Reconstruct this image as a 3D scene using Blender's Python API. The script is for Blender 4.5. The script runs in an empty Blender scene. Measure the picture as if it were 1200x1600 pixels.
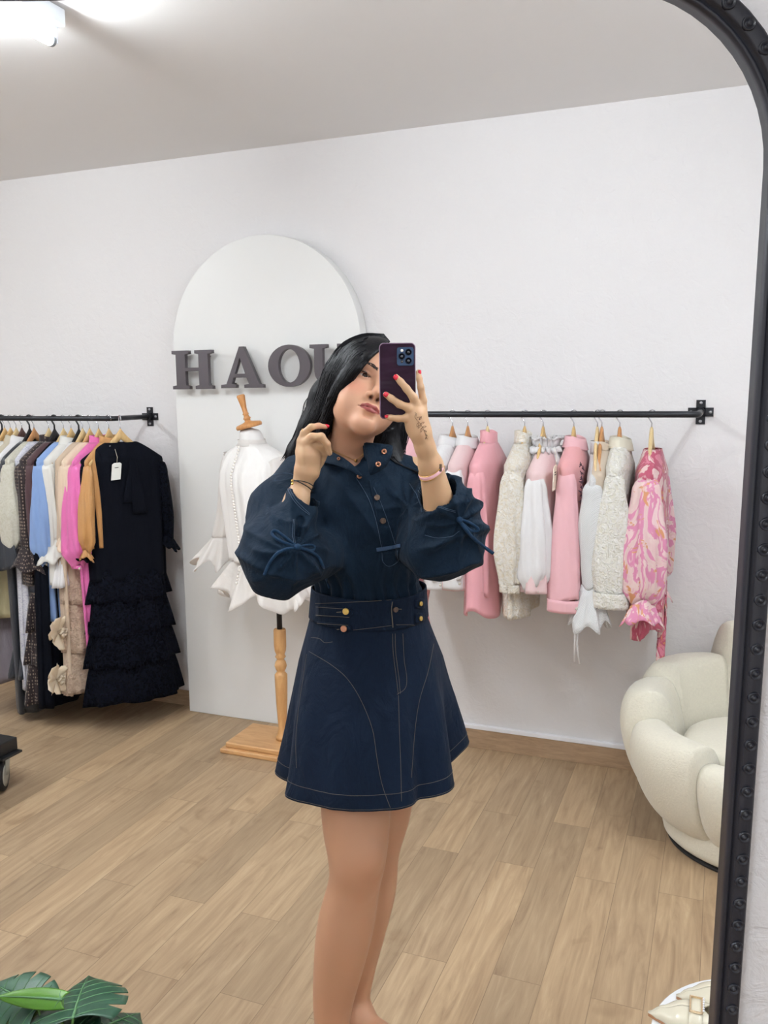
import bpy, bmesh, math, random
import numpy as np
from mathutils import Vector, Matrix
from mathutils.bvhtree import BVHTree
PI = math.pi
random.seed(7)
SC = bpy.context.scene
COL = SC.collection

# ------------------------------------------------------------------ camera
F = 1342.0
H = 1.54          # camera height
D = 3.438         # distance of the back wall
CEIL = 2.58
RW = np.array([[0.9302005, -0.04184227, 0.36465909],
               [0.36688674, 0.13578238, -0.92030281],
               [-0.01100672, 0.98985472, 0.14165621]])
cam_d = bpy.data.cameras.new('camera')
cam = bpy.data.objects.new('camera', cam_d)
COL.objects.link(cam)
m4 = Matrix.Identity(4)
for i in range(3):
    for j in range(3):
        m4[i][j] = RW[i, j]
m4.translation = (0, 0, H)
cam.matrix_world = m4
cam_d.sensor_fit = 'VERTICAL'
cam_d.sensor_height = 24.0
cam_d.lens = 24.0 * F / 1600.0
cam_d.clip_start = 0.02
SC.camera = cam

# ------------------------------------------------------------------ world, exposure
w = bpy.data.worlds.new('world')
SC.world = w
w.use_nodes = True
w.node_tree.nodes['Background'].inputs[0].default_value = (1.0, 0.975, 0.95, 1)
w.node_tree.nodes['Background'].inputs[1].default_value = 0.78
SC.view_settings.view_transform = 'Standard'
SC.view_settings.look = 'None'
SC.view_settings.exposure = 0.50
SC.view_settings.gamma = 1.0
SC.view_settings.use_curve_mapping = False
TUBE_POWER = 150.0

# ------------------------------------------------------------------ pixel helpers
def ray(px, py):
    return RW @ (np.array([px - 600.0, 800.0 - py, -F]) / F)
def aty(px, py, y):
    d = ray(px, py)
    return np.array([0, 0, H]) + d * (y / d[1])
def atz(px, py, z):
    d = ray(px, py)
    return np.array([0, 0, H]) + d * ((z - H) / d[2])
def atx(px, py, x):
    d = ray(px, py)
    return np.array([0, 0, H]) + d * (x / d[0])

# ------------------------------------------------------------------ object helpers
def link(o, parent=None):
    COL.objects.link(o)
    if parent is not None:
        o.parent = parent
    return o
def thing(name, label, cat, loc=(0, 0, 0), rz=0.0, group=None):
    o = bpy.data.objects.new(name, None)
    o.empty_display_size = 0.05
    o.location = loc
    o.rotation_euler = (0, 0, rz)
    link(o)
    o['label'] = label
    o['category'] = cat
    if group:
        o['group'] = group
    return o
def tag(o, label, cat, group=None):
    o['label'] = label
    o['category'] = cat
    if group:
        o['group'] = group
    return o
def mesh(name, verts, faces, mat, parent=None, smooth=True, solid=0.0, bevel=0.0, sub=0, structure=False):
    me = bpy.data.meshes.new(name)
    me.from_pydata([tuple(map(float, v)) for v in verts], [], [tuple(int(i) for i in f) for f in faces])
    me.validate()
    me.update()
    bm = bmesh.new()
    bm.from_mesh(me)
    bmesh.ops.recalc_face_normals(bm, faces=bm.faces)
    bm.to_mesh(me)
    bm.free()
    if mat is not None:
        me.materials.append(mat)
    o = bpy.data.objects.new(name, me)
    link(o, parent)
    if smooth:
        for p in me.polygons:
            p.use_smooth = True
    if solid:
        md = o.modifiers.new('solid', 'SOLIDIFY')
        md.thickness = solid
        md.offset = 0
    if bevel:
        md = o.modifiers.new('bevel', 'BEVEL')
        md.width = bevel
        md.segments = 3
        md.limit_method = 'ANGLE'
        md.angle_limit = 0.6
    if sub:
        md = o.modifiers.new('sub', 'SUBSURF')
        md.levels = sub
        md.render_levels = sub
    if structure:
        o['kind'] = 'structure'
    return o

class MB:
    """collects simple shapes into one mesh"""
    def __init__(s):
        s.v = []
        s.f = []
    def add(s, v, f):
        n = len(s.v)
        s.v += [tuple(map(float, p)) for p in v]
        s.f += [tuple(i + n for i in q) for q in f]
        return s
    def box(s, x0, x1, y0, y1, z0, z1):
        v = [(x, y, z) for z in (z0, z1) for y in (y0, y1) for x in (x0, x1)]
        return s.add(v, [(0, 1, 3, 2), (4, 6, 7, 5), (0, 4, 5, 1), (2, 3, 7, 6), (0, 2, 6, 4), (1, 5, 7, 3)])
    def tube(s, pts, r, n=10, caps=True, flat=1.0, up=(0, 0, 1)):
        pts = [np.array(p, float) for p in pts]
        m = len(pts)
        rs = r if hasattr(r, '__len__') else [r] * m
        v = []
        prev = None
        for i in range(m):
            t = pts[min(i + 1, m - 1)] - pts[max(i - 1, 0)]
            t = t / (np.linalg.norm(t) + 1e-12)
            if prev is None:
                a = np.array(up, float)
                if abs(a @ t) > 0.95:
                    a = np.array([1.0, 0.02, 0.01])
                    if abs(a @ t) > 0.95:
                        a = np.array([0.0, 1.0, 0.0])
            else:
                a = prev
            a = a - t * (a @ t)
            a /= np.linalg.norm(a) + 1e-12
            prev = a
            b = np.cross(t, a)
            for k in range(n):
                c = 2 * PI * k / n
                v.append(pts[i] + rs[i] * (math.cos(c) * a * flat + math.sin(c) * b))
        f = []
        for i in range(m - 1):
            for k in range(n):
                k2 = (k + 1) % n
                f.append((i * n + k, i * n + k2, (i + 1) * n + k2, (i + 1) * n + k))
        if caps:
            f.append(tuple(range(n))[::-1])
            f.append(tuple((m - 1) * n + k for k in range(n)))
        return s.add(v, f)
    def lathe(s, prof, c=(0, 0, 0), n=24, axis=None):
        """prof: list of (r, z); axis optional direction"""
        v = []
        M = np.eye(3)
        if axis is not None:
            zz = np.array(axis, float)
            zz /= np.linalg.norm(zz)
            a = np.array([1.0, 0, 0]) if abs(zz[0]) < 0.9 else np.array([0, 1.0, 0])
            xx = np.cross(a, zz)
            xx /= np.linalg.norm(xx)
            M = np.array([xx, np.cross(zz, xx), zz]).T
        for r, z in prof:
            for k in range(n):
                a = 2 * PI * k / n
                v.append(np.array(c) + M @ np.array([r * math.cos(a), r * math.sin(a), z]))
        f = []
        for i in range(len(prof) - 1):
            for k in range(n):
                k2 = (k + 1) % n
                f.append((i * n + k, i * n + k2, (i + 1) * n + k2, (i + 1) * n + k))
        f.append(tuple(range(n))[::-1])
        f.append(tuple((len(prof) - 1) * n + k for k in range(n)))
        return s.add(v, f)
    def grid(s, P, closed_u=False, closed_v=False):
        """P[i][j] -> point"""
        n = len(P)
        m = len(P[0])
        v = [p for row in P for p in row]
        f = []
        for i in range(n if closed_u else n - 1):
            for j in range(m if closed_v else m - 1):
                i2 = (i + 1) % n
                j2 = (j + 1) % m
                f.append((i * m + j, i * m + j2, i2 * m + j2, i2 * m + j))
        return s.add(v, f)
    def prism(s, poly, to3, t0, t1):
        """poly: 2D outline, to3(u, v, t)"""
        n = len(poly)
        v = [to3(u, q, t0) for u, q in poly] + [to3(u, q, t1) for u, q in poly]
        f = [tuple(range(n))[::-1], tuple(range(n, 2 * n))]
        for i in range(n):
            j = (i + 1) % n
            f.append((i, j, n + j, n + i))
        return s.add(v, f)
    def build(s, name, mat, parent=None, **k):
        return mesh(name, s.v, s.f, mat, parent, **k)

def tess(o):
    """triangulate ngons robustly"""
    bm = bmesh.new()
    bm.from_mesh(o.data)
    ng = [f for f in bm.faces if len(f.verts) > 4]
    bmesh.ops.triangulate(bm, faces=ng)
    bm.to_mesh(o.data)
    bm.free()
    return o

# ------------------------------------------------------------------ materials
def srgb(r, g, b):
    def c(u):
        u /= 255.0
        return u / 12.92 if u <= 0.04045 else ((u + 0.055) / 1.055) ** 2.4
    return (c(r), c(g), c(b), 1.0)
MATS = {}
class N:
    """small node-tree helper"""
    def __init__(s, name):
        s.m = bpy.data.materials.new(name)
        s.m.use_nodes = True
        s.nt = s.m.node_tree
        s.b = s.nt.nodes['Principled BSDF']
        s.out = s.nt.nodes['Material Output']
    def new(s, t, **k):
        n = s.nt.nodes.new(t)
        for a, b in k.items():
            setattr(n, a, b)
        return n
    def l(s, a, b):
        s.nt.links.new(a, b)
    def coords(s, kind='Object', scale=(1, 1, 1), rot=(0, 0, 0), loc=(0, 0, 0)):
        tc = s.new('ShaderNodeTexCoord')
        mp = s.new('ShaderNodeMapping')
        mp.inputs['Scale'].default_value = scale
        mp.inputs['Rotation'].default_value = rot
        mp.inputs['Location'].default_value = loc
        s.l(tc.outputs[kind], mp.inputs[0])
        return mp.outputs[0]
    def noise(s, co, scale, detail=4, rough=0.5, dist=0.0):
        n = s.new('ShaderNodeTexNoise')
        n.inputs['Scale'].default_value = scale
        n.inputs['Detail'].default_value = detail
        n.inputs['Roughness'].default_value = rough
        n.inputs['Distortion'].default_value = dist
        s.l(co, n.inputs['Vector'])
        return n.outputs['Fac']
    def ramp(s, fac, stops, interp='LINEAR'):
        r = s.new('ShaderNodeValToRGB')
        r.color_ramp.interpolation = interp
        e = r.color_ramp.elements
        while len(e) < len(stops):
            e.new(0.5)
        for i, (p, c) in enumerate(stops):
            e[i].position = p
            e[i].color = c if len(c) == 4 else (*c, 1)
        s.l(fac, r.inputs[0])
        return r.outputs[0]
    def mix(s, fac, a, b, mode='MIX'):
        n = s.new('ShaderNodeMix', data_type='RGBA', blend_type=mode)
        if isinstance(fac, (int, float)):
            n.inputs[0].default_value = fac
        else:
            s.l(fac, n.inputs[0])
        for sock, val in ((n.inputs[6], a), (n.inputs[7], b)):
            if isinstance(val, tuple):
                sock.default_value = val
            else:
                s.l(val, sock)
        return n.outputs[2]
    def math(s, op, a, b=0.0):
        n = s.new('ShaderNodeMath', operation=op)
        for i, val in enumerate((a, b)):
            if isinstance(val, (int, float)):
                n.inputs[i].default_value = val
            else:
                s.l(val, n.inputs[i])
        return n.outputs[0]
    def bump(s, h, strength=0.3, dist=0.01):
        n = s.new('ShaderNodeBump')
        n.inputs['Strength'].default_value = strength
        n.inputs['Distance'].default_value = dist
        s.l(h, n.inputs['Height'])
        s.l(n.outputs[0], s.b.inputs['Normal'])
    def set(s, **k):
        for a, v in k.items():
            i = s.b.inputs[a.replace('_', ' ')]
            if isinstance(v, (int, float, tuple)):
                i.default_value = v
            else:
                s.l(v, i)
        return s
def plain(name, c, rough=0.5, metal=0.0, spec=0.5, var=0.06, vs=8.0, bump=0.0, bs=200.0, sheen=0.0, sss=0.0, trans=0.0, coat=0.0):
    if name in MATS:
        return MATS[name]
    n = N(name)
    co = n.coords()
    nz = n.noise(co, vs, 3)
    c2 = tuple(max(0.0, x * (1 - var)) for x in c[:3]) + (1,)
    c3 = tuple(min(1.0, x * (1 + var)) for x in c[:3]) + (1,)
    n.set(Base_Color=n.mix(nz, c2, c3), Roughness=rough, Metallic=metal)
    n.b.inputs['Specular IOR Level'].default_value = spec
    if sheen:
        n.b.inputs['Sheen Weight'].default_value = sheen
    if coat:
        n.b.inputs['Coat Weight'].default_value = coat
    if sss:
        n.b.inputs['Subsurface Weight'].default_value = sss
        n.b.inputs['Subsurface Radius'].default_value = (0.02, 0.008, 0.004)
        n.b.inputs['Subsurface Scale'].default_value = 0.5
    if bump:
        n.bump(n.noise(co, bs, 3), bump, 0.002)
    MATS[name] = n.m
    return n.m
def cloth(name, c, rough=0.8, weave=900.0, wb=0.25, var=0.05, crease=0.25, cs=14.0, sheen=0.15, kind='plain', c2=None, alpha=1.0, spec=0.3, transl=0.25, c3=None):
    """fabric: colour, fine weave and soft creases; kind adds a printed or worked pattern"""
    if name in MATS:
        return MATS[name]
    n = N(name)
    co = n.coords()
    nz = n.noise(co, 9.0, 3)
    a = tuple(max(0.0, x * (1 - var)) for x in c[:3]) + (1,)
    b = tuple(min(1.0, x * (1 + var)) for x in c[:3]) + (1,)
    colr = n.mix(nz, a, b)
    hgt = n.noise(co, weave, 2)
    al = None
    if kind == 'dots':      # small pale motifs
        cc = n.coords(scale=(1, 1, 0.62))
        v = n.new('ShaderNodeTexVoronoi')
        v.inputs['Scale'].default_value = 105.0
        v.inputs['Randomness'].default_value = 0.18
        n.l(cc, v.inputs['Vector'])
        k = n.ramp(v.outputs['Distance'], [(0.0, (1, 1, 1)), (0.26, (1, 1, 1)), (0.36, (0, 0, 0))])
        colr = n.mix(k, colr, c2)
    elif kind in ('lace', 'sheerlace'):
        v = n.new('ShaderNodeTexVoronoi', feature='DISTANCE_TO_EDGE')
        v.inputs['Scale'].default_value = 42.0
        dn = n.new('ShaderNodeTexNoise')
        dn.inputs['Scale'].default_value = 24.0
        n.l(co, dn.inputs['Vector'])
        mx = n.mix(0.12, co, dn.outputs['Color'])
        n.l(mx, v.inputs['Vector'])
        k = n.ramp(v.outputs['Distance'], [(0.0, (1, 1, 1)), (0.09, (1, 1, 1)), (0.2, (0, 0, 0))])
        k2 = n.ramp(n.noise(co, 60.0, 3, 0.6, 1.2), [(0.42, (0, 0, 0)), (0.56, (1, 1, 1))])
        k = n.mix(0.5, k, k2)
        colr = n.mix(k, colr, c2 or colr)
        hgt = k
        wb = wb * 1.0
        if kind == 'sheerlace':
            al = n.ramp(k, [(0.0, (alpha, alpha, alpha)), (0.6, (1, 1, 1))])
    elif kind == 'floral':
        f1 = n.noise(n.coords(scale=(1.3, 1.3, 0.8)), 12.0, 3, 0.55, 1.4)
        f2 = n.noise(n.coords(loc=(3.1, 5, 2)), 16.0, 3, 0.55, 1.6)
        colr = n.ramp(f1, [(0.0, c), (0.40, c), (0.43, c2), (0.52, c2), (0.55, srgb(240, 215, 210)), (0.66, srgb(236, 200, 200)), (0.7, c)], 'LINEAR')
        k = n.ramp(f2, [(0.60, (0, 0, 0)), (0.64, (1, 1, 1))])
        colr = n.mix(k, colr, c3)
    elif kind == 'rib':
        wv = n.new('ShaderNodeTexWave', wave_type='BANDS', bands_direction='DIAGONAL')
        wv.inputs['Scale'].default_value = 90.0
        n.l(co, wv.inputs['Vector'])
        hgt = wv.outputs['Fac']
        colr = n.mix(hgt, tuple(x * 0.86 for x in c[:3]) + (1,), colr)
    elif kind == 'marble':
        k = n.ramp(n.noise(n.coords(scale=(1, 1, 3)), 16.0, 4, 0.6, 2.5), [(0.47, (0, 0, 0)), (0.5, (1, 1, 1)), (0.53, (0, 0, 0))])
        colr = n.mix(k, colr, c2)
    n.set(Base_Color=colr, Roughness=rough)
    n.b.inputs['Specular IOR Level'].default_value = spec
    n.b.inputs['Sheen Weight'].default_value = sheen
    # bump: weave + soft creases
    b1 = n.new('ShaderNodeBump')
    b1.inputs['Strength'].default_value = wb
    b1.inputs['Distance'].default_value = 0.004 if kind == 'lace' else 0.001
    n.l(hgt, b1.inputs['Height'])
    b2 = n.new('ShaderNodeBump')
    b2.inputs['Strength'].default_value = crease
    b2.inputs['Distance'].default_value = 0.02
    n.l(n.noise(n.coords(scale=(1, 1, 0.35)), cs, 3, 0.5, 0.6), b2.inputs['Height'])
    n.l(b1.outputs[0], b2.inputs['Normal'])
    n.l(b2.outputs[0], n.b.inputs['Normal'])
    surf = n.b.outputs[0]
    if transl:
        tr = n.new('ShaderNodeBsdfTranslucent')
        if isinstance(colr, tuple):
            tr.inputs[0].default_value = colr
        else:
            n.l(colr, tr.inputs[0])
        ms = n.new('ShaderNodeMixShader')
        ms.inputs[0].default_value = transl
        n.l(surf, ms.inputs[1])
        n.l(tr.outputs[0], ms.inputs[2])
        surf = ms.outputs[0]
    if al is not None or alpha < 1:
        tp = n.new('ShaderNodeBsdfTransparent')
        ms = n.new('ShaderNodeMixShader')
        if al is not None:
            n.l(al, ms.inputs[0])
        else:
            ms.inputs[0].default_value = alpha
        n.l(tp.outputs[0], ms.inputs[1])
        n.l(surf, ms.inputs[2])
        surf = ms.outputs[0]
    n.l(surf, n.out.inputs[0])
    MATS[name] = n.m
    return n.m
def wood(name, c1, c2, scale=18.0, axis=(1, 1, 8), rough=0.45):
    if name in MATS:
        return MATS[name]
    n = N(name)
    sc = tuple(1.0 if a > 1 else 6.0 for a in axis)
    co = n.coords(scale=sc)
    k = n.noise(co, scale, 5, 0.6, 0.8)
    n.set(Base_Color=n.ramp(k, [(0.3, c1), (0.7, c2)]), Roughness=rough)
    n.bump(k, 0.08, 0.002)
    MATS[name] = n.m
    return n.m

def mat_plaster(name, c, strength=0.5, scale=38.0):
    n = N(name)
    co = n.coords()
    big = n.noise(co, 1.3, 3)
    col = n.mix(big, tuple(x * 0.97 for x in c[:3]) + (1,), c)
    a = n.noise(co, scale, 5, 0.62, 0.4)
    b = n.ramp(n.noise(co, scale * 0.6, 4, 0.6, 1.0), [(0.4, (0, 0, 0)), (0.62, (1, 1, 1))])
    h = n.math('ADD', n.math('MULTIPLY', a, 0.6), n.math('MULTIPLY', b, 0.3))
    n.set(Base_Color=col, Roughness=0.6)
    n.b.inputs['Specular IOR Level'].default_value = 0.25
    n.bump(h, strength, 0.006)
    return n.m
def mat_floor():
    n = N('oak_laminate_planks')
    co = n.coords(kind='Object', rot=(0, 0, PI / 2))
    br = n.new('ShaderNodeTexBrick')
    br.offset = 0.37
    br.inputs['Color1'].default_value = (0, 0, 0, 1)
    br.inputs['Color2'].default_value = (1, 1, 1, 1)
    br.inputs['Mortar'].default_value = (0.5, 0.5, 0.5, 1)
    br.inputs['Scale'].default_value = 1.0
    br.inputs['Brick Width'].default_value = 0.86
    br.inputs['Row Height'].default_value = 0.128
    br.inputs['Mortar Size'].default_value = 0.0011
    br.inputs['Mortar Smooth'].default_value = 0.2
    br.inputs['Bias'].default_value = 0.0
    n.l(co, br.inputs['Vector'])
    # grain: object coordinates shifted per plank
    tc = n.new('ShaderNodeTexCoord')
    vm = n.new('ShaderNodeVectorMath', operation='ADD')
    sh = n.new('ShaderNodeVectorMath', operation='SCALE')
    n.l(br.outputs['Color'], sh.inputs[0])
    sh.inputs['Scale'].default_value = 37.0
    n.l(tc.outputs['Object'], vm.inputs[0])
    n.l(sh.outputs[0], vm.inputs[1])
    mp = n.new('ShaderNodeMapping')
    mp.inputs['Scale'].default_value = (11.0, 1.0, 1.0)
    n.l(vm.outputs[0], mp.inputs[0])
    g1 = n.noise(mp.outputs[0], 2.6, 5, 0.62, 1.4)
    mp2 = n.new('ShaderNodeMapping')
    mp2.inputs['Scale'].default_value = (60.0, 2.4, 1.0)
    n.l(vm.outputs[0], mp2.inputs[0])
    g2 = n.noise(mp2.outputs[0], 3.0, 4, 0.6, 0.3)
    g3 = n.noise(vm.outputs[0], 5.0, 3, 0.55, 1.0)
    base = n.ramp(g1, [(0.25, srgb(142, 118, 93)), (0.45, srgb(170, 146, 117)), (0.62, srgb(185, 161, 130)), (0.8, srgb(200, 178, 147))])
    base = n.mix(n.math('MULTIPLY', g2, 0.5), base, srgb(146, 120, 94))
    tone = n.ramp(br.outputs['Color'], [(0.0, (0.84, 0.835, 0.83)), (0.5, (0.98, 0.975, 0.97)), (1.0, (1.10, 1.085, 1.05))])
    base = n.mix(1.0, base, tone, 'MULTIPLY')
    knots = n.ramp(g3, [(0.28, (1, 1, 1)), (0.36, (0, 0, 0))])
    base = n.mix(n.math('MULTIPLY', knots, 0.35), base, srgb(120, 92, 66))
    col = n.mix(n.math('MULTIPLY', br.outputs['Fac'], 0.55), base, srgb(105, 84, 64))
    n.set(Base_Color=col, Roughness=0.5)
    n.b.inputs['Specular IOR Level'].default_value = 0.35
    n.bump(n.math('SUBTRACT', n.math('MULTIPLY', g2, 0.3), br.outputs['Fac']), 0.12, 0.002)
    return n.m
WALLM = mat_plaster('white_painted_plaster', srgb(228, 226, 226), 0.45, 30.0)
WALLN = mat_plaster('rough_white_plaster', srgb(232, 232, 236), 0.9, 34.0)
CEILM = mat_plaster('ceiling_paint', srgb(236, 235, 234), 0.12, 12.0)
FLOORM = mat_floor()

# ------------------------------------------------------------------ room shell
XL, XR, YB = -6.2, 1.5, -2.6
MB().box(XL, XR, YB, D + 0.1, -0.05, 0).build('floor', FLOORM, structure=True, smooth=False)
MB().box(XL, XR, YB, D + 0.1, CEIL, CEIL + 0.05).build('ceiling', CEILM, structure=True, smooth=False)
MB().box(XL, XR, D, D + 0.1, 0, CEIL).build('wall_back', WALLM, structure=True, smooth=False)
MB().box(XL - 0.1, XL, YB, D + 0.1, 0, CEIL).build('wall_left', WALLM, structure=True, smooth=False)
MB().box(XR, XR + 0.1, YB, D + 0.1, 0, CEIL).build('wall_right', WALLM, structure=True, smooth=False)
SKIRT = wood('laminate_skirting', srgb(150, 124, 98), srgb(178, 150, 120), 14, (8, 1, 1), 0.5)
MB().box(XL, -2.36, D - 0.012, D, 0.0, 0.075).build('baseboard_left', SKIRT, structure=True, smooth=False, bevel=0.002)
MB().box(-1.44, XR, D - 0.014, D, 0.0, 0.085).build('baseboard_right', SKIRT, structure=True, smooth=False, bevel=0.002)
MB().box(-1.44, XR, D - 0.018, D, 0.085, 0.105).build('trim_1', plain('white_trim', srgb(238, 238, 242), 0.4), structure=True, smooth=False, bevel=0.004)

# arched board on the back wall
PT = 0.07
def panel():
    cx, r, cz = -1.897, 0.466, 1.738
    poly = [(cx - r, 0.0), (cx + r, 0.0)]
    for i in range(49):
        a = PI * i / 48
        poly.append((cx + r * math.cos(a), cz + r * math.sin(a)))
    o = MB().prism(poly, lambda u, v, t: (u, t, v), D - PT, D - 0.001).build('arched_board', plain('white_lacquered_board', srgb(229, 229, 227), 0.32, spec=0.35, var=0.01), smooth=False, bevel=0.003)
    tag(o, 'tall white arched board against the back wall behind the dress form', 'panel')
panel()

# ------------------------------------------------------------------ mirror frame and the wall around it
MN = np.array([-0.34361278, 0.93827685, 0.03958287])
MX = np.array([0.93901277, 0.34388228, 0.0])
MZ = np.array([0.01361185, -0.03716882, 0.99921629])
MD = 0.88
C0 = np.array([0, 0, H])
def mir(u, v, t=0.0):
    """u right, v up on the mirror plane, t towards the camera"""
    return C0 + MN * (MD - t) + MX * u + MZ * v
UR, UL = 0.3515, -0.62
RC = 0.165
CZ = 0.174
VB = -1.50
def outline(off, n=14, r=RC):
    """open path from the bottom right, up, over the rounded top, down to the bottom left"""
    pts = [(UR + off, VB + k * (CZ - VB) / 12) for k in range(12)]
    rr = r + off
    for i in range(n + 1):
        a = (PI / 2) * i / n
        pts.append((UR - r + rr * math.cos(a), CZ + rr * math.sin(a)))
    for i in range(1, 6):
        pts.append((UR - r + (UL + r - UR + r) * i / 6, CZ + rr))
    for i in range(n + 1):
        a = PI / 2 + (PI / 2) * i / n
        pts.append((UL + r + rr * math.cos(a), CZ + rr * math.sin(a)))
    pts += [(UL - off, CZ + (VB - CZ) * k / 12) for k in range(1, 13)]
    return pts
BLK = plain('black_painted_metal_frame', srgb(30, 33, 44), 0.36, spec=0.5, var=0.15, vs=30, bump=0.1, bs=120)
mf = thing('floor_mirror_frame', 'black studded frame of the tall floor mirror with rounded top corners', 'mirror frame', tuple(mir(0, VB)))
def w2l(o, p):
    return tuple(np.array(p) - np.array(o.location))
def frame_mesh():
    prof = [(0.0, 0.000), (0.0, 0.006), (0.0018, 0.0072), (0.0042, 0.0072), (0.0050, 0.004), (0.0062, 0.0035), (0.0072, 0.010), (0.0090, 0.0125), (0.0205, 0.0125), (0.0232, 0.011), (0.0240, 0.008), (0.0240, -0.016), (0.0, -0.016)]
    rows = []
    for off, t in prof:
        rows.append([w2l(mf, mir(u, v, t)) for u, v in outline(off)])
    MB().grid(rows, closed_u=True).build('frame_molding', BLK, mf)
    # studs along the band: dished ring with a small dome
    path = outline(0.0148, 60)
    acc = 0.0
    pos = []
    P = [np.array(p) for p in path]
    step = 0.0268
    nxt = 0.012
    for a, b in zip(P[:-1], P[1:]):
        L = np.linalg.norm(b - a)
        while acc + L >= nxt:
            pos.append(a + (b - a) * (nxt - acc) / L)
            nxt += step
        acc += L
    proto = MB()
    proto.lathe([(0.0001, 0.0036), (0.0014, 0.0034), (0.0026, 0.0022), (0.0034, 0.0003), (0.0042, 0.0003), (0.0052, 0.0024), (0.0062, 0.0022), (0.0070, -0.001)], n=18)
    me = None
    vis = [p for p in pos if p[0] > 0.2 and p[1] > -0.86]
    rest = [p for p in pos if not (p[0] > 0.2 and p[1] > -0.86)]
    rot = Matrix((tuple(MX), tuple(MZ), tuple(-MN))).transposed().to_euler()
    for p in vis + rest[:20]:
        if me is None:
            o = proto.build('stud', BLK, mf)
            me = o.data
        else:
            o = link(bpy.data.objects.new('stud', me), mf)
        o.location = w2l(mf, mir(p[0], p[1], 0.0125))
        o.rotation_euler = rot
frame_mesh()
def near_wall():
    """the rough wall the mirror stands against, open where the mirror's glass shows the shop"""
    pts = outline(0.016, 14)
    right = [p for p in pts]
    n = len(pts)
    u0, u1, v0, v1 = -2.6, 1.75, VB - 0.03, 1.03
    outer = []
    for (u, v) in pts:
        # project outwards to a big rectangle
        cu, cv = (UL + UR) / 2, CZ - 0.2
        if v < CZ - 0.001:
            outer.append((u1 if u > cu else u0, v))
        else:
            d = np.array([u - cu, v - cv])
            k = min((u1 - cu) / d[0] if d[0] > 1e-6 else 1e9, (u0 - cu) / d[0] if d[0] < -1e-6 else 1e9, (v1 - cv) / d[1])
            outer.append((cu + d[0] * k, cv + d[1] * k))
    T = -0.014
    b = MB()
    b.grid([[mir(u, v, T) for u, v in pts], [mir(u, v, T) for u, v in outer], [mir(u, v, T - 0.03) for u, v in outer], [mir(u, v, T - 0.03) for u, v in pts]], closed_u=True)
    b.build('wall_front', WALLN, structure=True, smooth=False)
near_wall()

# ------------------------------------------------------------------ ceiling lights
TUBEM = N('lit_fluorescent_tube')
TUBEM.b.inputs['Base Color'].default_value = (1, 1, 1, 1)
TUBEM.b.inputs['Emission Color'].default_value = (0.90, 0.96, 1.0, 1)
TUBEM.b.inputs['Emission Strength'].default_value = TUBE_POWER
TUBEM = TUBEM.m
WMET = plain('white_lamp_housing', srgb(225, 230, 235), 0.4)
GCAP = plain('grey_lamp_cap', srgb(120, 122, 126), 0.5)
def lamp(x, y0, y1, label, xdir=False):
    t = thing('ceiling_light', label, 'ceiling light', (x, y0, CEIL - 0.002), PI / 2 if xdir else 0.0, 'fluorescent ceiling lights')
    L = y1 - y0
    MB().box(-0.03, 0.03, -0.02, L + 0.02, -0.045, 0).build('housing', WMET, t, smooth=False, bevel=0.003)
    MB().tube([(0, 0.012, -0.085), (0, L - 0.012, -0.085)], 0.0135, 14).build('tube', TUBEM, t)
    for yy in (0.0, L):
        MB().tube([(0, yy - 0.002, -0.085), (0, yy + 0.012 if yy == 0 else yy - 0.012, -0.085)], 0.0145, 14).build('tube_end_cap', GCAP, t)
        MB().box(-0.012, 0.012, yy - 0.006, yy + 0.006, -0.09, -0.04).build('tube_holder', WMET, t, smooth=False)
    return t
lamp(-1.757, 0.80, 2.01, 'fluorescent tube light on the ceiling, the one ending in the top left corner')
lamp(-3.9, 0.9, 2.1, 'fluorescent tube light on the ceiling beyond the left side of the photo')
lamp(0.45, 1.25, 2.15, 'added fluorescent tube light, unseen above the armchair side of the room, to light the woman')  # unseen tube, added to brighten the woman's front
lamp(-0.3, -1.6, -0.4, 'added fluorescent tube light, unseen on the near side of the mirror, to light its frame and wall')  # added out of view so the mirror frame and wall strip get light

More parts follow.
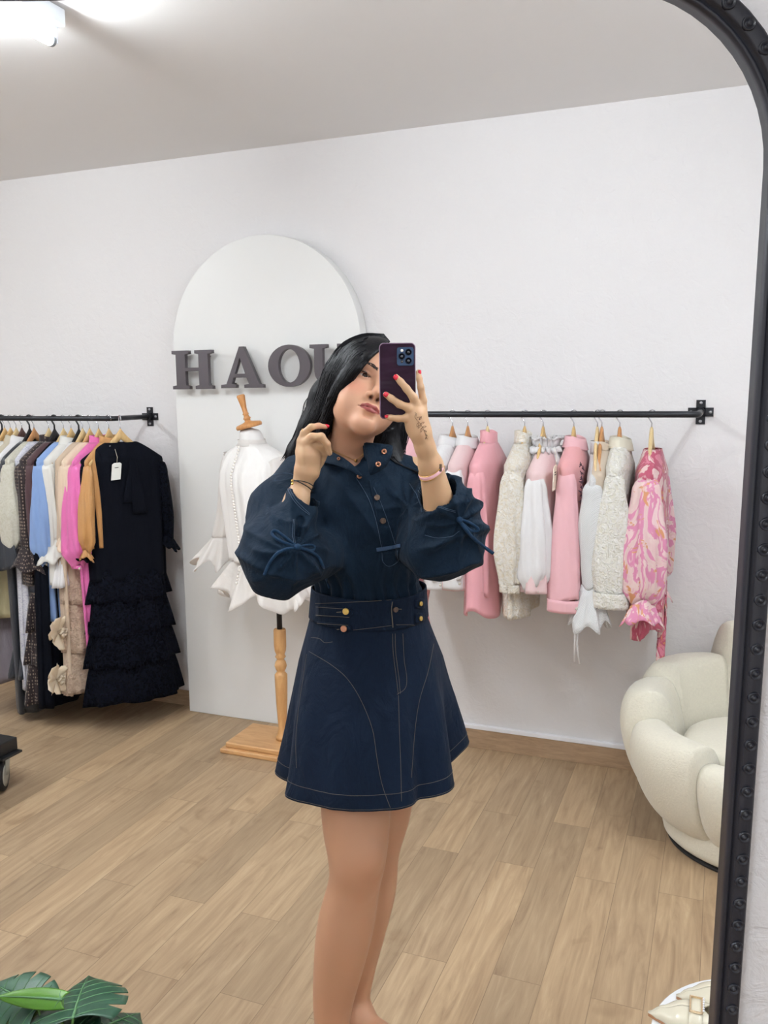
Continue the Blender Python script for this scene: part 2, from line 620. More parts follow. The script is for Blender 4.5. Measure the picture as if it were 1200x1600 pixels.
# ------------------------------------------------------------------ sign letters on the arched board
LY = D - PT - 0.045
LETM = plain('dark_bronze_sign_face', srgb(84, 78, 82), 0.42, metal=0.3, var=0.12, vs=7)
def letter_shape(ch):
    """outline loops in the unit box: outer first, then holes"""
    if ch == 'H':
        s, st = 0.07, 0.045   # serif height, bracket
        return [[(0, 0), (0.42, 0), (0.42, s), (0.325, s + .02), (0.325, 0.47), (0.675, 0.47), (0.675, s + .02), (0.58, s), (0.58, 0), (1, 0), (1, s), (0.9, s + .02), (0.9, 1 - s - .02), (1, 1 - s), (1, 1), (0.58, 1), (0.58, 1 - s), (0.675, 1 - s - .02), (0.675, 0.55), (0.325, 0.55), (0.325, 1 - s - .02), (0.42, 1 - s), (0.42, 1), (0, 1), (0, 1 - s), (0.1, 1 - s - .02), (0.1, s + .02), (0, s)]]
    if ch == 'A':
        s = 0.065
        return [[(0, 0), (0.36, 0), (0.36, s), (0.25, s + .02), (0.30, 0.255), (0.615, 0.255), (0.675, s + .02), (0.56, s), (0.56, 0), (1, 0), (1, s), (0.91, s + .02), (0.56, 1.0), (0.46, 1.0), (0.13, s + .02), (0, s)],
                [(0.325, 0.335), (0.465, 0.76), (0.59, 0.335)]]
    if ch == 'O':
        n = 40
        return [[(0.5 + 0.5 * math.cos(2 * PI * i / n), 0.5 + 0.5 * math.sin(2 * PI * i / n)) for i in range(n)],
                [(0.5 + 0.26 * math.cos(2 * PI * i / n), 0.5 + 0.41 * math.sin(2 * PI * i / n)) for i in range(n)]]
    if ch == 'U':
        s = 0.07
        o = [(0, 1), (0, 1 - s), (0.11, 1 - s - .02)]
        o += [(0.5 - 0.39 * math.cos(a), 0.36 - 0.37 * math.sin(a)) for a in np.linspace(0, PI, 17)]
        o += [(0.89, 1 - s - .02), (1, 1 - s), (1, 1), (0.68, 1), (0.68, 1 - s), (0.8, 1 - s - .02)]
        o += [(0.555 + 0.245 * math.cos(a), 0.36 - 0.29 * math.sin(a)) for a in np.linspace(0, PI, 15)]
        o += [(0.31, 1 - s - .02), (0.42, 1 - s), (0.42, 1)]
        return [o]
def sign_letter(ch, xl, xr, yt, yb, label):
    a = aty(xl, yb, LY)
    b = aty(xr, yt, LY)
    x0, x1, z0, z1 = a[0], b[0], a[2], b[2]
    cu = bpy.data.curves.new('sign_letter', 'CURVE')
    cu.dimensions = '2D'
    cu.fill_mode = 'BOTH'
    cu.extrude = 0.010
    cu.bevel_depth = 0.0015
    for loop in letter_shape(ch):
        sp = cu.splines.new('POLY')
        sp.points.add(len(loop) - 1)
        for p, (u, v) in zip(sp.points, loop):
            p.co = (u * (x1 - x0), v * (z1 - z0), 0, 1)
        sp.use_cyclic_u = True
    o = bpy.data.objects.new('tmp', cu)
    COL.objects.link(o)
    dg = bpy.context.evaluated_depsgraph_get()
    me = bpy.data.meshes.new_from_object(o.evaluated_get(dg))
    bpy.data.objects.remove(o)
    me.materials.clear()
    me.materials.append(LETM)
    o = link(bpy.data.objects.new('sign_letter', me))
    o.location = (x0, LY, z0)
    o.rotation_euler = (PI / 2, 0, 0)
    tag(o, label, 'sign letter', 'dark serif letters of the wall sign')
    # stand-off pins
    for (u, v) in {'H': ((.2, .85), (.8, .85), (.2, .12), (.8, .12)), 'A': ((.5, .88), (.2, .1), (.8, .1)), 'O': ((.1, .5), (.9, .5)), 'U': ((.2, .85), (.85, .85), (.5, .05))}[ch]:
        p = MB().tube([(u * (x1 - x0), v * (z1 - z0), -0.002), (u * (x1 - x0), v * (z1 - z0), -0.0445)], 0.004, 8).build('mounting_pin', LETM, o)
sign_letter('H', 273, 332, 547, 608, 'dark serif letter H, leftmost letter of the wall sign')
sign_letter('A', 348, 411, 541, 606, 'dark serif letter A between the H and the O of the wall sign')
sign_letter('O', 422, 485.5, 538, 604.5, 'dark serif letter O to the left of the woman\'s head')
sign_letter('U', 487, 549, 537, 603, 'dark serif letter U half hidden behind the woman\'s hair')

# ------------------------------------------------------------------ wall rails
RY = D - 0.28
RZ = 1.447
IRON = plain('black_iron_pipe', srgb(34, 35, 40), 0.42, metal=0.35, var=0.2, vs=20)
STEEL = plain('zinc_screw', srgb(190, 190, 195), 0.35, metal=0.8)
def wall_rail(x0, x1, z, label, flanges):
    t = thing('clothes_rail', label, 'clothes rail', (x0, D, z), 0, 'black pipe clothes rails on the back wall')
    L = x1 - x0
    pts = []
    def corner(cx, sx):
        out = []
        for i in range(7):
            a = PI / 2 * i / 6
            out.append((cx - sx * 0.03 * (1 - math.cos(a)) if False else cx - sx * 0.03 + sx * 0.03 * math.cos(a), -0.28 + 0.03 - 0.03 * math.sin(a), 0))
        return out
    left = [(0, -0.004, 0)] + [(0.03 - 0.03 * math.cos(a), -0.25 - 0.03 * math.sin(a), 0) for a in np.linspace(0, PI / 2, 7)]
    right = [(L - 0.03 + 0.03 * math.cos(a), -0.25 - 0.03 * math.sin(a), 0) for a in np.linspace(PI / 2, 0, 7)] + [(L, -0.004, 0)]
    MB().tube(left + right, 0.0115, 14).build('pipe', IRON, t)
    for fx in flanges:
        b = MB()
        for (w_, h_) in ((0.045, 0.0165), (0.0165, 0.045)):
            b.box(fx - w_, fx + w_, -0.005, 0, -h_, h_)
        b.tube([(fx, -0.03, 0), (fx, 0, 0)], 0.0165, 16)
        fl = b.build('wall_flange', IRON, t, smooth=False)
        for dx, dz in ((0.034, 0), (-0.034, 0), (0, 0.034), (0, -0.034)):
            MB().tube([(fx + dx, -0.0085, dz), (fx + dx, -0.004, dz)], 0.006, 10).build('screw', STEEL, fl)
    return t
wall_rail(-1.38, -0.085, 1.442, 'black pipe rail carrying the pink and white blouses right of the woman', [0.0, 1.295])
wall_rail(-4.4, -2.56, 1.422, 'black pipe rail carrying the dark dresses at the left edge', [1.84])

# ------------------------------------------------------------------ hangers
HW1 = wood('pale_beech', srgb(198, 160, 104), srgb(214, 180, 126), 16, (1, 1, 8))
HW2 = wood('light_ash', srgb(206, 178, 128), srgb(222, 198, 152), 16, (1, 1, 8))
HW3 = wood('red_brown_beech', srgb(176, 122, 76), srgb(196, 144, 96), 16, (1, 1, 8))
HBL = plain('black_plastic_hanger', srgb(22, 24, 28), 0.35)
HBR = wood('dark_walnut_hanger', srgb(70, 44, 40), srgb(92, 60, 54), 16, (1, 1, 8))
CHROME = plain('chrome_hook', srgb(200, 200, 205), 0.2, metal=1.0)
def hanger(x, z, rz, mat, label, hookm=None, half=0.158, drop=0.118, thick=0.0075, lift=0.0, name='clothes_hanger', tilt=0.0, hr=0.002):
    """local x along the shoulders; the hook hangs on the rail at z"""
    t = thing(name, label, 'clothes hanger', (x, RY, z), rz, 'clothes hangers on the wall rails')
    t.rotation_euler = (0, tilt, rz)
    hookm = hookm or CHROME
    top = -0.055 + lift
    R = 0.0155
    pts = [(0, 0, top)]
    pts += [(0.002, 0, top + 0.010), (0.0, 0, -0.028), (0.004, 0, -0.02)]
    pts = [(0, 0, top), (0, 0, -0.03), (0.006, 0, -0.02), (0.0148, 0, -0.008)] + [(R * math.cos(a), 0, R * math.sin(a)) for a in np.linspace(-0.15, PI + 0.5, 14)]
    MB().tube([(p[1], p[0], p[2]) for p in pts], hr, 8).build('hook', hookm, t)
    # shaped wooden arms
    n = 22
    rows = []
    for i in range(-n, n + 1):
        u = i / n
        a = abs(u)
        zc = top - 0.012 - drop * (a ** 0.85) - 0.01 * a
        hh = 0.016 * (1 - a) ** 3 + 0.010 - 0.002 * a
        yy = -0.018 * a * a
        th = thick * (1 - 0.25 * a)
        ring = []
        for k in range(12):
            c = 2 * PI * k / 12
            ring.append((u * half, yy + th * math.cos(c), zc + hh * math.sin(c)))
        rows.append(ring)
    b = MB().grid(rows, closed_v=True)
    b.f.append(tuple(range(12)))
    b.f.append(tuple(2 * n * 12 + k for k in range(12)))
    b.build('arms', mat, t)
    return t

# ------------------------------------------------------------------ garments
def lerp(a, b, t):
    return a + (b - a) * t
def interp(tab, t):
    for (t0, v0), (t1, v1) in zip(tab[:-1], tab[1:]):
        if t <= t1:
            k = (t - t0) / max(1e-9, t1 - t0)
            k = k * k * (3 - 2 * k)
            return lerp(v0, v1, max(0, min(1, k)))
    return tab[-1][1]
def PXOF(x, y, z):
    v = RW.T @ (np.array([x, y, z]) - np.array([0, 0, H]))
    return 600 + F * v[0] / -v[2]
def body_panel(rng, L, W, hemw, thick, hemthick, neck=0.055, slope=0.085, folds=9, amp=0.012, waist=None, yoke=0.10, seed=0, hemwave=0.0, n=64, m=44, top=0.0, droop=0.0):
    """closed loft from collar to hem; local x lateral, y front(-)/back(+), z down from the neck"""
    ph = [rng.uniform(0, 6.28) for _ in range(5)]
    rows = []
    for i in range(m + 1):
        t = i / m
        z = -L * t ** 1.25
        s = min(1.0, -z / slope)
        wdt = lerp(neck, W, s ** 0.85)
        if -z > slope:
            k = (-z - slope) / (L - slope)
            wdt = lerp(W, hemw, k) if waist is None else interp([(0, W), (waist[0], waist[1]), (1, hemw)], k)
        dep = lerp(0.030, thick, min(1, s)) if -z < slope else lerp(thick, hemthick, (-z - slope) / (L - slope))
        fa = amp * min(1, max(0, (-z - 0.05) / 0.25))
        ring = []
        for j in range(n):
            a = 2 * PI * j / n
            c, s_ = math.cos(a), math.sin(a)
            e = 0.75
            x = wdt * math.copysign(abs(c) ** e, c)
            y = dep * math.copysign(abs(s_) ** 1.0, s_)
            wv = math.sin(folds * a + ph[0] + 0.6 * math.sin(2.2 * t + ph[1])) * 0.6 + 0.4 * math.sin((folds * 1.7 // 1) * a + ph[2] + t * 1.5)
            d = fa * wv
            nx, ny = c / max(0.03, wdt), s_ / max(0.02, dep)
            q = math.hypot(nx, ny)
            x += d * nx / q * 0.5
            y += d * ny / q
            zz = z - (hemwave * t * math.sin(3 * a + ph[3])) - droop * t * max(0, -s_)
            ring.append((x, y, zz + top))
        rows.append(ring)
    return rows
def sleeve_rows(rng, sx, W, L, prof, slope=0.085, out=0.03, fwd=0.0, fold=5, amp=0.26, n=44, m=30, start=-0.012, bend=0.0, flat=0.55):
    """prof: list of (t, radius); hangs from the shoulder tip on side sx"""
    ph = [rng.uniform(0, 6.28) for _ in range(4)]
    rows = []
    for i in range(m + 1):
        t = i / m
        if t < 0.08:
            k = t / 0.08
            cx = lerp(W * 0.52, W * 0.93, k)
            cz = lerp(-slope * 0.52, -slope, k) - 0.018 * k - 0.006
        else:
            k = (t - 0.08) / 0.92
            cx = W * 0.93 + out * math.sin(k * PI / 2)
            cz = -slope - 0.018 - (L - slope) * k
        cy = fwd * t * t + bend * math.sin(PI * t)
        r = interp(prof, t) * min(1.0, 0.45 + 0.55 * math.sqrt(min(1.0, t / 0.14)))
        ring = []
        for j in range(n):
            a = 2 * PI * j / n
            wv = 1 + amp * min(1, t * 3) * (math.sin(fold * a + ph[0] + 1.2 * math.sin(3 * t + ph[1])) * 0.6 + 0.4 * math.sin((2 * fold - 1) * a + ph[2] + 5 * t))
            ring.append((sx * (cx + r * flat * wv * math.cos(a)), cy + r * wv * math.sin(a), cz + 0.012 * math.sin(2 * a + ph[3]) * t))
        rows.append(ring)
    return rows
def frill_rows(ring, dirs, n_wave, amp, length, m=6, rng=random, flare=0.5, wavez=0.0):
    """flounce growing from a closed ring of points"""
    ring = [np.array(p) for p in ring]
    c = sum(ring) / len(ring)
    rows = [ring]
    ph = rng.uniform(0, 6.28)
    n = len(ring)
    for i in range(1, m + 1):
        t = i / m
        out = []
        for j, p in enumerate(ring):
            a = 2 * PI * j / n
            d = p - c
            d[2] = 0
            q = np.linalg.norm(d) + 1e-9
            d /= q
            wv = math.sin(n_wave * a + ph) + 0.35 * math.sin((2 * n_wave + 1) * a + ph * 2)
            out.append(p + np.array(dirs) * length * t * (1 + wavez * math.sin(n_wave * a + ph + 1.0)) + d * (flare * length * t + amp * t * wv))
        rows.append(out)
    return rows
def upsample(ring, k):
    out = []
    n = len(ring)
    for i in range(n):
        a, b = np.array(ring[i]), np.array(ring[(i + 1) % n])
        for j in range(k):
            out.append(a + (b - a) * j / k)
    return out
def collar_stand(neck, h, mat, parent, dep=0.034, fold=False, z0=-0.004):
    rows = []
    zs = [(0.0, 1.0), (0.35, 0.97), (0.7, 0.94), (1.0, 0.95)]
    if fold:
        zs = [(0, 1.0), (0.6, 0.95), (1.0, 0.97), (1.0, 1.06), (0.5, 1.18), (0.0, 1.28), (-0.25, 1.34)]
    for u, s in zs:
        rows.append([(neck * s * math.cos(a), dep * s * math.sin(a), z0 + h * u - (0.012 * max(0, -math.sin(a)))) for a in np.linspace(0, 2 * PI, 33)[:-1]])
    return MB().grid(rows, closed_v=True).build('collar', mat, parent, solid=0.002)
def ruffle(neck, mat, parent, layers=3, name='ruffle_collar', dep=0.04, rng=random, amp=0.014, z0=0.0, h=0.05):
    b = MB()
    for l in range(layers):
        rows = []
        ph = rng.uniform(0, 6)
        for i in range(6):
            t = i / 5
            row = []
            for j in range(96):
                a = 2 * PI * j / 96
                wv = math.sin(17 * a + ph) + 0.5 * math.sin(29 * a + ph * 2)
                r = 1 + (0.25 + 0.2 * l) * t
                row.append(((neck * r + amp * t * wv) * math.cos(a), (dep * r + amp * t * wv) * math.sin(a), z0 + h * (0.9 * math.sin(t * 2.2) * (1 - 0.35 * l)) - 0.035 * l * t + 0.4 * amp * t * math.sin(23 * a + ph)))
            rows.append(row)
        b.grid(rows, closed_v=True)
    return b.build(name, mat, parent, solid=0.001)

def garment(name, label, cat, x, z, rz, mat, L=0.70, W=0.19, hemw=0.24, thick=0.045, hemthick=0.06, neck=0.055, slope=0.075, folds=9, amp=0.019,
            yb=None, ys=None, sleeve=None, sleeve_mat=None, cuff=None, collar=None, collar_mat=None, bodyname='body', seed=1, group=None, hemwave=0.0, skirt=None, tiers=None, lift=0.0, tilt=0.0, body_rows=None, droop=0.0, one=None):
    rng = random.Random(seed)
    z0 = z - 0.105 + lift
    px = 600.0 if yb is None and ys is None else PXOF(x, RY, z)
    if yb is not None:
        L = z0 - aty(px, yb, RY - 0.06)[2]
    if sleeve and ys is not None:
        sleeve = dict(sleeve)
        sleeve['L'] = z0 - aty(px, ys, RY - 0.19)[2] - (cuff[2] if cuff else 0.0) * 0.85
    t = thing(name, label, cat, (x, RY, z0), rz, group)
    t.rotation_euler = (0, tilt, rz)
    rows = body_panel(rng, L, W, hemw, thick, hemthick, neck, slope, folds, amp, hemwave=hemwave, droop=droop)
    MB().grid(rows, closed_v=True).build(bodyname, mat, t, solid=0.0015)
    if sleeve:
        for sx in (-1, 1):
            if one and sx != one:
                continue
            sr = sleeve_rows(rng, sx, W, slope=slope, **sleeve)
            so = MB().grid(sr, closed_v=True).build('sleeve', sleeve_mat or mat, t, solid=0.0015)
            end = sr[-1]
            c = sum(np.array(p) for p in end) / len(end)
            if cuff:
                kind = cuff[0]
                if kind == 'band':          # plain buttoned cuff
                    _, r, h = cuff[:3]
                    cr = []
                    for k in range(5):
                        u = k / 4
                        cr.append([(c[0] + sx * r * 0.6 * math.cos(a), c[1] + r * math.sin(a), c[2] + 0.006 - h * u) for a in np.linspace(0, 2 * PI, 25)[:-1]])
                    co = MB().grid(cr, closed_v=True).build('cuff', sleeve_mat or mat, t, solid=0.003)
                    MB().lathe([(0.0001, 0.002), (0.005, 0.002), (0.0055, 0)], (c[0] + sx * r * 0.6 * math.cos(-0.9) * 1.06, c[1] - r * math.sin(0.9) * 1.06, c[2] - h * 0.45), 12, axis=(sx * 0.6, -0.8, 0)).build('button', plain('pearl_button', srgb(214, 206, 190), 0.25), co)
                elif kind == 'frill':
                    _, fl, ln, am = cuff[:4]
                    cr = frill_rows(upsample(end, 3), (0, 0, -1), 7, am, ln, rng=rng, flare=fl, wavez=0.12)
                    MB().grid(cr, closed_v=True).build('flared_cuff', cuff[4] if len(cuff) > 4 else (sleeve_mat or mat), t, solid=0.0012)
    cm = collar_mat or mat
    if collar == 'stand':
        collar_stand(neck, 0.035, cm, t)
    elif collar == 'high':
        collar_stand(neck * 0.92, 0.05, cm, t, dep=0.032)
    elif collar == 'shirt':
        collar_stand(neck, 0.032, cm, t, fold=True)
    elif collar == 'ruffle':
        ruffle(neck, cm, t, rng=rng)
    return t, rng

# ------------------------------------------------------------------ dress form and its blouse
FW = wood('honey_oak', srgb(178, 118, 66), srgb(206, 150, 92), 14, (1, 1, 8), 0.4)
FW2 = wood('pale_turned_wood', srgb(196, 146, 92), srgb(214, 168, 114), 14, (1, 1, 8), 0.4)
FORMW = plain('white_form_jersey', srgb(226, 224, 222), 0.8, var=0.02)
pole_top = aty(437, 985, 3.13)
MX0, MY0 = pole_top[0], 3.13
fm = thing('dress_form', 'white dress form on a turned wooden stand in front of the arched board', 'dress form', (MX0, MY0, 0))
b = MB()
bx0, bx1, by0, by1 = -0.235, 0.235, -0.135, 0.135
b.box(bx0, bx1, by0, by1, 0.0, 0.022)
b.box(bx0 + 0.018, bx1 - 0.018, by0 + 0.018, by1 - 0.018, 0.022, 0.045)
b.build('base', wood('pale_base_board', srgb(190, 142, 92), srgb(212, 166, 114), 9, (8, 1, 1), 0.4), fm, smooth=False, bevel=0.006)
prof = [(0.030, 0.045), (0.030, 0.060), (0.024, 0.066), (0.021, 0.078), (0.017, 0.095), (0.0195, 0.13), (0.0245, 0.22), (0.027, 0.31), (0.027, 0.335), (0.022, 0.342), (0.016, 0.350),
        (0.022, 0.360), (0.0265, 0.375), (0.022, 0.392), (0.015, 0.402), (0.019, 0.409), (0.023, 0.414), (0.0175, 0.424), (0.024, 0.44), (0.0265, 0.46), (0.0265, 0.53), (0.024, 0.536)]
MB().lathe(prof, n=28).build('turned_post', FW2, fm)
MB().tube([(0, 0, 0.53), (0, 0, 0.80)], 0.0115, 14).build('rod', IRON, fm)
# torso: leans to the left
zt0 = 0.70
neck_w = aty(384, 668, 3.10)
lean = np.array([neck_w[0] - MX0, 0.0, neck_w[2] - zt0])
NECKZ = neck_w[2]
def tor(z):
    return lean[0] * (z - zt0) / (NECKZ - zt0)
tprof = [(zt0, 0.15, 0.10), (0.78, 0.165, 0.115), (0.86, 0.16, 0.11), (0.95, 0.13, 0.092), (1.0, 0.12, 0.088), (1.06, 0.128, 0.098), (1.15, 0.15, 0.118), (1.20, 0.162, 0.115), (1.245, 0.165, 0.095), (1.28, 0.148, 0.075), (1.302, 0.105, 0.062), (1.316, 0.062, 0.055), (1.334, 0.050, 0.050), (NECKZ, 0.048, 0.048)]
FRZ = -0.35     # turned a little to the right
def form_pt(a, z, rx, ry, extra=0.0, off=(0, 0)):
    c, s = math.cos(a), math.sin(a)
    x, y = (rx + extra) * c, (ry + extra) * s
    return (tor(z) + x * math.cos(FRZ) - y * math.sin(FRZ) + off[0], x * math.sin(FRZ) + y * math.cos(FRZ) + off[1], z)
def tr(z):
    for (z0, a0, b0), (z1, a1, b1) in zip(tprof[:-1], tprof[1:]):
        if z <= z1:
            k = max(0, (z - z0) / (z1 - z0))
            return lerp(a0, a1, k), lerp(b0, b1, k)
    return tprof[-1][1], tprof[-1][2]
rows = [[form_pt(a, z, rx, ry) for a in np.linspace(0, 2 * PI, 49)[:-1]] for z, rx, ry in tprof]
b = MB().grid(rows, closed_v=True)
b.f.append(tuple(range(48))[::-1])
b.f.append(tuple((len(rows) - 1) * 48 + k for k in range(48)))
b.build('torso', FORMW, fm, sub=1)
ax = np.array([lean[0], 0, lean[2]])
ax = ax / np.linalg.norm(ax)
cap = np.array([tor(NECKZ), 0, NECKZ])
MB().lathe([(0.052, -0.002), (0.055, 0.004), (0.055, 0.010), (0.050, 0.016), (0.022, 0.022), (0.012, 0.026), (0.013, 0.034), (0.017, 0.038), (0.012, 0.044), (0.010, 0.052), (0.014, 0.057), (0.010, 0.062), (0.011, 0.085), (0.015, 0.115), (0.0175, 0.132), (0.014, 0.138)], cap, 24, axis=ax + np.array([-0.06, -0.10, 0])).build('neck_finial', FW, fm)

IVC = cloth('ivory_chiffon', srgb(248, 244, 240), 0.75, crease=0.5, cs=22, transl=0.35, alpha=0.85)
IVC2 = cloth('white_satin_front', srgb(246, 243, 240), 0.6, crease=0.35, cs=16, transl=0.15)
bl = thing('ruffled_blouse', 'sheer ivory blouse with a row of pearl buttons and flounced hem on the dress form', 'blouse', (MX0, MY0, 0))
rng = random.Random(5)
rows = []
zs = np.linspace(1.322, 0.840, 40)
n = 120
ph = [rng.uniform(0, 6) for _ in range(6)]
for z in zs:
    rx, ry = tr(z)
    t = (1.322 - z) / (1.322 - 0.840)
    e = 0.006 + 0.022 * min(1, max(0, (t - 0.08) / 0.3))
    if z < 1.2:
        rx = max(rx, lerp(0.158, 0.172, (1.2 - z) / 0.33))
        ry = max(ry, lerp(0.112, 0.13, (1.2 - z) / 0.33))
    ring = []
    for k in range(n):
        a = 2 * PI * k / n
        d = e + 0.006 * min(1, t * 3) * (math.sin(13 * a + ph[0] + 2 * t) + 0.6 * math.sin(22 * a + ph[1]))
        ring.append(form_pt(a, z, rx, ry, d))
    rows.append(ring)
MB().grid(rows, closed_v=True).build('bodice', IVC2, bl, solid=0.0012)
# flounced hem: godets
fr = []
base = rows[-1]
for i in range(11):
    t = i / 10
    ring = []
    for k in range(n * 2):
        a = 2 * PI * k / (n * 2)
        z = 0.843 - 0.15 * t * (1 + 0.22 * math.sin(7 * a + 0.8))
        rx, ry = 0.185, 0.143
        wv = math.sin(11 * a + 0.4) + 0.35 * math.sin(23 * a + 1)
        ring.append(form_pt(a, z, rx + 0.085 * t, ry + 0.075 * t, 0.030 * t ** 0.9 * wv + 0.004))
    fr.append(ring)
MB().grid(fr, closed_v=True).build('flounced_hem', IVC, bl, solid=0.001)
# sleeves hang at both sides, flared and flounced
for sx, L in ((-1, 0.365), (1, 0.47)):
    ring_c = form_pt(0 if sx > 0 else PI, 1.272, 0.155, 0.085)
    rows = []
    m = 26
    for i in range(m + 1):
        t = i / m
        c = np.array([ring_c[0] + sx * (-0.012 + (0.052 if sx < 0 else 0.10) * t ** 1.1), ring_c[1] - 0.02 * t, ring_c[2] - 0.01 - (L - 0.02) * t])
        r = interp([(0, 0.052), (0.15, 0.062), (0.7, 0.050), (1, 0.058)], t)
        rows.append([c + np.array([r * 0.75 * math.cos(a) * (1 + 0.10 * math.sin(6 * a + 3 * t)), r * math.sin(a) * (1 + 0.10 * math.sin(5 * a + sx)), 0.02 * math.cos(a) * sx * (1 - t)]) for a in np.linspace(0, 2 * PI, 37)[:-1]])
    so = MB().grid(rows, closed_v=True).build('sleeve', IVC, bl, solid=0.001)
    cr = frill_rows(upsample(rows[-1], 3), (sx * 0.18, 0, -0.95), 6, 0.022, 0.12, rng=rng, flare=0.55, wavez=0.2, m=9)
    MB().grid(cr, closed_v=True).build('flounced_cuff', IVC, bl, solid=0.001)
# neck band
MB().grid([[form_pt(a, z, 0.056, 0.055, e) for a in np.linspace(0, 2 * PI, 41)[:-1]] for z, e in ((1.314, 0.012), (1.324, 0.004), (1.334, 0.001), (1.340, 0.003))], closed_v=True).build('neck_band', IVC, bl, solid=0.0015)
PEARL = plain('pearl', srgb(236, 230, 222), 0.25, spec=0.6)
AF = -PI / 2 + 0.06
nb = 46
me = None
for k in range(nb):
    z = 1.312 - k * (1.312 - 0.775) / (nb - 1)
    rx, ry = tr(z)
    t = (1.322 - z) / 0.482
    if z < 1.2:
        rx = max(rx, lerp(0.158, 0.172, (1.2 - z) / 0.33)); ry = max(ry, lerp(0.112, 0.13, (1.2 - z) / 0.33))
    e = 0.006 + 0.022 * min(1, max(0, (t - 0.08) / 0.3)) + 0.012
    if z < 0.843:
        e = 0.040 + 0.5 * (0.843 - z); rx, ry = 0.185, 0.143
    if z > 1.2:
        e += 0.002
    p = form_pt(AF, z, rx, ry, e + 0.003)
    if me is None:
        o = MB().lathe([(0.0005, 0.0052), (0.003, 0.0045), (0.005, 0.0018), (0.0052, -0.0015), (0.003, -0.0045), (0.0005, -0.0052)], n=12).build('pearl_button', PEARL, bl)
        me = o.data
    else:
        o = link(bpy.data.objects.new('pearl_button', me), bl)
    o.location = p

# ------------------------------------------------------------------ right rail: pink and white blouses
RG = 'blouses on the rail right of the woman'
def rx(px):
    return aty(px, 645, RY)[0]
R_Z = 1.442
SATINP = cloth('pink_satin', srgb(242, 178, 186), 0.38, wb=0.1, crease=0.35, cs=18, spec=0.5, transl=0.2)
SATINP2 = cloth('rose_satin', srgb(236, 174, 176), 0.42, wb=0.1, crease=0.4, cs=16, spec=0.4, transl=0.2)
POPP = cloth('pale_pink_poplin', srgb(244, 196, 202), 0.75, crease=0.3, cs=20)
BLUSH = cloth('blush_poplin', srgb(242, 214, 214), 0.75, crease=0.3, cs=20)
WPOP = cloth('white_poplin', srgb(240, 238, 238), 0.75, crease=0.3, cs=20)
IVORY = cloth('ivory_embroidered', srgb(244, 234, 214), 0.75, kind='lace', c2=srgb(254, 250, 242), wb=0.9, crease=0.3)
CREAML = cloth('cream_lace', srgb(244, 240, 226), 0.75, kind='lace', c2=srgb(254, 252, 246), wb=1.0, crease=0.3)
RIB = cloth('white_ribbed_knit', srgb(242, 242, 242), 0.8, kind='rib', wb=0.9, crease=0.15)
ORG = cloth('ivory_organza', srgb(240, 226, 208), 0.6, crease=0.3, alpha=0.78, transl=0.4)
FLOR = cloth('pink_floral_satin', srgb(224, 138, 158), 0.42, kind='floral', c2=srgb(198, 92, 118), c3=srgb(218, 146, 92), wb=0.1, crease=0.45, cs=16, spec=0.45)
FLOR2 = cloth('pale_floral_satin', srgb(246, 216, 216), 0.42, kind='floral', c2=srgb(226, 148, 182), c3=srgb(222, 158, 112), wb=0.1, crease=0.45, cs=16, spec=0.45)
PAPER = plain('cream_paper_tag', srgb(236, 226, 206), 0.7, var=0.02)
INK = plain('dark_print', srgb(60, 52, 50), 0.7)
PUFF = [(0, 0.026), (0.2, 0.040), (0.6, 0.056), (0.88, 0.058), (1, 0.034)]
STRA = [(0, 0.026), (0.2, 0.040), (0.6, 0.046), (1, 0.044)]

def stitch_band(t, mat, x, z0, z1, w=0.02, y=-0.05, name='button_placket', nb=0, bm_=None):
    """front placket: flat strip with buttons, standing just off the body front"""
    rows = [[(x - w / 2, y - 0.002, z), (x + w / 2, y - 0.002, z)] for z in np.linspace(z0, z1, 12)]
    o = MB().grid(rows).build(name, mat, t, solid=0.003)
    for k in range(nb):
        z = lerp(z0, z1, (k + 0.7) / (nb + 0.4))
        MB().lathe([(0.0001, 0.002), (0.005, 0.002), (0.0055, 0)], (x, y - 0.004, z), 12, axis=(0, -1, 0)).build('button', bm_ or plain('pearl_button', srgb(214, 206, 190), 0.25), o)
    return o
def hang_tag(t, p, w=0.042, h=0.075, mat=None, ry=0.15, label=None, lines=2):
    b = MB()
    c, s = math.cos(ry), math.sin(ry)
    def q(u, v, d):
        return (p[0] + u * c - v * s * 0.0 + v * 0.12, p[1] + d, p[2] + v + u * s * 0.4)
    P = [(-w / 2, -h), (w / 2, -h), (w / 2, -0.006), (w / 2 - 0.008, 0), (-w / 2 + 0.008, 0), (-w / 2, -0.006)]
    b.prism(P, q, -0.0008, 0.0008)
    o = b.build('price_tag', mat or PAPER, t, smooth=False)
    for k in range(lines):
        MB().prism([(-w * 0.2, -h * 0.3 - k * 0.008), (w * 0.2, -h * 0.3 - k * 0.008), (w * 0.2, -h * 0.3 - k * 0.008 + 0.003), (-w * 0.2, -h * 0.3 - k * 0.008 + 0.003)], q, -0.0018, -0.0009).build('print', INK, o, smooth=False)
    MB().tube([q(0, -0.004, 0), (p[0] + 0.002, p[1] - 0.004, p[2] + 0.025), (p[0] - 0.004, p[1] + 0.004, p[2] + 0.06)], 0.0008, 5).build('string', PAPER, o)
    return o
def sprigs(t, mat, pts, s=0.006, name='embroidery'):
    b = MB()
    for (x, y, z) in pts:
        for k in range(5):
            a = 2 * PI * k / 5 + x * 40
            r = s * (0.8 + 0.4 * math.sin(k * 3 + z * 90))
            c = np.array([x, y, z])
            e = c + np.array([0.0, r * math.cos(a), r * math.sin(a) * 1.2])
            b.tube([c, (c + e) / 2, e], [s * 0.10, s * 0.28, s * 0.08], 6)
    return b.build(name, mat, t)

Q = PI / 2          # sleeves point into the room / to the wall; front faces the right
def rz_for(turn):
    return Q - 0.12 * turn + 0.02
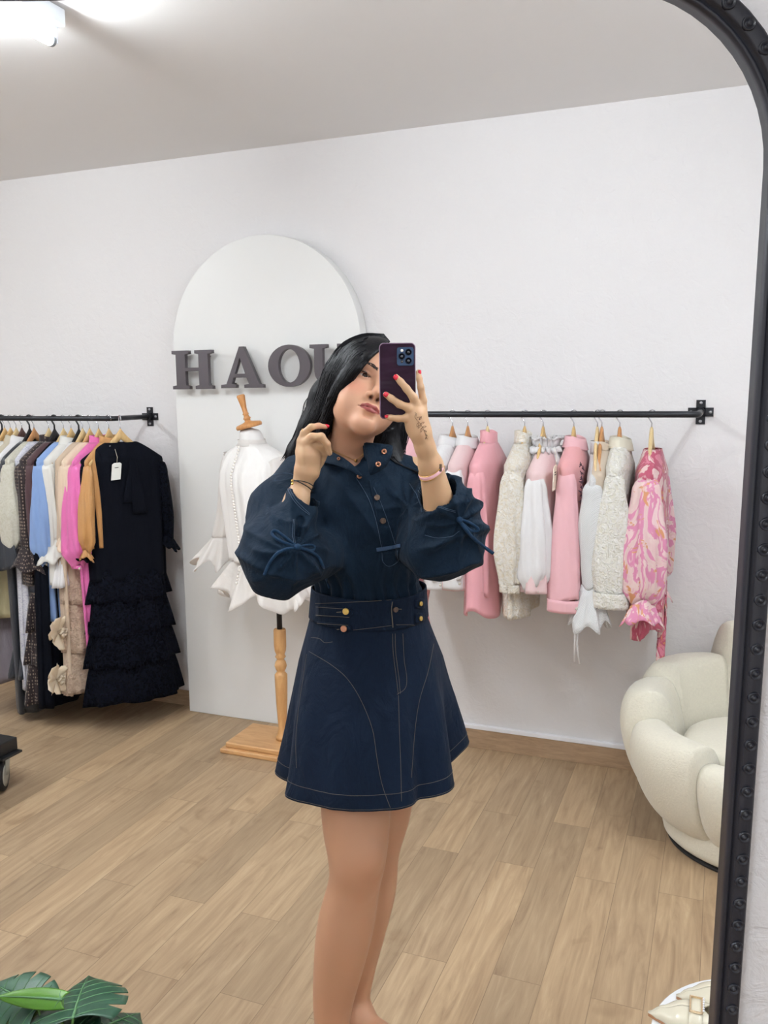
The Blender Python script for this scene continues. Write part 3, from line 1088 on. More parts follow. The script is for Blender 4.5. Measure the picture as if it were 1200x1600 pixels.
# 0: pale pink blouse, mostly behind her hand
hanger(rx(650), R_Z, rz_for(0.3), HW3, 'red brown clothes hanger of the pale pink blouse nearest the woman\'s hand')
garment('blouse', 'pale pink blouse hanging just behind the woman\'s raised forearm', 'blouse', rx(650), R_Z, rz_for(0.3), POPP, yb=918, ys=915, L=0.62, W=0.2, hemw=0.21, thick=0.05, hemthick=0.05, collar='shirt', sleeve=dict(L=0.56, prof=PUFF, out=0.02), cuff=('band', 0.034, 0.05), seed=3, group=RG, folds=7)
t = thing('sash', 'pale pink tie sash hanging below the leftmost blouses beside the woman\'s waist', 'sash', (rx(664), RY, R_Z), 0)
b = MB()
P0 = aty(664, 905, RY - 0.02) - np.array([rx(664), RY, R_Z])
b.grid([[(P0[0] + 0.004 * math.sin(6 * k) + u * 0.022 * (1 + 0.3 * math.sin(7 * k)), -0.03 + 0.012 * math.sin(u * 4 + 5 * k), P0[2] + 0.06 - 0.26 * k + 0.01 * u) for u in np.linspace(-1, 1, 9)] for k in np.linspace(0, 1, 22)])
b.build('tie_end', SATINP2, t, solid=0.0015)
# 1: white shirt
hanger(rx(707), R_Z, rz_for(0.42), HW3, 'red brown clothes hanger with the white collared shirt on the pink rack')
t, _ = garment('shirt', 'white collared shirt hanging between the pale pink blouse and the pink striped shirt', 'shirt', rx(703), R_Z, rz_for(0.42), WPOP, yb=905, ys=915, L=0.60, W=0.185, hemw=0.19, collar='shirt', sleeve=dict(L=0.55, prof=STRA, out=0.01), cuff=('band', 0.036, 0.05), seed=4, group=RG, folds=6)
# 2: pink shirt with white facing
hanger(rx(731), R_Z, rz_for(0.34), HW3, 'clothes hanger of the pale pink shirt with the white sleeve')
t, _ = garment('shirt', 'pale pink shirt with a white sleeve edge left of the glossy pink high-neck blouse', 'shirt', rx(731), R_Z, rz_for(0.34), BLUSH, yb=912, ys=914, L=0.61, W=0.185, hemw=0.20, collar='shirt', collar_mat=WPOP, sleeve=dict(L=0.58, prof=STRA, out=0.01), sleeve_mat=WPOP, cuff=('band', 0.038, 0.055), seed=5, group=RG, folds=6)
# 3: pink satin high neck
hanger(rx(762), R_Z, rz_for(0.3), HW2, 'clothes hanger of the glossy pink high-neck blouse')
t, _ = garment('blouse', 'glossy pink high-neck blouse with back seam next to her dark sleeve', 'blouse', rx(764), R_Z, rz_for(0.3), SATINP, yb=950, ys=925, L=0.72, W=0.175, hemw=0.20, thick=0.05, hemthick=0.065, collar='high', sleeve=dict(L=0.66, prof=[(0, .022), (.2, .034), (.6, .040), (1, .040)], out=0.0), seed=6, group=RG, folds=5, amp=0.011, hemwave=0.02)
# 4: cream embroidered
hanger(rx(820), R_Z, rz_for(0.22), HW1, 'clothes hanger of the cream embroidered blouse')
t, _ = garment('blouse', 'cream blouse with raised scroll embroidery and high collar between pink and ruffled blouses', 'blouse', rx(818), R_Z, rz_for(0.22), IVORY, yb=958, ys=920, L=0.74, W=0.185, hemw=0.17, thick=0.05, hemthick=0.05, collar='high', sleeve=dict(L=0.62, prof=[(0, .024), (.2, .038), (.7, .052), (1, .036)], out=0.02), cuff=('band', 0.036, 0.03), seed=8, group=RG, folds=6, amp=0.012)
# 5: white ruffled collar
hanger(rx(849), R_Z, rz_for(0.5), HW1, 'clothes hanger with bare forked arms above the ruffled collar')
t, _ = garment('blouse', 'off-white blouse, shade and reflected pink painted into its body, with a ruffled collar and a paper price tag', 'blouse', rx(856), R_Z, rz_for(0.5), BLUSH, yb=915, ys=922, L=0.62, W=0.185, hemw=0.215, thick=0.055, hemthick=0.08, collar='ruffle', collar_mat=WPOP, sleeve=dict(L=0.585, prof=PUFF, out=0.015, amp=0.25), sleeve_mat=WPOP, cuff=('band', 0.030, 0.03), seed=9, group=RG, folds=10, amp=0.012, lift=-0.02)  # off-white body takes the blush cloth: shade and pink bounce as colour
hang_tag(t, (-0.175, -0.070, -0.045), 0.055, 0.085)
# 6: pink blouse with dark embroidery
hanger(rx(897), R_Z, rz_for(0.22), HW1, 'clothes hanger of the pink blouse with dark flower embroidery')
t, _ = garment('blouse', 'pink blouse with dark sprig embroidery on the shoulder and wide cuff', 'blouse', rx(900), R_Z, rz_for(0.22), SATINP2, yb=932, ys=950, L=0.645, W=0.18, hemw=0.19, thick=0.05, hemthick=0.05, collar='shirt', collar_mat=POPP, sleeve=dict(L=0.60, prof=[(0, .024), (.2, .036), (.6, .05), (1, .056)], out=0.01, amp=0.08), sleeve_mat=POPP, cuff=('band', 0.058, 0.045), seed=10, group=RG, folds=6)
DK = plain('dark_embroidery_thread', srgb(72, 44, 56), 0.8)
rr = random.Random(2)
for p_ in [(-0.185 + 0.02 * math.sin(k * 2.2) + 0.06 * (k % 3) / 3, -0.050 - 0.002 * (k % 2), -0.06 - 0.016 * k) for k in range(9)]:
    sprigs(t, DK, [p_], 0.008, 'embroidered_sprig')
# 7: white ribbed knit with flared cuff and ties, in front of the tiered organza
hanger(rx(941), R_Z, rz_for(0.16), HW3, 'red brown clothes hanger of the ivory tiered top behind the ribbed white one')
t, _ = garment('top', 'sheer ivory top with three ruffled tiers behind the white ribbed one', 'top', rx(946), R_Z, rz_for(0.16), ORG, yb=None, ys=None, L=0.42, W=0.175, hemw=0.19, thick=0.045, hemthick=0.06, collar='stand', seed=11, group=RG, folds=7, lift=-0.02)
for k in range(3):
    base = [(0.125 * math.cos(a), 0.055 * math.sin(a), -0.24 - 0.062 * k) for a in np.linspace(0, 2 * PI, 97)[:-1]]
    MB().grid(frill_rows(base, (0, 0, -1), 8, 0.014, 0.11, flare=0.42, wavez=0.1, rng=random.Random(k)), closed_v=True).build('ruffled_tier', ORG, t, solid=0.001)
hanger(rx(934), R_Z, rz_for(0.02), HW2, 'pale clothes hanger of the white ribbed knit top')
t, _ = garment('top', 'white ribbed knit top with flared cuff and two hanging ties', 'top', rx(938), R_Z, rz_for(0.02), RIB, yb=925, ys=962, L=0.60, W=0.185, hemw=0.16, thick=0.03, hemthick=0.03, collar='high', sleeve=dict(L=0.60, prof=[(0, .018), (.15, .034), (.45, .045), (.8, .034), (1, .028)], out=0.0, amp=0.05), cuff=('frill', 0.30, 0.135, 0.008), seed=12, group=RG, folds=6, lift=-0.035)
MB().tube([(-0.17, 0.02, -0.50), (-0.19, 0.035, -0.56), (-0.185, 0.04, -0.66), (-0.19, 0.03, -0.73)], 0.0032, 7).tube([(-0.17, 0.025, -0.50), (-0.20, 0.045, -0.58), (-0.205, 0.045, -0.72)], 0.0032, 7).build('tie', WPOP, t)
# 8: cream lace shirt
hanger(rx(969), R_Z, rz_for(0.08), HW3, 'red brown clothes hanger of the cream lace shirt')
t, _ = garment('shirt', 'cream lace shirt with satin bow collar and wide buttoned cuff', 'shirt', rx(971), R_Z, rz_for(0.08), CREAML, yb=905, ys=942, L=0.60, W=0.185, hemw=0.17, thick=0.045, hemthick=0.045, collar='shirt', collar_mat=cloth('cream_satin', srgb(232, 226, 208), 0.5), sleeve=dict(L=0.585, prof=[(0, .020), (.15, .034), (.5, .056), (.8, .066), (1, .056)], out=0.015, amp=0.06, flat=0.42), cuff=('band', 0.060, 0.055), seed=13, group=RG, folds=5)
CRS = cloth('cream_satin', srgb(232, 226, 208), 0.5)
MB().grid([[(-lerp(0.03, 0.08, k) + u * 0.004, 0.045 + 0.03 * k + 0.005 * math.sin(5 * k + u), 0.0 - 0.11 * k + u * lerp(0.014, 0.03, k)) for u in np.linspace(-1, 1, 8)] for k in np.linspace(0, 1, 12)]).build('collar_bow', CRS, t, solid=0.002)
# 9: floral satin
hanger(rx(1019), R_Z, rz_for(0.26), HW2, 'pale clothes hanger at the right end holding the floral blouse')
t, _ = garment('blouse', 'pink and orange floral satin blouse, last on the right of the rail', 'blouse', rx(1022), R_Z, rz_for(0.26), FLOR, yb=983, ys=960, L=0.64, W=0.18, hemw=0.175, thick=0.05, hemthick=0.055, collar=None, sleeve=dict(L=0.60, prof=[(0, .028), (.15, .046), (.6, .064), (.9, .060), (1, .034)], out=0.03, amp=0.22), sleeve_mat=FLOR2, cuff=('frill', 0.5, 0.07, 0.004), seed=14, group=RG, folds=8, amp=0.016, lift=-0.015, hemwave=0.02)
MB().grid([[(0.02 + u * 0.028 + 0.008 * math.sin(4 * k), -0.05 + 0.014 * math.sin(3 * u + 5 * k), -0.52 - 0.24 * k + 0.012 * u) for u in np.linspace(-1, 1, 9)] for k in np.linspace(0, 1, 18)]).build('tie_end', FLOR, t, solid=0.0015)

# ------------------------------------------------------------------ left rail: dark and long dresses
LG = 'garments on the rail at the left edge'
LZ = 1.422
def lx(px):
    return aty(px, 653, RY)[0]
BLACKC = cloth('black_georgette', srgb(8, 11, 20), 0.85, crease=0.5, cs=18, transl=0.02, spec=0.1, sheen=0.0)
BLACKL = cloth('black_lace', srgb(8, 11, 20), 0.85, kind='sheerlace', c2=srgb(10, 13, 23), alpha=0.8, wb=0.15, transl=0.05, spec=0.08, sheen=0.0)
CHAR = cloth('charcoal_satin', srgb(30, 35, 44), 0.4, crease=0.4, cs=14, spec=0.5, transl=0.02)
DOTS = cloth('brown_printed_georgette', srgb(38, 28, 30), 0.75, kind='dots', c2=srgb(132, 116, 104), crease=0.4, cs=18, transl=0.02)
BURG = cloth('burgundy_brown_satin', srgb(74, 50, 54), 0.5, crease=0.4, transl=0.03)
BLUE = cloth('sky_blue_poplin', srgb(148, 178, 226), 0.7, crease=0.3, cs=18)
PEACH = cloth('peach_georgette', srgb(240, 218, 194), 0.7, crease=0.4, cs=18)
HOT = cloth('bright_pink_taffeta', srgb(234, 120, 184), 0.5, crease=0.6, cs=26, transl=0.15)
TAN = cloth('caramel_satin', srgb(196, 144, 86), 0.4, crease=0.6, cs=24, spec=0.5, transl=0.1)
SAGE = cloth('pale_sage_lace', srgb(210, 206, 188), 0.7, kind='lace', c2=srgb(222, 219, 206), crease=0.3)
BEIGEL = cloth('beige_lace', srgb(212, 184, 160), 0.75, kind='lace', c2=srgb(228, 204, 182), wb=1.0, crease=0.3)
BEIGE = cloth('beige_tulle', srgb(218, 196, 172), 0.75, crease=0.4, cs=18)
LAV = cloth('grey_lavender_chiffon', srgb(206, 196, 204), 0.75, crease=0.4, cs=16)
PATT = cloth('slate_marbled_print', srgb(52, 60, 70), 0.7, kind='marble', c2=srgb(150, 160, 166), transl=0.03)
LEMON = cloth('pale_yellow_cotton', srgb(222, 210, 168), 0.75)
WSAT = cloth('white_satin', srgb(238, 236, 230), 0.4, crease=0.4, cs=16, spec=0.45)
PETAL = cloth('cream_petal_organza', srgb(252, 238, 216), 0.6, crease=0.25, transl=0.35)
BPUF = [(0, 0.026), (0.2, 0.042), (0.55, 0.06), (0.85, 0.068), (1, 0.026)]
def lrz(turn=0.0):
    return PI / 2 - (turn if turn > 0.3 else 0.25 * turn - 0.04)
def skirt_tiers(t, rng, mat, zs, W0, D0, grow, amp=0.012, waves=9, name='ruffled_tier', x0=0.0):
    """one flounce per tier, each starting a little above the last one's hem"""
    for k, (za, zb) in enumerate(zip(zs[:-1], zs[1:])):
        wa, da = W0 + grow * k, D0 + grow * 0.5 * k
        rows = []
        ph = rng.uniform(0, 6.28)
        for i in range(9):
            u = i / 8
            ring = []
            for j in range(110):
                a = 2 * PI * j / 110
                wv = math.sin(waves * a + ph) + 0.4 * math.sin((2 * waves + 3) * a + 2 * ph)
                e = u ** 0.8
                ring.append((x0 + (wa + (grow * 1.2 + 0.016) * e + amp * e * wv) * math.cos(a), (da + (grow * 0.8 + 0.016) * e + amp * e * wv) * math.sin(a), za + 0.015 - (za + 0.015 - zb) * u + 0.006 * e * math.sin(3 * a + ph)))
            rows.append(ring)
        MB().grid(rows, closed_v=True).build(name, mat, t, solid=0.0012)
def lg(px, rzt, hm, hlabel, name, label, cat, mat, wood_hanger=True, hx=0.0, **k):
    if hlabel:
        hanger(lx(px) + hx, LZ, lrz(rzt), hm, hlabel, hookm=None if wood_hanger else HBL, hr=0.002 if wood_hanger else 0.004)
    return garment(name, label, cat, lx(px), LZ, lrz(rzt), mat, group=LG, **k)

# hidden-most first, from the left edge
lg(-14, 0.1, HW1, None, 'dress', 'grey lavender chiffon dress whose skirt shows low at the left edge', 'dress', LAV, yb=1058, L=1, W=0.18, hemw=0.28, hemthick=0.07, seed=21, folds=11, amp=0.012)
t, r_ = lg(2, 0.1, HBL, 'black plastic clothes hanger nearest the left edge', 'dress', 'slate marbled print dress at the left edge behind the white satin blouse', 'dress', PATT, wood_hanger=False, yb=925, L=1, W=0.18, hemw=0.2, seed=22)
lg(6, 0.05, HW1, 'pale clothes hanger of the pale yellow top at the left edge', 'top', 'pale yellow cotton top showing its hem at the left edge', 'top', LEMON, yb=958, L=1, W=0.17, hemw=0.205, seed=23)
t, r_ = lg(15, 0.12, HW1, 'pale clothes hanger of the white satin bow blouse', 'blouse', 'white satin blouse with a hanging bow and narrow cuff at the left edge', 'blouse', WSAT, yb=868, ys=868, L=0.6, W=0.18, hemw=0.18, sleeve=dict(L=.5, prof=PUFF, out=0.02), cuff=('band', 0.028, 0.05), seed=24)
MB().grid([[(-0.10 - 0.05 * k + u * 0.025, -0.062 - 0.02 * math.sin(3 * k), -0.06 - 0.16 * k + u * 0.01) for u in np.linspace(-1, 1, 7)] for k in np.linspace(0, 1, 12)]).build('neck_bow', WSAT, t, solid=0.002)
lg(24, 0.06, HW2, 'clothes hanger of the stone beige shirt', 'shirt', 'stone beige shirt left of the charcoal satin dress', 'shirt', cloth('stone_linen', srgb(208, 198, 176), 0.8), yb=850, ys=800, L=.6, W=0.18, hemw=0.18, sleeve=dict(L=.5, prof=STRA, out=0.0), collar='shirt', seed=25)
hanger(lx(33), LZ, lrz(0.05), HBR, 'dark walnut clothes hanger among the pale ones at the left')
lg(33, 0.0, HBR, None, 'shirt', 'white shirt with soft collar squeezed beside the walnut hanger', 'shirt', WPOP, yb=840, L=.6, W=0.17, hemw=0.17, collar='shirt', seed=41)
# charcoal satin long dress
t, r_ = lg(45, 0.06, HBL, 'black plastic clothes hanger of the charcoal satin dress', 'dress', 'charcoal satin long dress with a flared skirt reaching almost to the floor', 'dress', CHAR, wood_hanger=False, yb=1098, L=1, W=0.185, hemw=0.19, hemthick=0.07, sleeve=dict(L=0.55, prof=[(0, .03), (.3, .05), (.7, .05), (.95, .07), (1, .075)], out=0.02), seed=26, folds=7, amp=0.018)
skirt_tiers(t, r_, CHAR, (-0.93, -1.10), 0.16, 0.07, 0.02, amp=0.02, waves=7, name='flounced_hem')
# sage lace blouse
lg(52, 0.14, HW3, 'red brown clothes hanger with broad shoulders among the left garments', 'blouse', 'pale sage lace blouse with full sleeves between the charcoal and the dotted dress', 'blouse', SAGE, yb=850, ys=862, L=.6, W=0.185, hemw=0.18, sleeve=dict(L=.5, prof=[(0, .026), (.2, .046), (.6, .066), (.85, .055), (1, .022)], out=0.02, amp=0.1), seed=27)
lg(59, 0.0, None, None, 'dress', 'white and mauve printed dress whose hem peeks below the dotted dress', 'dress', cloth('white_mauve_print', srgb(226, 226, 232), 0.7, kind='marble', c2=srgb(170, 168, 196)), yb=1062, L=1, W=0.16, hemw=0.2, thick=0.03, hemthick=0.05, seed=28)
# dotted brown tiered dress
t, r_ = lg(75, 0.16, HW2, 'pale clothes hanger of the brown dotted dress', 'dress', 'dark brown dress with small pale motifs and three hanging tiers', 'dress', DOTS, yb=905, ys=880, L=.8, W=0.185, hemw=0.20, hemthick=0.07, collar='stand', sleeve=dict(L=.5, prof=[(0, .03), (.2, .046), (.7, .046), (1, .05)], out=0.0), cuff=('frill', 0.55, 0.09, 0.008), seed=29, folds=9, amp=0.014)
skirt_tiers(t, r_, DOTS, (-0.70, -0.86, -1.02, -1.20), 0.17, 0.065, 0.016, amp=0.014, waves=8)
lg(84, 0.12, HBL, 'black plastic clothes hanger with wide shoulders left of the white shirt', 'blouse', 'burgundy brown blouse mostly hidden right of the dotted dress', 'blouse', BURG, wood_hanger=False, yb=890, ys=860, L=.6, W=0.18, hemw=0.19, sleeve=dict(L=.5, prof=STRA, out=0.0), seed=30)
lg(94, 0.0, None, None, 'dress', 'black georgette dress behind the blue shirt', 'dress', BLACKC, yb=1085, L=1, W=0.18, hemw=0.24, thick=.03, hemthick=0.06, seed=31)
lg(98, 0.14, HW2, 'clothes hanger of the sky blue shirt', 'shirt', 'sky blue shirt with a dangling cuff tie left of the white ruffled shirt', 'shirt', BLUE, yb=960, ys=882, L=.6, W=0.18, hemw=0.19, sleeve=dict(L=.5, prof=PUFF, out=0.01), cuff=('band', 0.030, 0.03), seed=32)
t, r_ = lg(110, 0.16, HW1, 'clothes hanger of the white shirt beside the black ones', 'shirt', 'white shirt with open collar and flared cuffs between blue and peach garments', 'shirt', WSAT, yb=905, ys=868, L=.6, W=0.175, hemw=0.19, thick=.045, hemthick=.07, collar='shirt', sleeve=dict(L=.5, prof=[(0, .026), (.2, .040), (.7, .042), (1, .034)], out=0.0), cuff=('frill', 0.5, 0.085, 0.008), seed=33)
hanger(lx(122), LZ, lrz(0.1), HBL, 'black plastic clothes hanger with a thin hook right of the white shirt', hookm=HBL, hr=0.004)
t, r_ = lg(122, 0.08, HBL, None, 'top', 'white flared peplum top hanging low between the blue and peach garments', 'top', WPOP, yb=905, L=.6, W=0.15, hemw=0.17, thick=.03, hemthick=0.03, seed=34)
skirt_tiers(t, r_, WPOP, (-0.47, -0.64), 0.16, 0.03, 0.03, amp=0.014, waves=7, name='flared_peplum')
t, r_ = lg(139, 0.18, HW1, 'clothes hanger of the peach blouse', 'blouse', 'peach georgette blouse left of the bright pink puff sleeve', 'blouse', PEACH, yb=862, ys=850, L=.6, W=0.18, hemw=0.19, sleeve=dict(L=.5, prof=STRA, out=0.0), cuff=('frill', 0.45, 0.05, 0.006), seed=35)
# beige lace tiered dress with fabric flowers
t, r_ = lg(128, 0.14, HW2, 'clothes hanger of the beige lace dress', 'dress', 'beige lace tiered dress with cream fabric flowers near its hem', 'dress', BEIGE, yb=1070, L=.8, W=0.18, hemw=0.20, thick=.04, hemthick=0.05, seed=36, folds=9)
skirt_tiers(t, r_, BEIGEL, (-0.50, -0.72, -0.94, -1.14), 0.155, 0.055, 0.014, amp=0.010, waves=7)
def flower(t, c, s, n=7, seed=0):
    rg = random.Random(seed)
    b = MB()
    for k in range(n):
        a = 2 * PI * k / n + rg.uniform(-.25, .25)
        L = s * rg.uniform(0.75, 1.1)
        rows = []
        for i in range(7):
            u = i / 6
            w_ = L * 0.55 * math.sin(min(1, u * 1.15) * PI * 0.82) * (1 - 0.2 * u)
            rows.append([(c[0] + L * u * math.cos(a) - v * w_ * math.sin(a), c[1] - 0.02 - L * 0.35 * u * u + 0.012 * abs(v), c[2] + L * u * math.sin(a) + v * w_ * math.cos(a)) for v in np.linspace(-1, 1, 7)])
        b.grid(rows)
    for k in range(5):
        a = 2 * PI * k / 5
        b.tube([(c[0], c[1] - 0.02, c[2]), (c[0] + s * .16 * math.cos(a), c[1] - 0.05, c[2] + s * .16 * math.sin(a)), (c[0] + s * .26 * math.cos(a + .7), c[1] - 0.045, c[2] + s * .26 * math.sin(a + .7))], s * 0.07, 7)
    return b.build('fabric_flower', PETAL, t, solid=0.001)
flower(t, (-0.22, 0.03, -0.84), 0.085, 7, 1)
flower(t, (-0.25, 0.03, -1.05), 0.080, 7, 2)
# bright pink
t, r_ = lg(153, 0.20, HW1, 'clothes hanger of the bright pink blouse', 'dress', 'bright pink taffeta dress with gathered puff sleeves', 'dress', HOT, yb=1084, ys=886, L=.8, W=0.18, hemw=0.14, thick=.03, hemthick=.03, collar='stand', sleeve=dict(L=.5, prof=BPUF, out=0.02, amp=0.2), cuff=('band', 0.022, 0.016), seed=37)
# caramel satin
t, r_ = lg(169, 0.24, HW1, 'clothes hanger of the caramel satin dress', 'dress', 'caramel satin dress with balloon sleeves behind the black lace dress', 'dress', TAN, yb=852, ys=868, L=.8, W=0.165, hemw=0.16, thick=.03, hemthick=.03, collar='stand', sleeve=dict(L=.5, prof=[(0, .02), (.2, .032), (.6, .045), (.85, .05), (1, .022)], out=0.04, amp=0.2), cuff=('frill', 0.4, 0.03, 0.004), seed=38)
# black lace tiered dress, front most
TURN = 0.62
hanger(lx(187), LZ, lrz(TURN), HW1, 'pale clothes hanger holding the tiered black lace dress')
t, r_ = garment('dress', 'tiered black lace dress with a neck bow and white tag, rightmost on the left rail', 'dress', lx(187) , LZ, lrz(TURN), BLACKC, yb=905, ys=868, L=.6, W=0.185, hemw=0.175, thick=0.05, hemthick=0.06, neck=0.07, seed=39, group=LG, folds=7, amp=0.010,
    sleeve=dict(L=.5, prof=[(0, .036), (.2, .050), (.7, .054), (1, .042)], out=0.02, amp=0.1), sleeve_mat=BLACKL, cuff=('frill', 0.5, 0.05, 0.006, BLACKL))
skirt_tiers(t, r_, BLACKC, (-0.56, -0.70, -0.85, -1.00, -1.17), 0.130, 0.034, 0.012, amp=0.003, waves=8, name='under_tier')
skirt_tiers(t, r_, BLACKL, (-0.575, -0.715, -0.865, -1.015, -1.185), 0.155, 0.055, 0.013, amp=0.012, waves=8, name='lace_tier')
for sx, e in ((-1, 0.0), (1, 0.05)):
    MB().grid([[(0.03 + sx * 0.022 * k + u * lerp(0.012, 0.035, k), -0.066 - 0.004 * math.sin(4 * k), -0.07 - (0.20 + e) * k) for u in np.linspace(-1, 1, 7)] for k in np.linspace(0, 1, 14)]).build('neck_tie', BLACKC, t, solid=0.002)
hang_tag(t, (-0.045, -0.078, -0.085), 0.042, 0.075, plain('white_paper_tag', srgb(232, 232, 226), 0.6), lines=1)
MB().box(-0.06, -0.03, -0.03, -0.028, -0.028, -0.012).build('neck_label', WSAT, t, smooth=False)

# ------------------------------------------------------------------ shell armchair
BOUC = plain('cream_boucle', srgb(218, 213, 196), 0.92, sheen=0.3, var=0.07, vs=120, bump=0.9, bs=170)
def armchair():
    cx, cy = 0.235, 2.99
    t = thing('armchair', 'cream boucle shell armchair against the wall at the right', 'armchair', (cx, cy, 0), 0)
    front = -PI / 2 - 0.20
    A_, B_ = 1.22, 0.93       # wider than deep
    def lobe(a0, a1, htop, rmid0, flare, th, name='padded_lobe', ztop_off=0.0, h2=None):
        nu, nv = 17, 44
        rows = []
        for i in range(nu):
            u = i / (nu - 1)
            ang = lerp(a0, a1, u)
            bul = math.sqrt(max(0.0, 1 - (2 * u - 1) ** 2))
            hh = htop if h2 is None else lerp(htop, h2, u)
            zlo = 0.085
            ring = []
            for j in range(nv):
                v = 2 * PI * j / nv
                c, s = math.cos(v), math.sin(v)
                zz = (zlo + hh) / 2 + (hh - zlo) / 2 * math.copysign(abs(s) ** 0.82, s) * (0.97 + 0.03 * bul)
                k_ = min(1.0, max(0.0, (zz - zlo) / (0.46 - zlo)))
                rm = rmid0 + flare * math.sin(k_ * PI / 2) - 0.05 * max(0, (zz - 0.50) / 0.30)
                r = rm + (th * (0.86 + 0.14 * bul)) * math.copysign(abs(c) ** 0.72, c) + 0.020 * (bul - 0.6) * (1 if c > 0 else 0.4)
                ring.append((A_ * r * math.cos(ang), B_ * r * math.sin(ang), zz))
            rows.append(ring)
        b = MB().grid(rows, closed_v=True)
        b.f.append(tuple(range(nv)))
        b.f.append(tuple((nu - 1) * nv + q for q in range(nv)))
        tess(b.build(name, BOUC, t))
    # angle measured clockwise from the front, towards the image left
    def A(d):
        return front - math.radians(d)
    seq = [(24, 66, 0.43, None), (66, 98, 0.52, None), (98, 138, 0.575, None), (138, 180, 0.70, None), (180, 222, 0.72, None), (222, 262, 0.60, None), (262, 294, 0.52, None), (294, 336, 0.43, None)]
    for d0, d1, h_, h2 in seq:
        lobe(A(d0), A(d1), h_, 0.275, 0.085, 0.078, h2=h2)
    lobe(A(-24), A(24), 0.375, 0.275, 0.075, 0.075, name='front_lobe')
    def disc(name, rx_, ry_, z0, z1, rnd, off=(0, 0), ex=2.4, mat=BOUC):
        prof = [(0.001, z0), (1 - rnd, z0), (1 - rnd * .3, z0 + (z1 - z0) * .15), (1, z0 + (z1 - z0) * .5), (1 - rnd * .3, z0 + (z1 - z0) * .85), (1 - rnd, z1 - 0.004), (0.5, z1 + 0.008), (0.001, z1 + 0.012)]
        rows = []
        for r, z in prof:
            ring = []
            for q in range(56):
                a = 2 * PI * q / 56
                c, s = math.cos(a), math.sin(a)
                m = (abs(c) ** ex + abs(s) ** ex) ** (-1 / ex)
                ring.append((off[0] + rx_ * r * m * c, off[1] + ry_ * r * m * s, z))
            rows.append(ring)
        return MB().grid(rows, closed_v=True).build(name, mat, t, sub=1)
    disc('seat_cushion', 0.33, 0.24, 0.27, 0.385, 0.14, (0.0, -0.01), ex=2.2)
    disc('plinth', 0.385 , 0.30, 0.012, 0.13, 0.05, ex=2.0)
    disc('glide_base', 0.365, 0.285, 0.0, 0.015, 0.02, ex=2.0, mat=plain('black_base_felt', srgb(26, 24, 24), 0.8))
armchair()

# ------------------------------------------------------------------ round white table with shoes
TW = plain('white_gloss_table', srgb(238, 240, 242), 0.25, var=0.01)
TZ = 0.45
pA = atz(1017, 1600, TZ)
pB = atz(1114, 1528, TZ)
pM = atz(1045, 1553, TZ)
def circle3(a, b, c):
    A = np.array([[b[0] - a[0], b[1] - a[1]], [c[0] - a[0], c[1] - a[1]]]) * 2
    r_ = np.array([b[0] ** 2 - a[0] ** 2 + b[1] ** 2 - a[1] ** 2, c[0] ** 2 - a[0] ** 2 + c[1] ** 2 - a[1] ** 2])
    s_ = np.linalg.solve(A, r_)
    return s_, math.hypot(s_[0] - a[0], s_[1] - a[1])
c3, Rr = circle3(pA, pM, pB)
print('table', c3, Rr)
tc = c3
tb = thing('side_table', 'round white side table in the lower right corner carrying the shoes', 'table', (tc[0], tc[1], 0))
MB().lathe([(0.001, TZ - 0.022), (Rr - 0.004, TZ - 0.022), (Rr, TZ - 0.018), (Rr, TZ - 0.003), (Rr - 0.003, TZ), (0.001, TZ)], n=72).build('table_top', TW, tb, bevel=0.0)
MB().lathe([(0.14, 0.0), (0.14, 0.012), (0.03, 0.02), (0.022, 0.04), (0.022, TZ - 0.03), (0.05, TZ - 0.022)], n=32).build('pedestal', TW, tb)
SHOE = plain('ivory_patent_leather', srgb(208, 201, 180), 0.2, spec=0.6, coat=0.4, var=0.02)
SOLE = plain('tan_shoe_sole', srgb(168, 120, 86), 0.5)
LINING = plain('beige_shoe_lining', srgb(206, 190, 162), 0.6)
GOLD = plain('gold_buckle', srgb(226, 200, 164), 0.25, metal=0.9)
GEM = plain('clear_rhinestone', srgb(232, 232, 238), 0.08, spec=0.9, coat=1.0)
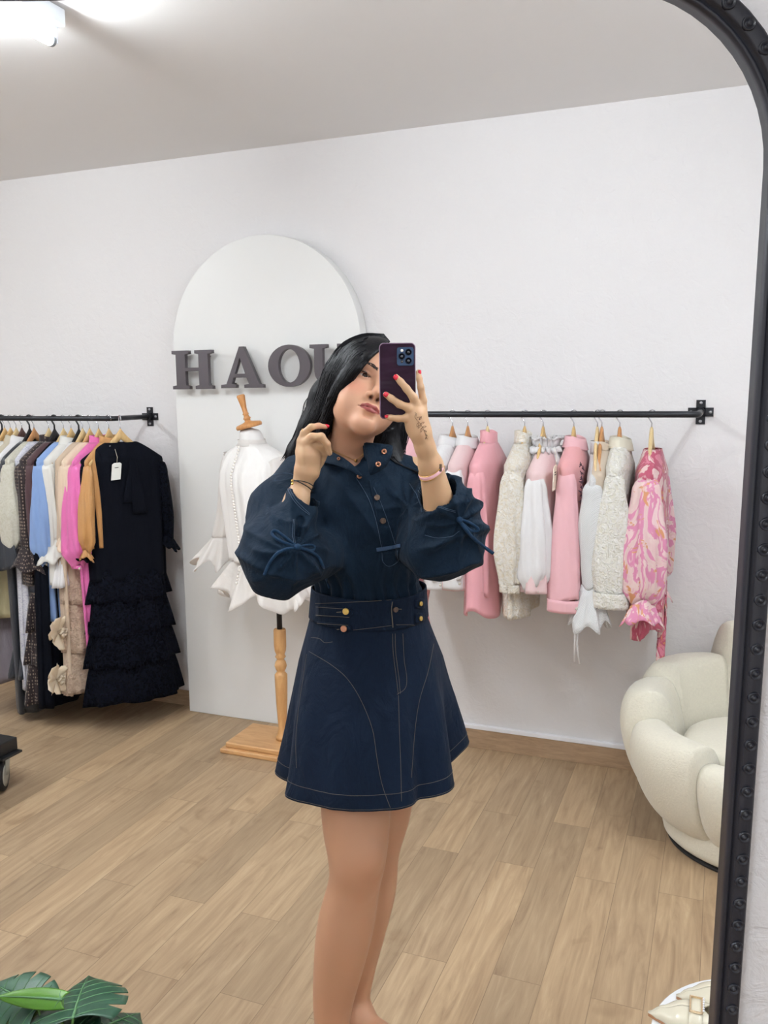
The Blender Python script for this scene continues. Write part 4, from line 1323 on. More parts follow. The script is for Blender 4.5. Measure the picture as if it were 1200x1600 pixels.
def shoe(toe, direction, label):
    """pointed buckled flat; toe tip at toe, direction = heel to toe angle"""
    L = 0.235
    d = np.array([math.cos(direction), math.sin(direction)])
    org = np.array([toe[0] - d[0] * L, toe[1] - d[1] * L])
    t = thing('pointed_flat', label, 'shoe', (org[0], org[1], TZ + 0.001), direction, 'pair of ivory pointed flats on the white table')
    def hw(u):   # half width along the length (0 heel .. 1 toe)
        return interp([(0, 0.008), (0.05, 0.024), (0.2, 0.030), (0.45, 0.030), (0.66, 0.038), (0.8, 0.030), (0.92, 0.013), (1, 0.002)], u)
    def ht(u):
        return interp([(0, 0.052), (0.15, 0.050), (0.4, 0.038), (0.62, 0.036), (0.75, 0.034), (0.9, 0.020), (1, 0.005)], u)
    out, inn = [], []
    nu = 34
    for i in range(nu + 1):
        u = i / nu
        W_, Hh = hw(u), ht(u)
        open_ = 0.10 < u < 0.62
        arc = interp([(0, 1.05), (0.56, 1.05), (0.62, 1.5), (0.66, PI / 2), (1, PI / 2)], u)
        amax = min(PI / 2, arc) if u < 0.66 else PI / 2
        row = []
        m = 12
        for k in range(-m, m + 1):
            a = amax * (1 - abs(k) / m)  # 0 at top edge side ... use param from side base to top edge
            a = (PI / 2) * (1 - abs(k) / m)
            # angle from the ground (0) over to the opening (amax)
            th = amax * (1 - abs(k) / m)
            sgn = 1 if k > 0 else -1
            y = W_ * math.cos(th) if th < PI / 2 - 1e-6 else 0.0
            z = 0.006 + (Hh - 0.006) * math.sin(th) ** (0.75)
            if k == 0 and amax < PI / 2 - 1e-3:
                sgn = 1
            row.append((u * L, sgn * y, z))
        out.append(row)
    # split left and right halves so the top stays open behind the vamp
    b = MB()
    n2 = len(out[0])
    mid_ = n2 // 2
    for side in (0, 1):
        rows = []
        for i, row in enumerate(out):
            if side == 0:
                r_ = row[:mid_] + [(row[mid_][0], -abs(row[mid_][1]), row[mid_][2])]
            else:
                r_ = [(row[mid_][0], abs(row[mid_][1]), row[mid_][2])] + row[mid_ + 1:]
            rows.append(r_)
        b.grid(rows)
    # heel counter closes the back
    b.build('upper', SHOE, t, solid=0.002)
    MB().prism([(u * L, hw(u) * 1.02) for u in np.linspace(0, 1, 24)] + [(u * L, -hw(u) * 1.02) for u in np.linspace(1, 0, 24)], lambda x, y, tt: (x, y, tt), 0.0, 0.006).build('sole', SOLE, t, smooth=False)
    MB().prism([(u * L, hw(u) * 0.92) for u in np.linspace(0.02, .75, 20)] + [(u * L, -hw(u) * 0.92) for u in np.linspace(.75, 0.02, 20)], lambda x, y, tt: (x, y, tt), 0.006, 0.009).build('insole', LINING, t, smooth=False)
    # strap with buckle across the vamp
    rows = []
    for e in (-0.011, -0.004, 0.004, 0.011):
        rows.append([((0.67 + e / L) * L, (hw(0.67) + 0.002) * math.cos(a), 0.006 + (ht(0.67) - 0.002) * math.sin(a) ** 0.75) for a in np.linspace(0.05, PI - 0.05, 17)])
    st = MB().grid(rows).build('strap', SHOE, t, solid=0.002)
    b = MB()
    zt = ht(0.67) + 0.005
    for (x0, x1, y0, y1) in ((-0.011, 0.011, -0.020, -0.018), (-0.011, 0.011, 0.018, 0.020), (-0.011, -0.008, -0.020, 0.020), (0.008, 0.011, -0.020, 0.020)):
        b.box(0.67 * L + x0, 0.67 * L + x1, y0, y1, zt - 0.002, zt + 0.002)
    bk = b.build('buckle', GOLD, st, smooth=False, bevel=0.0008)
    for k in range(6):
        MB().lathe([(0.0001, 0.0022), (0.0016, 0.0014), (0.002, 0)], (0.67 * L - 0.012, -0.015 + 0.006 * k, zt + 0.002), 8).build('rhinestone', GEM, bk)
    return t
sA = atz(1013, 1577, TZ + 0.012)
sB = atz(1057, 1551, TZ + 0.012)
dA = atz(1013, 1577, TZ + 0.012) - atz(1078, 1592, TZ + 0.012)
dB = atz(1057, 1551, TZ + 0.012) - atz(1116, 1561, TZ + 0.012)
shoe(sA, math.atan2(dA[1], dA[0]), 'nearer ivory pointed flat with a gold buckle strap, its toe overhanging the table edge')
shoe(sB, math.atan2(dB[1], dB[0]), 'farther ivory pointed flat, half hidden behind the nearer shoe')

# ------------------------------------------------------------------ monstera in the lower left corner
LEAF = N('monstera_leaf')
co = LEAF.coords()
lc = LEAF.ramp(LEAF.noise(co, 14, 3), [(0.3, srgb(24, 58, 42)), (0.6, srgb(42, 82, 60)), (0.8, srgb(60, 102, 72))])
LEAF.set(Base_Color=lc, Roughness=0.35)
LEAF.bump(LEAF.noise(LEAF.coords(scale=(1, 1, 1)), 60, 3), 0.2, 0.003)
LEAF = LEAF.m
LEAFY = plain('young_monstera_leaf', srgb(70, 118, 20), 0.35, var=0.2, vs=14)
LEAFR = plain('olive_monstera_leaf', srgb(62, 78, 26), 0.35, var=0.25, vs=14)
VEIN = plain('pale_leaf_vein', srgb(84, 126, 84), 0.45)
STEM = plain('green_stalk', srgb(70, 110, 44), 0.4)
pl0 = atz(88, 1650, 0.40)
pc = np.array([pl0[0], pl0[1], 0.0])
plant = thing('monstera_plant', 'green monstera plant with split leaves in the lower left corner', 'potted plant', (pc[0], pc[1], 0))
MB().lathe([(0.07, 0.0), (0.085, 0.005), (0.10, 0.15), (0.105, 0.17), (0.095, 0.17), (0.088, 0.155), (0.001, 0.15)], n=36).build('pot', plain('white_ceramic_pot', srgb(225, 225, 222), 0.3), plant)
def leaf(base, tip, width, nrm, mat, cuts=5, curl=0.12, seed=0, vein=True):
    """heart-shaped split leaf from base towards tip, nrm = upward side"""
    rg = random.Random(seed)
    base, tip, nrm = (np.array(q, float) for q in (base, tip, nrm))
    ax = tip - base
    L = np.linalg.norm(ax)
    ax /= L
    side = np.cross(ax, nrm)
    side /= np.linalg.norm(side)
    up = np.cross(side, ax)
    def P(u, v):
        # u 0..1 along, v -1..1 across
        w_ = width * (math.sin(PI * min(1, max(0, (u + 0.16) / 1.16)) ** 0.72)) ** 0.8 if u < 1 else 0
        back = -0.16 * L * (abs(v) ** 1.5) * (1 - u) ** 2
        x = u * L + back + 0.10 * L * abs(v) * (1 - u)
        z = -curl * L * (u ** 2) - 0.22 * width * (abs(v) ** 2) + 0.05 * width * abs(v)
        return base + ax * x + side * (v * w_) + up * z
    b = MB()
    for s in (-1, 1):
        us = np.linspace(0, 1, 46)
        rows = []
        for u in us:
            k = (u * cuts + 0.25 * s + 0.1) % 1.0
            edge = 1.0
            if 0.12 < u < 0.9 and k < 0.16:
                edge = 0.48 + 0.3 * abs(k - 0.08) / 0.08
            rows.append([P(u, s * edge * v) for v in np.linspace(0, 1, 9)])
        b.grid(rows)
    o = b.build('leaf', mat, plant, solid=0.0012)
    if vein:
        vb = MB()
        vb.tube([P(u, 0) + up * 0.001 for u in np.linspace(0, 0.97, 14)], list(np.linspace(0.0026, 0.0006, 14)), 6)
        for s in (-1, 1):
            for q in range(cuts + 1):
                u0 = 0.02 + q / (cuts + 1.0) * 0.86
                vb.tube([P(min(0.97, u0 + 0.10 * v), s * v) + up * 0.0008 for v in np.linspace(0, 0.85, 6)], list(np.linspace(0.0012, 0.0004, 6)), 5)
        vb.build('veins', VEIN, o)
    return o
def rel(px, py, z):
    return atz(px, py, z) - pc
UPV = (0.1, -0.35, 1)
lv = [
    (rel(114, 1592, 0.50), rel(136, 1508, 0.46), 0.084, UPV, LEAF, 5, 3),
    (rel(60, 1575, 0.48), rel(-20, 1530, 0.47), 0.052, (0, -0.6, 1), LEAF, 4, 5),
    (rel(98, 1562, 0.50), rel(-10, 1553, 0.50), 0.018, (0, -0.7, 1), LEAFY, 0, 6),
    (rel(150, 1612, 0.44), rel(222, 1572, 0.40), 0.060, (0.1, -0.5, 1), LEAF, 4, 7),
    (rel(60, 1606, 0.44), rel(-30, 1572, 0.43), 0.050, (0, -0.5, 1), LEAFR, 4, 8),
    (rel(75, 1592, 0.42), rel(20, 1562, 0.41), 0.045, (0, -0.5, 1), LEAFY, 3, 9),
    (rel(110, 1640, 0.44), rel(60, 1600, 0.42), 0.07, (0, -0.5, 1), LEAF, 4, 10),
    (rel(40, 1640, 0.42), rel(-60, 1620, 0.40), 0.07, (0, -0.5, 1), LEAFR, 4, 11),
]
for k, (a, b_, wd, nv, mt, cu, sd) in enumerate(lv):
    leaf(a, b_, wd, nv, mt, cu, 0.10, sd)
    a = np.array(a)
    MB().tube([(0.01 * math.sin(k), 0.01 * math.cos(k), 0.15), a * np.array([0.35, 0.35, 0]) + np.array([0, 0, 0.30]), a * np.array([0.8, 0.8, 0]) + np.array([0, 0, a[2] - 0.04]), a], [0.004, 0.0035, 0.003, 0.002], 8).build('stalk', STEM, plant)

# ------------------------------------------------------------------ caster of a rolling rack at the left edge
cp = atz(2, 1243, 0.0)
BKM = plain('black_powder_coat', srgb(20, 21, 24), 0.45)
RUB = plain('black_rubber', srgb(26, 26, 30), 0.7)
GREY = plain('grey_wheel_metal', srgb(176, 178, 172), 0.35, metal=0.4)
ct = thing('rolling_trolley', 'corner of a black rolling trolley on a grey-rimmed caster wheel at the left edge', 'trolley', (cp[0] - 0.03, cp[1] + 0.04, 0))
MB().box(-0.50, 0.040, -0.45, 0.05, 0.155, 0.205).build('frame', BKM, ct, smooth=False, bevel=0.004)
cw = thing_c = MB().box(-0.045, 0.062, -0.05, 0.05, 0.146, 0.155).build('caster_plate', BKM, ct, smooth=False, bevel=0.002)
whl = MB().lathe([(0.042, -0.014), (0.058, -0.013), (0.062, -0.008), (0.062, 0.008), (0.058, 0.013), (0.042, 0.014)], (0, 0.0, 0.062), 40, axis=(0.85, 0.5, 0)).build('wheel', RUB, ct)
MB().lathe([(0.008, -0.017), (0.030, -0.016), (0.044, -0.0145), (0.044, 0.0145), (0.030, 0.016), (0.008, 0.017)], (0, 0.0, 0.062), 32, axis=(0.85, 0.5, 0)).build('rim', GREY, whl)
b = MB()
for s in (-1, 1):
    o_ = np.array([0.85, 0.5, 0]) * 0.021 * s
    b.tube([tuple(o_ + np.array([0.0, 0, 0.062])), tuple(o_ + np.array([-0.004, 0.006, 0.105])), tuple(o_ + np.array([-0.012, 0.02, 0.146]))], [0.008, 0.012, 0.014], 8, flat=0.3)
b.build('fork', GREY, ct)

# ------------------------------------------------------------------ implicit-surface toolkit (organic shapes)
YAW = math.radians(21.6)
DP = 1.82
LM = np.array([[math.cos(YAW), math.sin(YAW), 0], [-math.sin(YAW), math.cos(YAW), 0], [0, 0, 1]])
WO = np.array([-math.sin(YAW) * DP, math.cos(YAW) * DP, 0.0])   # where the woman stands
def PX(px, py, y):
    """point of the woman's own frame (x right, y away, z up)"""
    d = LM @ ray(px, py)
    t = (y + DP) / d[1]
    return np.array([0, -DP, H]) + d * t
def pxs(y):
    return (DP + y) / 0.97 / F      # metres per pixel around that depth
def project(P):
    """points (n,3) of the woman's frame -> pixels"""
    P = np.asarray(P, float)
    v = (P - np.array([0, -DP, H])) @ LM @ RW     # = RW.T @ (LM.T @ p)
    return np.stack([600 + F * v[..., 0] / (-v[..., 2]), 800 - F * v[..., 1] / (-v[..., 2])], -1)

class Field:
    def __init__(s, xs, ys, zs):
        s.ax = [np.asarray(a, np.float32) for a in (xs, ys, zs)]
        s.f = np.full([len(a) for a in s.ax], 1.0, np.float32)
    def _sl(s, lo, hi):
        r = []
        for a, l, h in zip(s.ax, lo, hi):
            i0, i1 = np.searchsorted(a, l), np.searchsorted(a, h)
            if i1 <= i0:
                return None
            r.append(slice(max(0, i0 - 1), min(len(a), i1 + 1)))
        return tuple(r)
    def _p(s, sl):
        return (s.ax[0][sl[0]][:, None, None], s.ax[1][sl[1]][None, :, None], s.ax[2][sl[2]][None, None, :])
    def _mix(s, sl, d, k, mode):
        a = s.f[sl]
        if mode == 'add':
            h = np.maximum(k - np.abs(a - d), 0) / max(k, 1e-6)
            s.f[sl] = np.minimum(a, d) - h * h * k * 0.25
        elif mode == 'sub':
            d = -d
            h = np.maximum(k - np.abs(a - d), 0) / max(k, 1e-6)
            s.f[sl] = np.maximum(a, d) + h * h * k * 0.25
    def cone(s, a, b, ra, rb, k=0.01, mode='add', flat=None):
        a, b = np.array(a, float), np.array(b, float)
        m = max(ra, rb) + k + 0.012
        sl = s._sl(np.minimum(a, b) - m, np.maximum(a, b) + m)
        if sl is None:
            return s
        x, y, z = s._p(sl)
        ab = b - a
        L2 = ab @ ab + 1e-12
        px, py, pz = x - a[0], y - a[1], z - a[2]
        t = np.clip((px * ab[0] + py * ab[1] + pz * ab[2]) / L2, 0, 1)
        d = np.sqrt((px - t * ab[0]) ** 2 + (py - t * ab[1]) ** 2 + (pz - t * ab[2]) ** 2) - (ra + (rb - ra) * t)
        s._mix(sl, d.astype(np.float32), k, mode)
        return s
    def chain(s, pts, rs, k=0.01, mode='add'):
        for i in range(len(pts) - 1):
            s.cone(pts[i], pts[i + 1], rs[i], rs[i + 1], k, mode)
        return s
    def limb(s, pts, rs, n=7, k=0.002, base=0.03):
        """smooth tapered limb through the joints"""
        P = [np.append(np.array(p, float), r) for p, r in zip(pts, rs)]
        P = [2 * P[0] - P[1]] + P + [2 * P[-1] - P[-2]]
        out = []
        for i in range(len(P) - 3):
            p0, p1, p2, p3 = P[i:i + 4]
            for t in np.linspace(0, 1, n, endpoint=False):
                out.append(0.5 * ((2 * p1) + (-p0 + p2) * t + (2 * p0 - 5 * p1 + 4 * p2 - p3) * t * t + (-p0 + 3 * p1 - 3 * p2 + p3) * t ** 3))
        out.append(P[-2])
        old = s.f
        s.f = np.full(old.shape, 1.0, np.float32)
        s.chain([o[:3] for o in out], [o[3] for o in out], k)
        new = s.f
        h = np.maximum(base - np.abs(old - new), 0) / base
        s.f = np.minimum(old, new) - h * h * base * 0.25
        s.f[(old > 0.9) & (new > 0.9)] = 1.0
        return s
    def ell(s, c, r, k=0.01, R=None, mode='add'):
        c, r = np.array(c, float), np.array(r, float)
        m = max(r) + k + 0.012
        sl = s._sl(c - m, c + m)
        if sl is None:
            return s
        x, y, z = s._p(sl)
        p = [x - c[0], y - c[1], z - c[2]]
        if R is not None:   # columns of R = local axes
            p = [p[0] * R[0, i] + p[1] * R[1, i] + p[2] * R[2, i] for i in range(3)]
        k0 = np.sqrt((p[0] / r[0]) ** 2 + (p[1] / r[1]) ** 2 + (p[2] / r[2]) ** 2) + 1e-9
        k1 = np.sqrt((p[0] / r[0] ** 2) ** 2 + (p[1] / r[1] ** 2) ** 2 + (p[2] / r[2] ** 2) ** 2) + 1e-9
        d = k0 * (k0 - 1) / k1
        s._mix(sl, d.astype(np.float32), k, mode)
        return s
    def mesh(s):
        """surface nets -> verts, quads"""
        f = s.f
        neg = f < 0
        c = np.zeros([n - 1 for n in f.shape], np.uint8)
        for i in (0, 1):
            for j in (0, 1):
                for k in (0, 1):
                    c += neg[i:f.shape[0] - 1 + i, j:f.shape[1] - 1 + j, k:f.shape[2] - 1 + k]
        act = np.argwhere((c > 0) & (c < 8))
        idx = np.full(c.shape, -1, np.int32)
        idx[tuple(act.T)] = np.arange(len(act))
        V = np.zeros((len(act), 3))
        W_ = np.zeros(len(act))
        corner = [(i, j, k) for i in (0, 1) for j in (0, 1) for k in (0, 1)]
        val = {q: f[act[:, 0] + q[0], act[:, 1] + q[1], act[:, 2] + q[2]] for q in corner}
        pos = {q: np.stack([s.ax[d][act[:, d] + q[d]] for d in range(3)], 1) for q in corner}
        for q in corner:
            for d in range(3):
                if q[d] == 0:
                    q2 = tuple(1 if e == d else q[e] for e in range(3))
                    a, b = val[q], val[q2]
                    m = (a < 0) != (b < 0)
                    t = np.where(m, a / np.where(m, a - b, 1), 0)
                    V += np.where(m[:, None], pos[q] + (pos[q2] - pos[q]) * t[:, None], 0)
                    W_ += m
        V /= W_[:, None]
        faces = []
        for d in range(3):
            e = [(1, 2), (2, 0), (0, 1)][d]
            sl0 = [slice(None)] * 3
            sl1 = [slice(None)] * 3
            sl0[d] = slice(0, -1)
            sl1[d] = slice(1, None)
            n0, n1 = neg[tuple(sl0)], neg[tuple(sl1)]
            ed = np.argwhere(n0 != n1)
            ok = np.ones(len(ed), bool)
            for q in e:
                ok &= (ed[:, q] > 0) & (ed[:, q] < f.shape[q] - 1)
            ed = ed[ok]
            flip = n0[tuple(ed.T)]
            def cell(da, db):
                t = ed.copy()
                t[:, e[0]] -= da
                t[:, e[1]] -= db
                return idx[tuple(t.T)]
            q = np.stack([cell(1, 1), cell(0, 1), cell(0, 0), cell(1, 0)], 1)
            q[~flip] = q[~flip][:, ::-1]
            faces.append(q)
        Fq = np.concatenate(faces)
        Fq = Fq[(Fq >= 0).all(1)]
        return V, Fq
def np_mesh(name, V, Q, mat, parent=None, color=None):
    me = bpy.data.meshes.new(name)
    me.vertices.add(len(V))
    me.vertices.foreach_set('co', np.asarray(V, np.float32).ravel())
    me.loops.add(len(Q) * 4)
    me.loops.foreach_set('vertex_index', np.asarray(Q, np.int32).ravel())
    me.polygons.add(len(Q))
    me.polygons.foreach_set('loop_start', np.arange(0, len(Q) * 4, 4, dtype=np.int32))
    me.polygons.foreach_set('use_smooth', np.ones(len(Q), bool))
    me.update(calc_edges=True)
    me.validate()
    if color is not None:
        at = me.color_attributes.new('tone', 'FLOAT_COLOR', 'POINT')
        at.data.foreach_set('color', np.asarray(color, np.float32).ravel())
    me.materials.append(mat)
    o = bpy.data.objects.new(name, me)
    link(o, parent)
    return o
def vnormals(V, Q):
    n = np.cross(V[Q[:, 2]] - V[Q[:, 0]], V[Q[:, 3]] - V[Q[:, 1]])
    N_ = np.zeros_like(V)
    for i in range(4):
        np.add.at(N_, Q[:, i], n)
    return N_ / (np.linalg.norm(N_, axis=1)[:, None] + 1e-12)
def smooth(V, Q, it=2, lam=0.5):
    for _ in range(it):
        acc = np.zeros_like(V)
        cnt = np.zeros(len(V))
        for i in range(4):
            a, b = Q[:, i], Q[:, (i + 1) % 4]
            np.add.at(acc, a, V[b])
            np.add.at(cnt, a, 1)
            np.add.at(acc, b, V[a])
            np.add.at(cnt, b, 1)
        V = V + lam * (acc / cnt[:, None] - V)
    return V
def keep_big(V, Q, frac=0.02):
    return V, Q
_rs = np.random.RandomState(11)
_K = [(_rs.normal(size=(10, 3)), _rs.uniform(0, 6.28, 10)) for _ in range(4)]
def wav(P, scale, o=0):
    """cheap smooth pseudo-noise"""
    K, ph = _K[o % 4]
    return np.sin((P @ (K.T * scale)) + ph).sum(1) / 4.0

# ------------------------------------------------------------------ the woman
woman = thing('person', 'person in dark denim shirt and short skirt holding up a phone', 'person', tuple(WO), YAW)
SKIN = N('skin')
at_ = SKIN.new('ShaderNodeAttribute', attribute_name='tone')
co = SKIN.coords()
SKIN.set(Base_Color=SKIN.mix(SKIN.math('MULTIPLY', SKIN.noise(co, 40, 3), 0.10), at_.outputs['Color'], srgb(190, 130, 100)), Roughness=0.5)
SKIN.b.inputs['Subsurface Weight'].default_value = 0.12
SKIN.b.inputs['Subsurface Radius'].default_value = (0.02, 0.008, 0.004)
SKIN.b.inputs['Subsurface Scale'].default_value = 0.4
SKIN.b.inputs['Specular IOR Level'].default_value = 0.4
SKIN.bump(SKIN.noise(co, 600, 2), 0.08, 0.0006)
SKIN = SKIN.m

def Rm(r, ya, pi):
    cr, sr = math.cos(r), math.sin(r)
    Rr = np.array([[cr, 0, sr], [0, 1, 0], [-sr, 0, cr]])
    c, s = math.cos(ya), math.sin(ya)
    Ry = np.array([[c, -s, 0], [s, c, 0], [0, 0, 1]])
    c, s = math.cos(pi), math.sin(pi)
    Rx = np.array([[1, 0, 0], [0, c, -s], [0, s, c]])
    return Rr @ Ry @ Rx
HR = Rm(math.radians(23.5), math.radians(11.0), math.radians(-25.0))
HC = PX(573.0, 613.5, -0.03)
HS = 0.94
def hd(x, y, z):
    return HC + HS * (HR @ np.array([x, y, z]))
def hx(P):
    """woman's frame -> head frame"""
    return ((P - HC) / HS) @ HR

def axis(lo, hi, fine, coarse):
    """coordinates from lo to hi: fine spans listed, coarse elsewhere"""
    out = []
    v = lo
    while v < hi:
        out.append(v)
        v += fine[2] if fine[0] <= v <= fine[1] else coarse
    return np.array(out)
xs = axis(-0.30, 0.24, (-0.21, 0.11, 0.0019), 0.004)
ys = axis(-0.36, 0.20, (-0.335, 0.04, 0.0022), 0.005)
zs = axis(-0.02, 1.64, (1.335, 1.60, 0.0019), 0.0052)
B = Field(xs, ys, zs)
# --- legs and hips
def P2(px, py, y):
    return PX(px, py, y)
def legpts(L):
    return [P2(a, b, c) for a, b, c, r in L], [r for a, b, c, r in L]
LEGF = [(552, 1080, -0.005, 0.074), (553, 1190, -0.035, 0.076), (556, 1280, -0.07, 0.073), (558, 1338, -0.088, 0.0625), (554, 1378, -0.08, 0.056), (541, 1440, -0.065, 0.0615), (532, 1490, -0.060, 0.058), (521, 1560, -0.055, 0.046), (519, 1610, -0.06, 0.038), (518, 1655, -0.065, 0.035)]
LEGB = [(602, 1080, 0.03, 0.074), (604, 1180, 0.02, 0.068), (601, 1262, 0.01, 0.060), (590, 1330, -0.005, 0.049), (586, 1390, 0.0, 0.047), (570, 1450, 0.015, 0.049), (562, 1500, 0.015, 0.041), (558, 1545, 0.012, 0.032), (557, 1575, 0.005, 0.029), (557, 1592, 0.0, 0.028)]
for Lg in (LEGF, LEGB):
    p, r = legpts(Lg)
    B.limb(p, r, base=0.02)
# knee cap and shin shaping on the front leg
B.ell(P2(573, 1338, -0.128), (0.028, 0.020, 0.036), 0.02)
B.ell(P2(562, 1390, -0.116), (0.020, 0.015, 0.022), 0.018)
# feet
for (ax_, ay_, az_, dx, dy) in ((*P2(518, 1655, -0.065), 0.06, -0.135), (*P2(557, 1592, 0.0), 0.115, -0.095)):
    A = np.array([ax_, ay_, max(az_, 0.095)])
    heel = np.array([ax_ - dx * 0.22, ay_ - dy * 0.22, 0.052])
    ball = np.array([ax_ + dx, ay_ + dy, 0.036])
    toe = np.array([ax_ + dx * 1.42, ay_ + dy * 1.42, 0.027])
    B.chain([P2(*((518, 1655, -0.065) if dx < 0.1 else (557, 1592, 0.0))), A, heel], [0.033, 0.031, 0.027], 0.02)
    B.chain([A, (A + ball) / 2 + np.array([0, 0, 0.006]), ball, toe], [0.030, 0.029, 0.022, 0.014], 0.02)
    side = np.array([-dy, dx, 0]) / math.hypot(dx, dy)
    for q in range(5):
        o_ = side * (q - 2) * 0.0125
        B.cone(ball + o_, toe + o_ * 1.15 + np.array([dx, dy, 0]) * (0.08 - 0.03 * abs(q - 1)), 0.0125, 0.0075 if q else 0.009, 0.006)
B.ell(P2(576, 1050, 0.02), (0.118, 0.085, 0.11), 0.04)
# --- torso (under the shirt)
B.ell(P2(574, 950, 0.02), (0.100, 0.080, 0.12), 0.05)
B.ell(P2(562, 830, 0.025), (0.130, 0.085, 0.15), 0.05)
B.ell(P2(556, 765, 0.03), (0.125, 0.070, 0.075), 0.04)
# shoulders, neck
NB = P2(548, 742, 0.035)
B.cone(P2(480, 745, 0.04), P2(640, 750, 0.04), 0.045, 0.045, 0.04)
B.chain([NB, P2(545, 700, 0.02), hd(0.0, 0.012, -0.055)], [0.052, 0.045, 0.046], 0.02)
B.chain([hd(-0.042, 0.02, -0.045), P2(540, 712, -0.01), P2(560, 742, -0.028)], [0.014, 0.012, 0.009], 0.016)
B.chain([P2(566, 746, -0.030), P2(535, 735, -0.022), P2(500, 728, 0.02)], [0.008, 0.010, 0.010], 0.016)
# --- arms
SL, EL, WL = P2(468, 748, 0.03), P2(432, 872, -0.20), P2(474, 752, -0.125)
SR, ER, WR = P2(648, 752, 0.03), P2(703, 858, -0.17), P2(664, 698, -0.262)
B.chain([SL, EL], [0.045, 0.036], 0.03)
B.chain([EL, EL + (WL - EL) * 0.35, WL + (EL - WL) * 0.25, WL], [0.036, 0.034, 0.0235, 0.0185], 0.01)
B.chain([SR, ER], [0.045, 0.036], 0.03)
B.chain([ER, ER + (WR - ER) * 0.35, P2(673, 727, -0.245), WR], [0.036, 0.033, 0.0215, 0.0172], 0.01)
# --- right-side hand (holds the phone): fingers lie on the phone's back
PHY = -0.268      # phone back plane
FY = PHY - 0.0065
def H2(px, py, y):
    return P2(px, py, y)
palm = [((663, 697), (660, 672)), ]
B.chain([WR, H2(657, 676, -0.268), H2(652, 650, -0.272)], [0.0172, 0.0185, 0.0165], 0.010)
B.cone(H2(645, 668, -0.268), H2(640, 652, -0.270), 0.0130, 0.0095, 0.010)
B.cone(H2(659, 672, -0.262), H2(658, 640, -0.264), 0.0125, 0.0100, 0.010)
B.cone(H2(648, 660, -0.270), H2(648, 634, -0.271), 0.0135, 0.0095, 0.010)
def finger(pts, rs, k=0.0035):
    B.chain(pts, rs, k)
finger([H2(659, 642, -0.262), H2(661, 626, -0.266), H2(657.5, 605, -0.270), H2(655.2, 592, -0.268), H2(653.6, 581, -0.263)], [0.0095, 0.0070, 0.0060, 0.0054, 0.0046])
finger([H2(652, 637, -0.268), H2(646, 621, FY - .004), H2(635, 607, FY - .0035), H2(626.5, 597, FY - .001), H2(619, 589, FY)], [0.0095, 0.0074, 0.0066, 0.0060, 0.0052])
finger([H2(647, 646, -0.270), H2(638, 637, FY - .004), H2(624, 631.5, FY - .004), H2(612, 623, FY - .001), H2(603, 616.5, FY)], [0.0095, 0.0076, 0.0068, 0.0062, 0.0053])
finger([H2(641, 655, -0.268), H2(634, 653.5, FY - .002), H2(622, 654, FY), H2(612, 653, FY + .004), H2(604.5, 651.0, FY + .008)], [0.0090, 0.0068, 0.0060, 0.0054, 0.0046])
# thumb closes on the screen side
finger([H2(660, 688, -0.252), H2(658, 668, -0.238), H2(648, 645, -0.240), H2(636, 630, -0.2475)], [0.0150, 0.0120, 0.0088, 0.0066], 0.006)
# --- left-side hand (fingers at the collar)
B.chain([WL, P2(478, 735, -0.130), P2(481, 712, -0.132), P2(478, 693, -0.130)], [0.0185, 0.0215, 0.0215, 0.0165], 0.010)
B.cone(P2(488, 738, -0.128), P2(491, 712, -0.128), 0.014, 0.013, 0.010)
B.cone(P2(471, 705, -0.128), P2(473, 690, -0.128), 0.011, 0.010, 0.008)
finger([P2(473, 688, -0.130), P2(475, 677, -0.134), P2(486, 667.5, -0.138), P2(498, 665.5, -0.130), P2(509, 667, -0.120)], [0.0110, 0.0075, 0.0066, 0.0058, 0.0048])
finger([P2(479, 692, -0.138), P2(487, 683, -0.146), P2(502, 682.5, -0.150), P2(511, 694, -0.146), P2(515, 708, -0.138)], [0.0115, 0.0082, 0.0078, 0.0068, 0.0056])
finger([P2(482, 702, -0.130), P2(492, 694, -0.134), P2(503, 696, -0.132), P2(506, 707, -0.124), P2(505, 716, -0.116)], [0.0115, 0.0085, 0.0076, 0.0066, 0.0056])
finger([P2(484, 714, -0.125), P2(493, 706, -0.122), P2(500, 709, -0.116), P2(500, 718, -0.110), P2(498, 725, -0.106)], [0.0105, 0.0078, 0.0068, 0.0058, 0.0050])
finger([P2(488, 738, -0.118), P2(498, 722, -0.112), P2(507, 706, -0.112), P2(512, 694, -0.116)], [0.0130, 0.0095, 0.0078, 0.0062], 0.006)
# --- head
def he(c, r, k=0.01, mode='add'):
    B.ell(hd(*c), np.array(r) * HS, k, HR, mode)
def hc(a, b, ra, rb, k=0.01, mode='add'):
    B.cone(hd(*a), hd(*b), ra * HS, rb * HS, k, mode)
he((0, 0.018, 0.034), (0.072, 0.090, 0.084), 0.02)
he((0, -0.030, -0.028), (0.058, 0.058, 0.080), 0.03)
he((0, -0.036, 0.045), (0.060, 0.052, 0.050), 0.03)
for s in (-1, 1):
    hc((0, -0.068, -0.098), (s * 0.038, -0.016, -0.062), 0.0175, 0.019, 0.024)
    he((s * 0.041, -0.052, -0.024), (0.022, 0.022, 0.022), 0.025)
    he((s * 0.034, -0.052, -0.056), (0.024, 0.024, 0.026), 0.025)
    he((s * 0.067, 0.012, -0.006), (0.007, 0.014, 0.026), 0.008)
he((0, -0.076, -0.101), (0.017, 0.015, 0.014), 0.018)
hc((-0.034, -0.071, 0.020), (0.034, -0.071, 0.020), 0.012, 0.012, 0.018)
for s in (-1, 1):
    he((s * 0.031, -0.092, -0.001), (0.016, 0.013, 0.0105), 0.016, 'sub')
    he((s * 0.031, -0.0695, 0.0), (0.0165, 0.0135, 0.0125), 0.004)
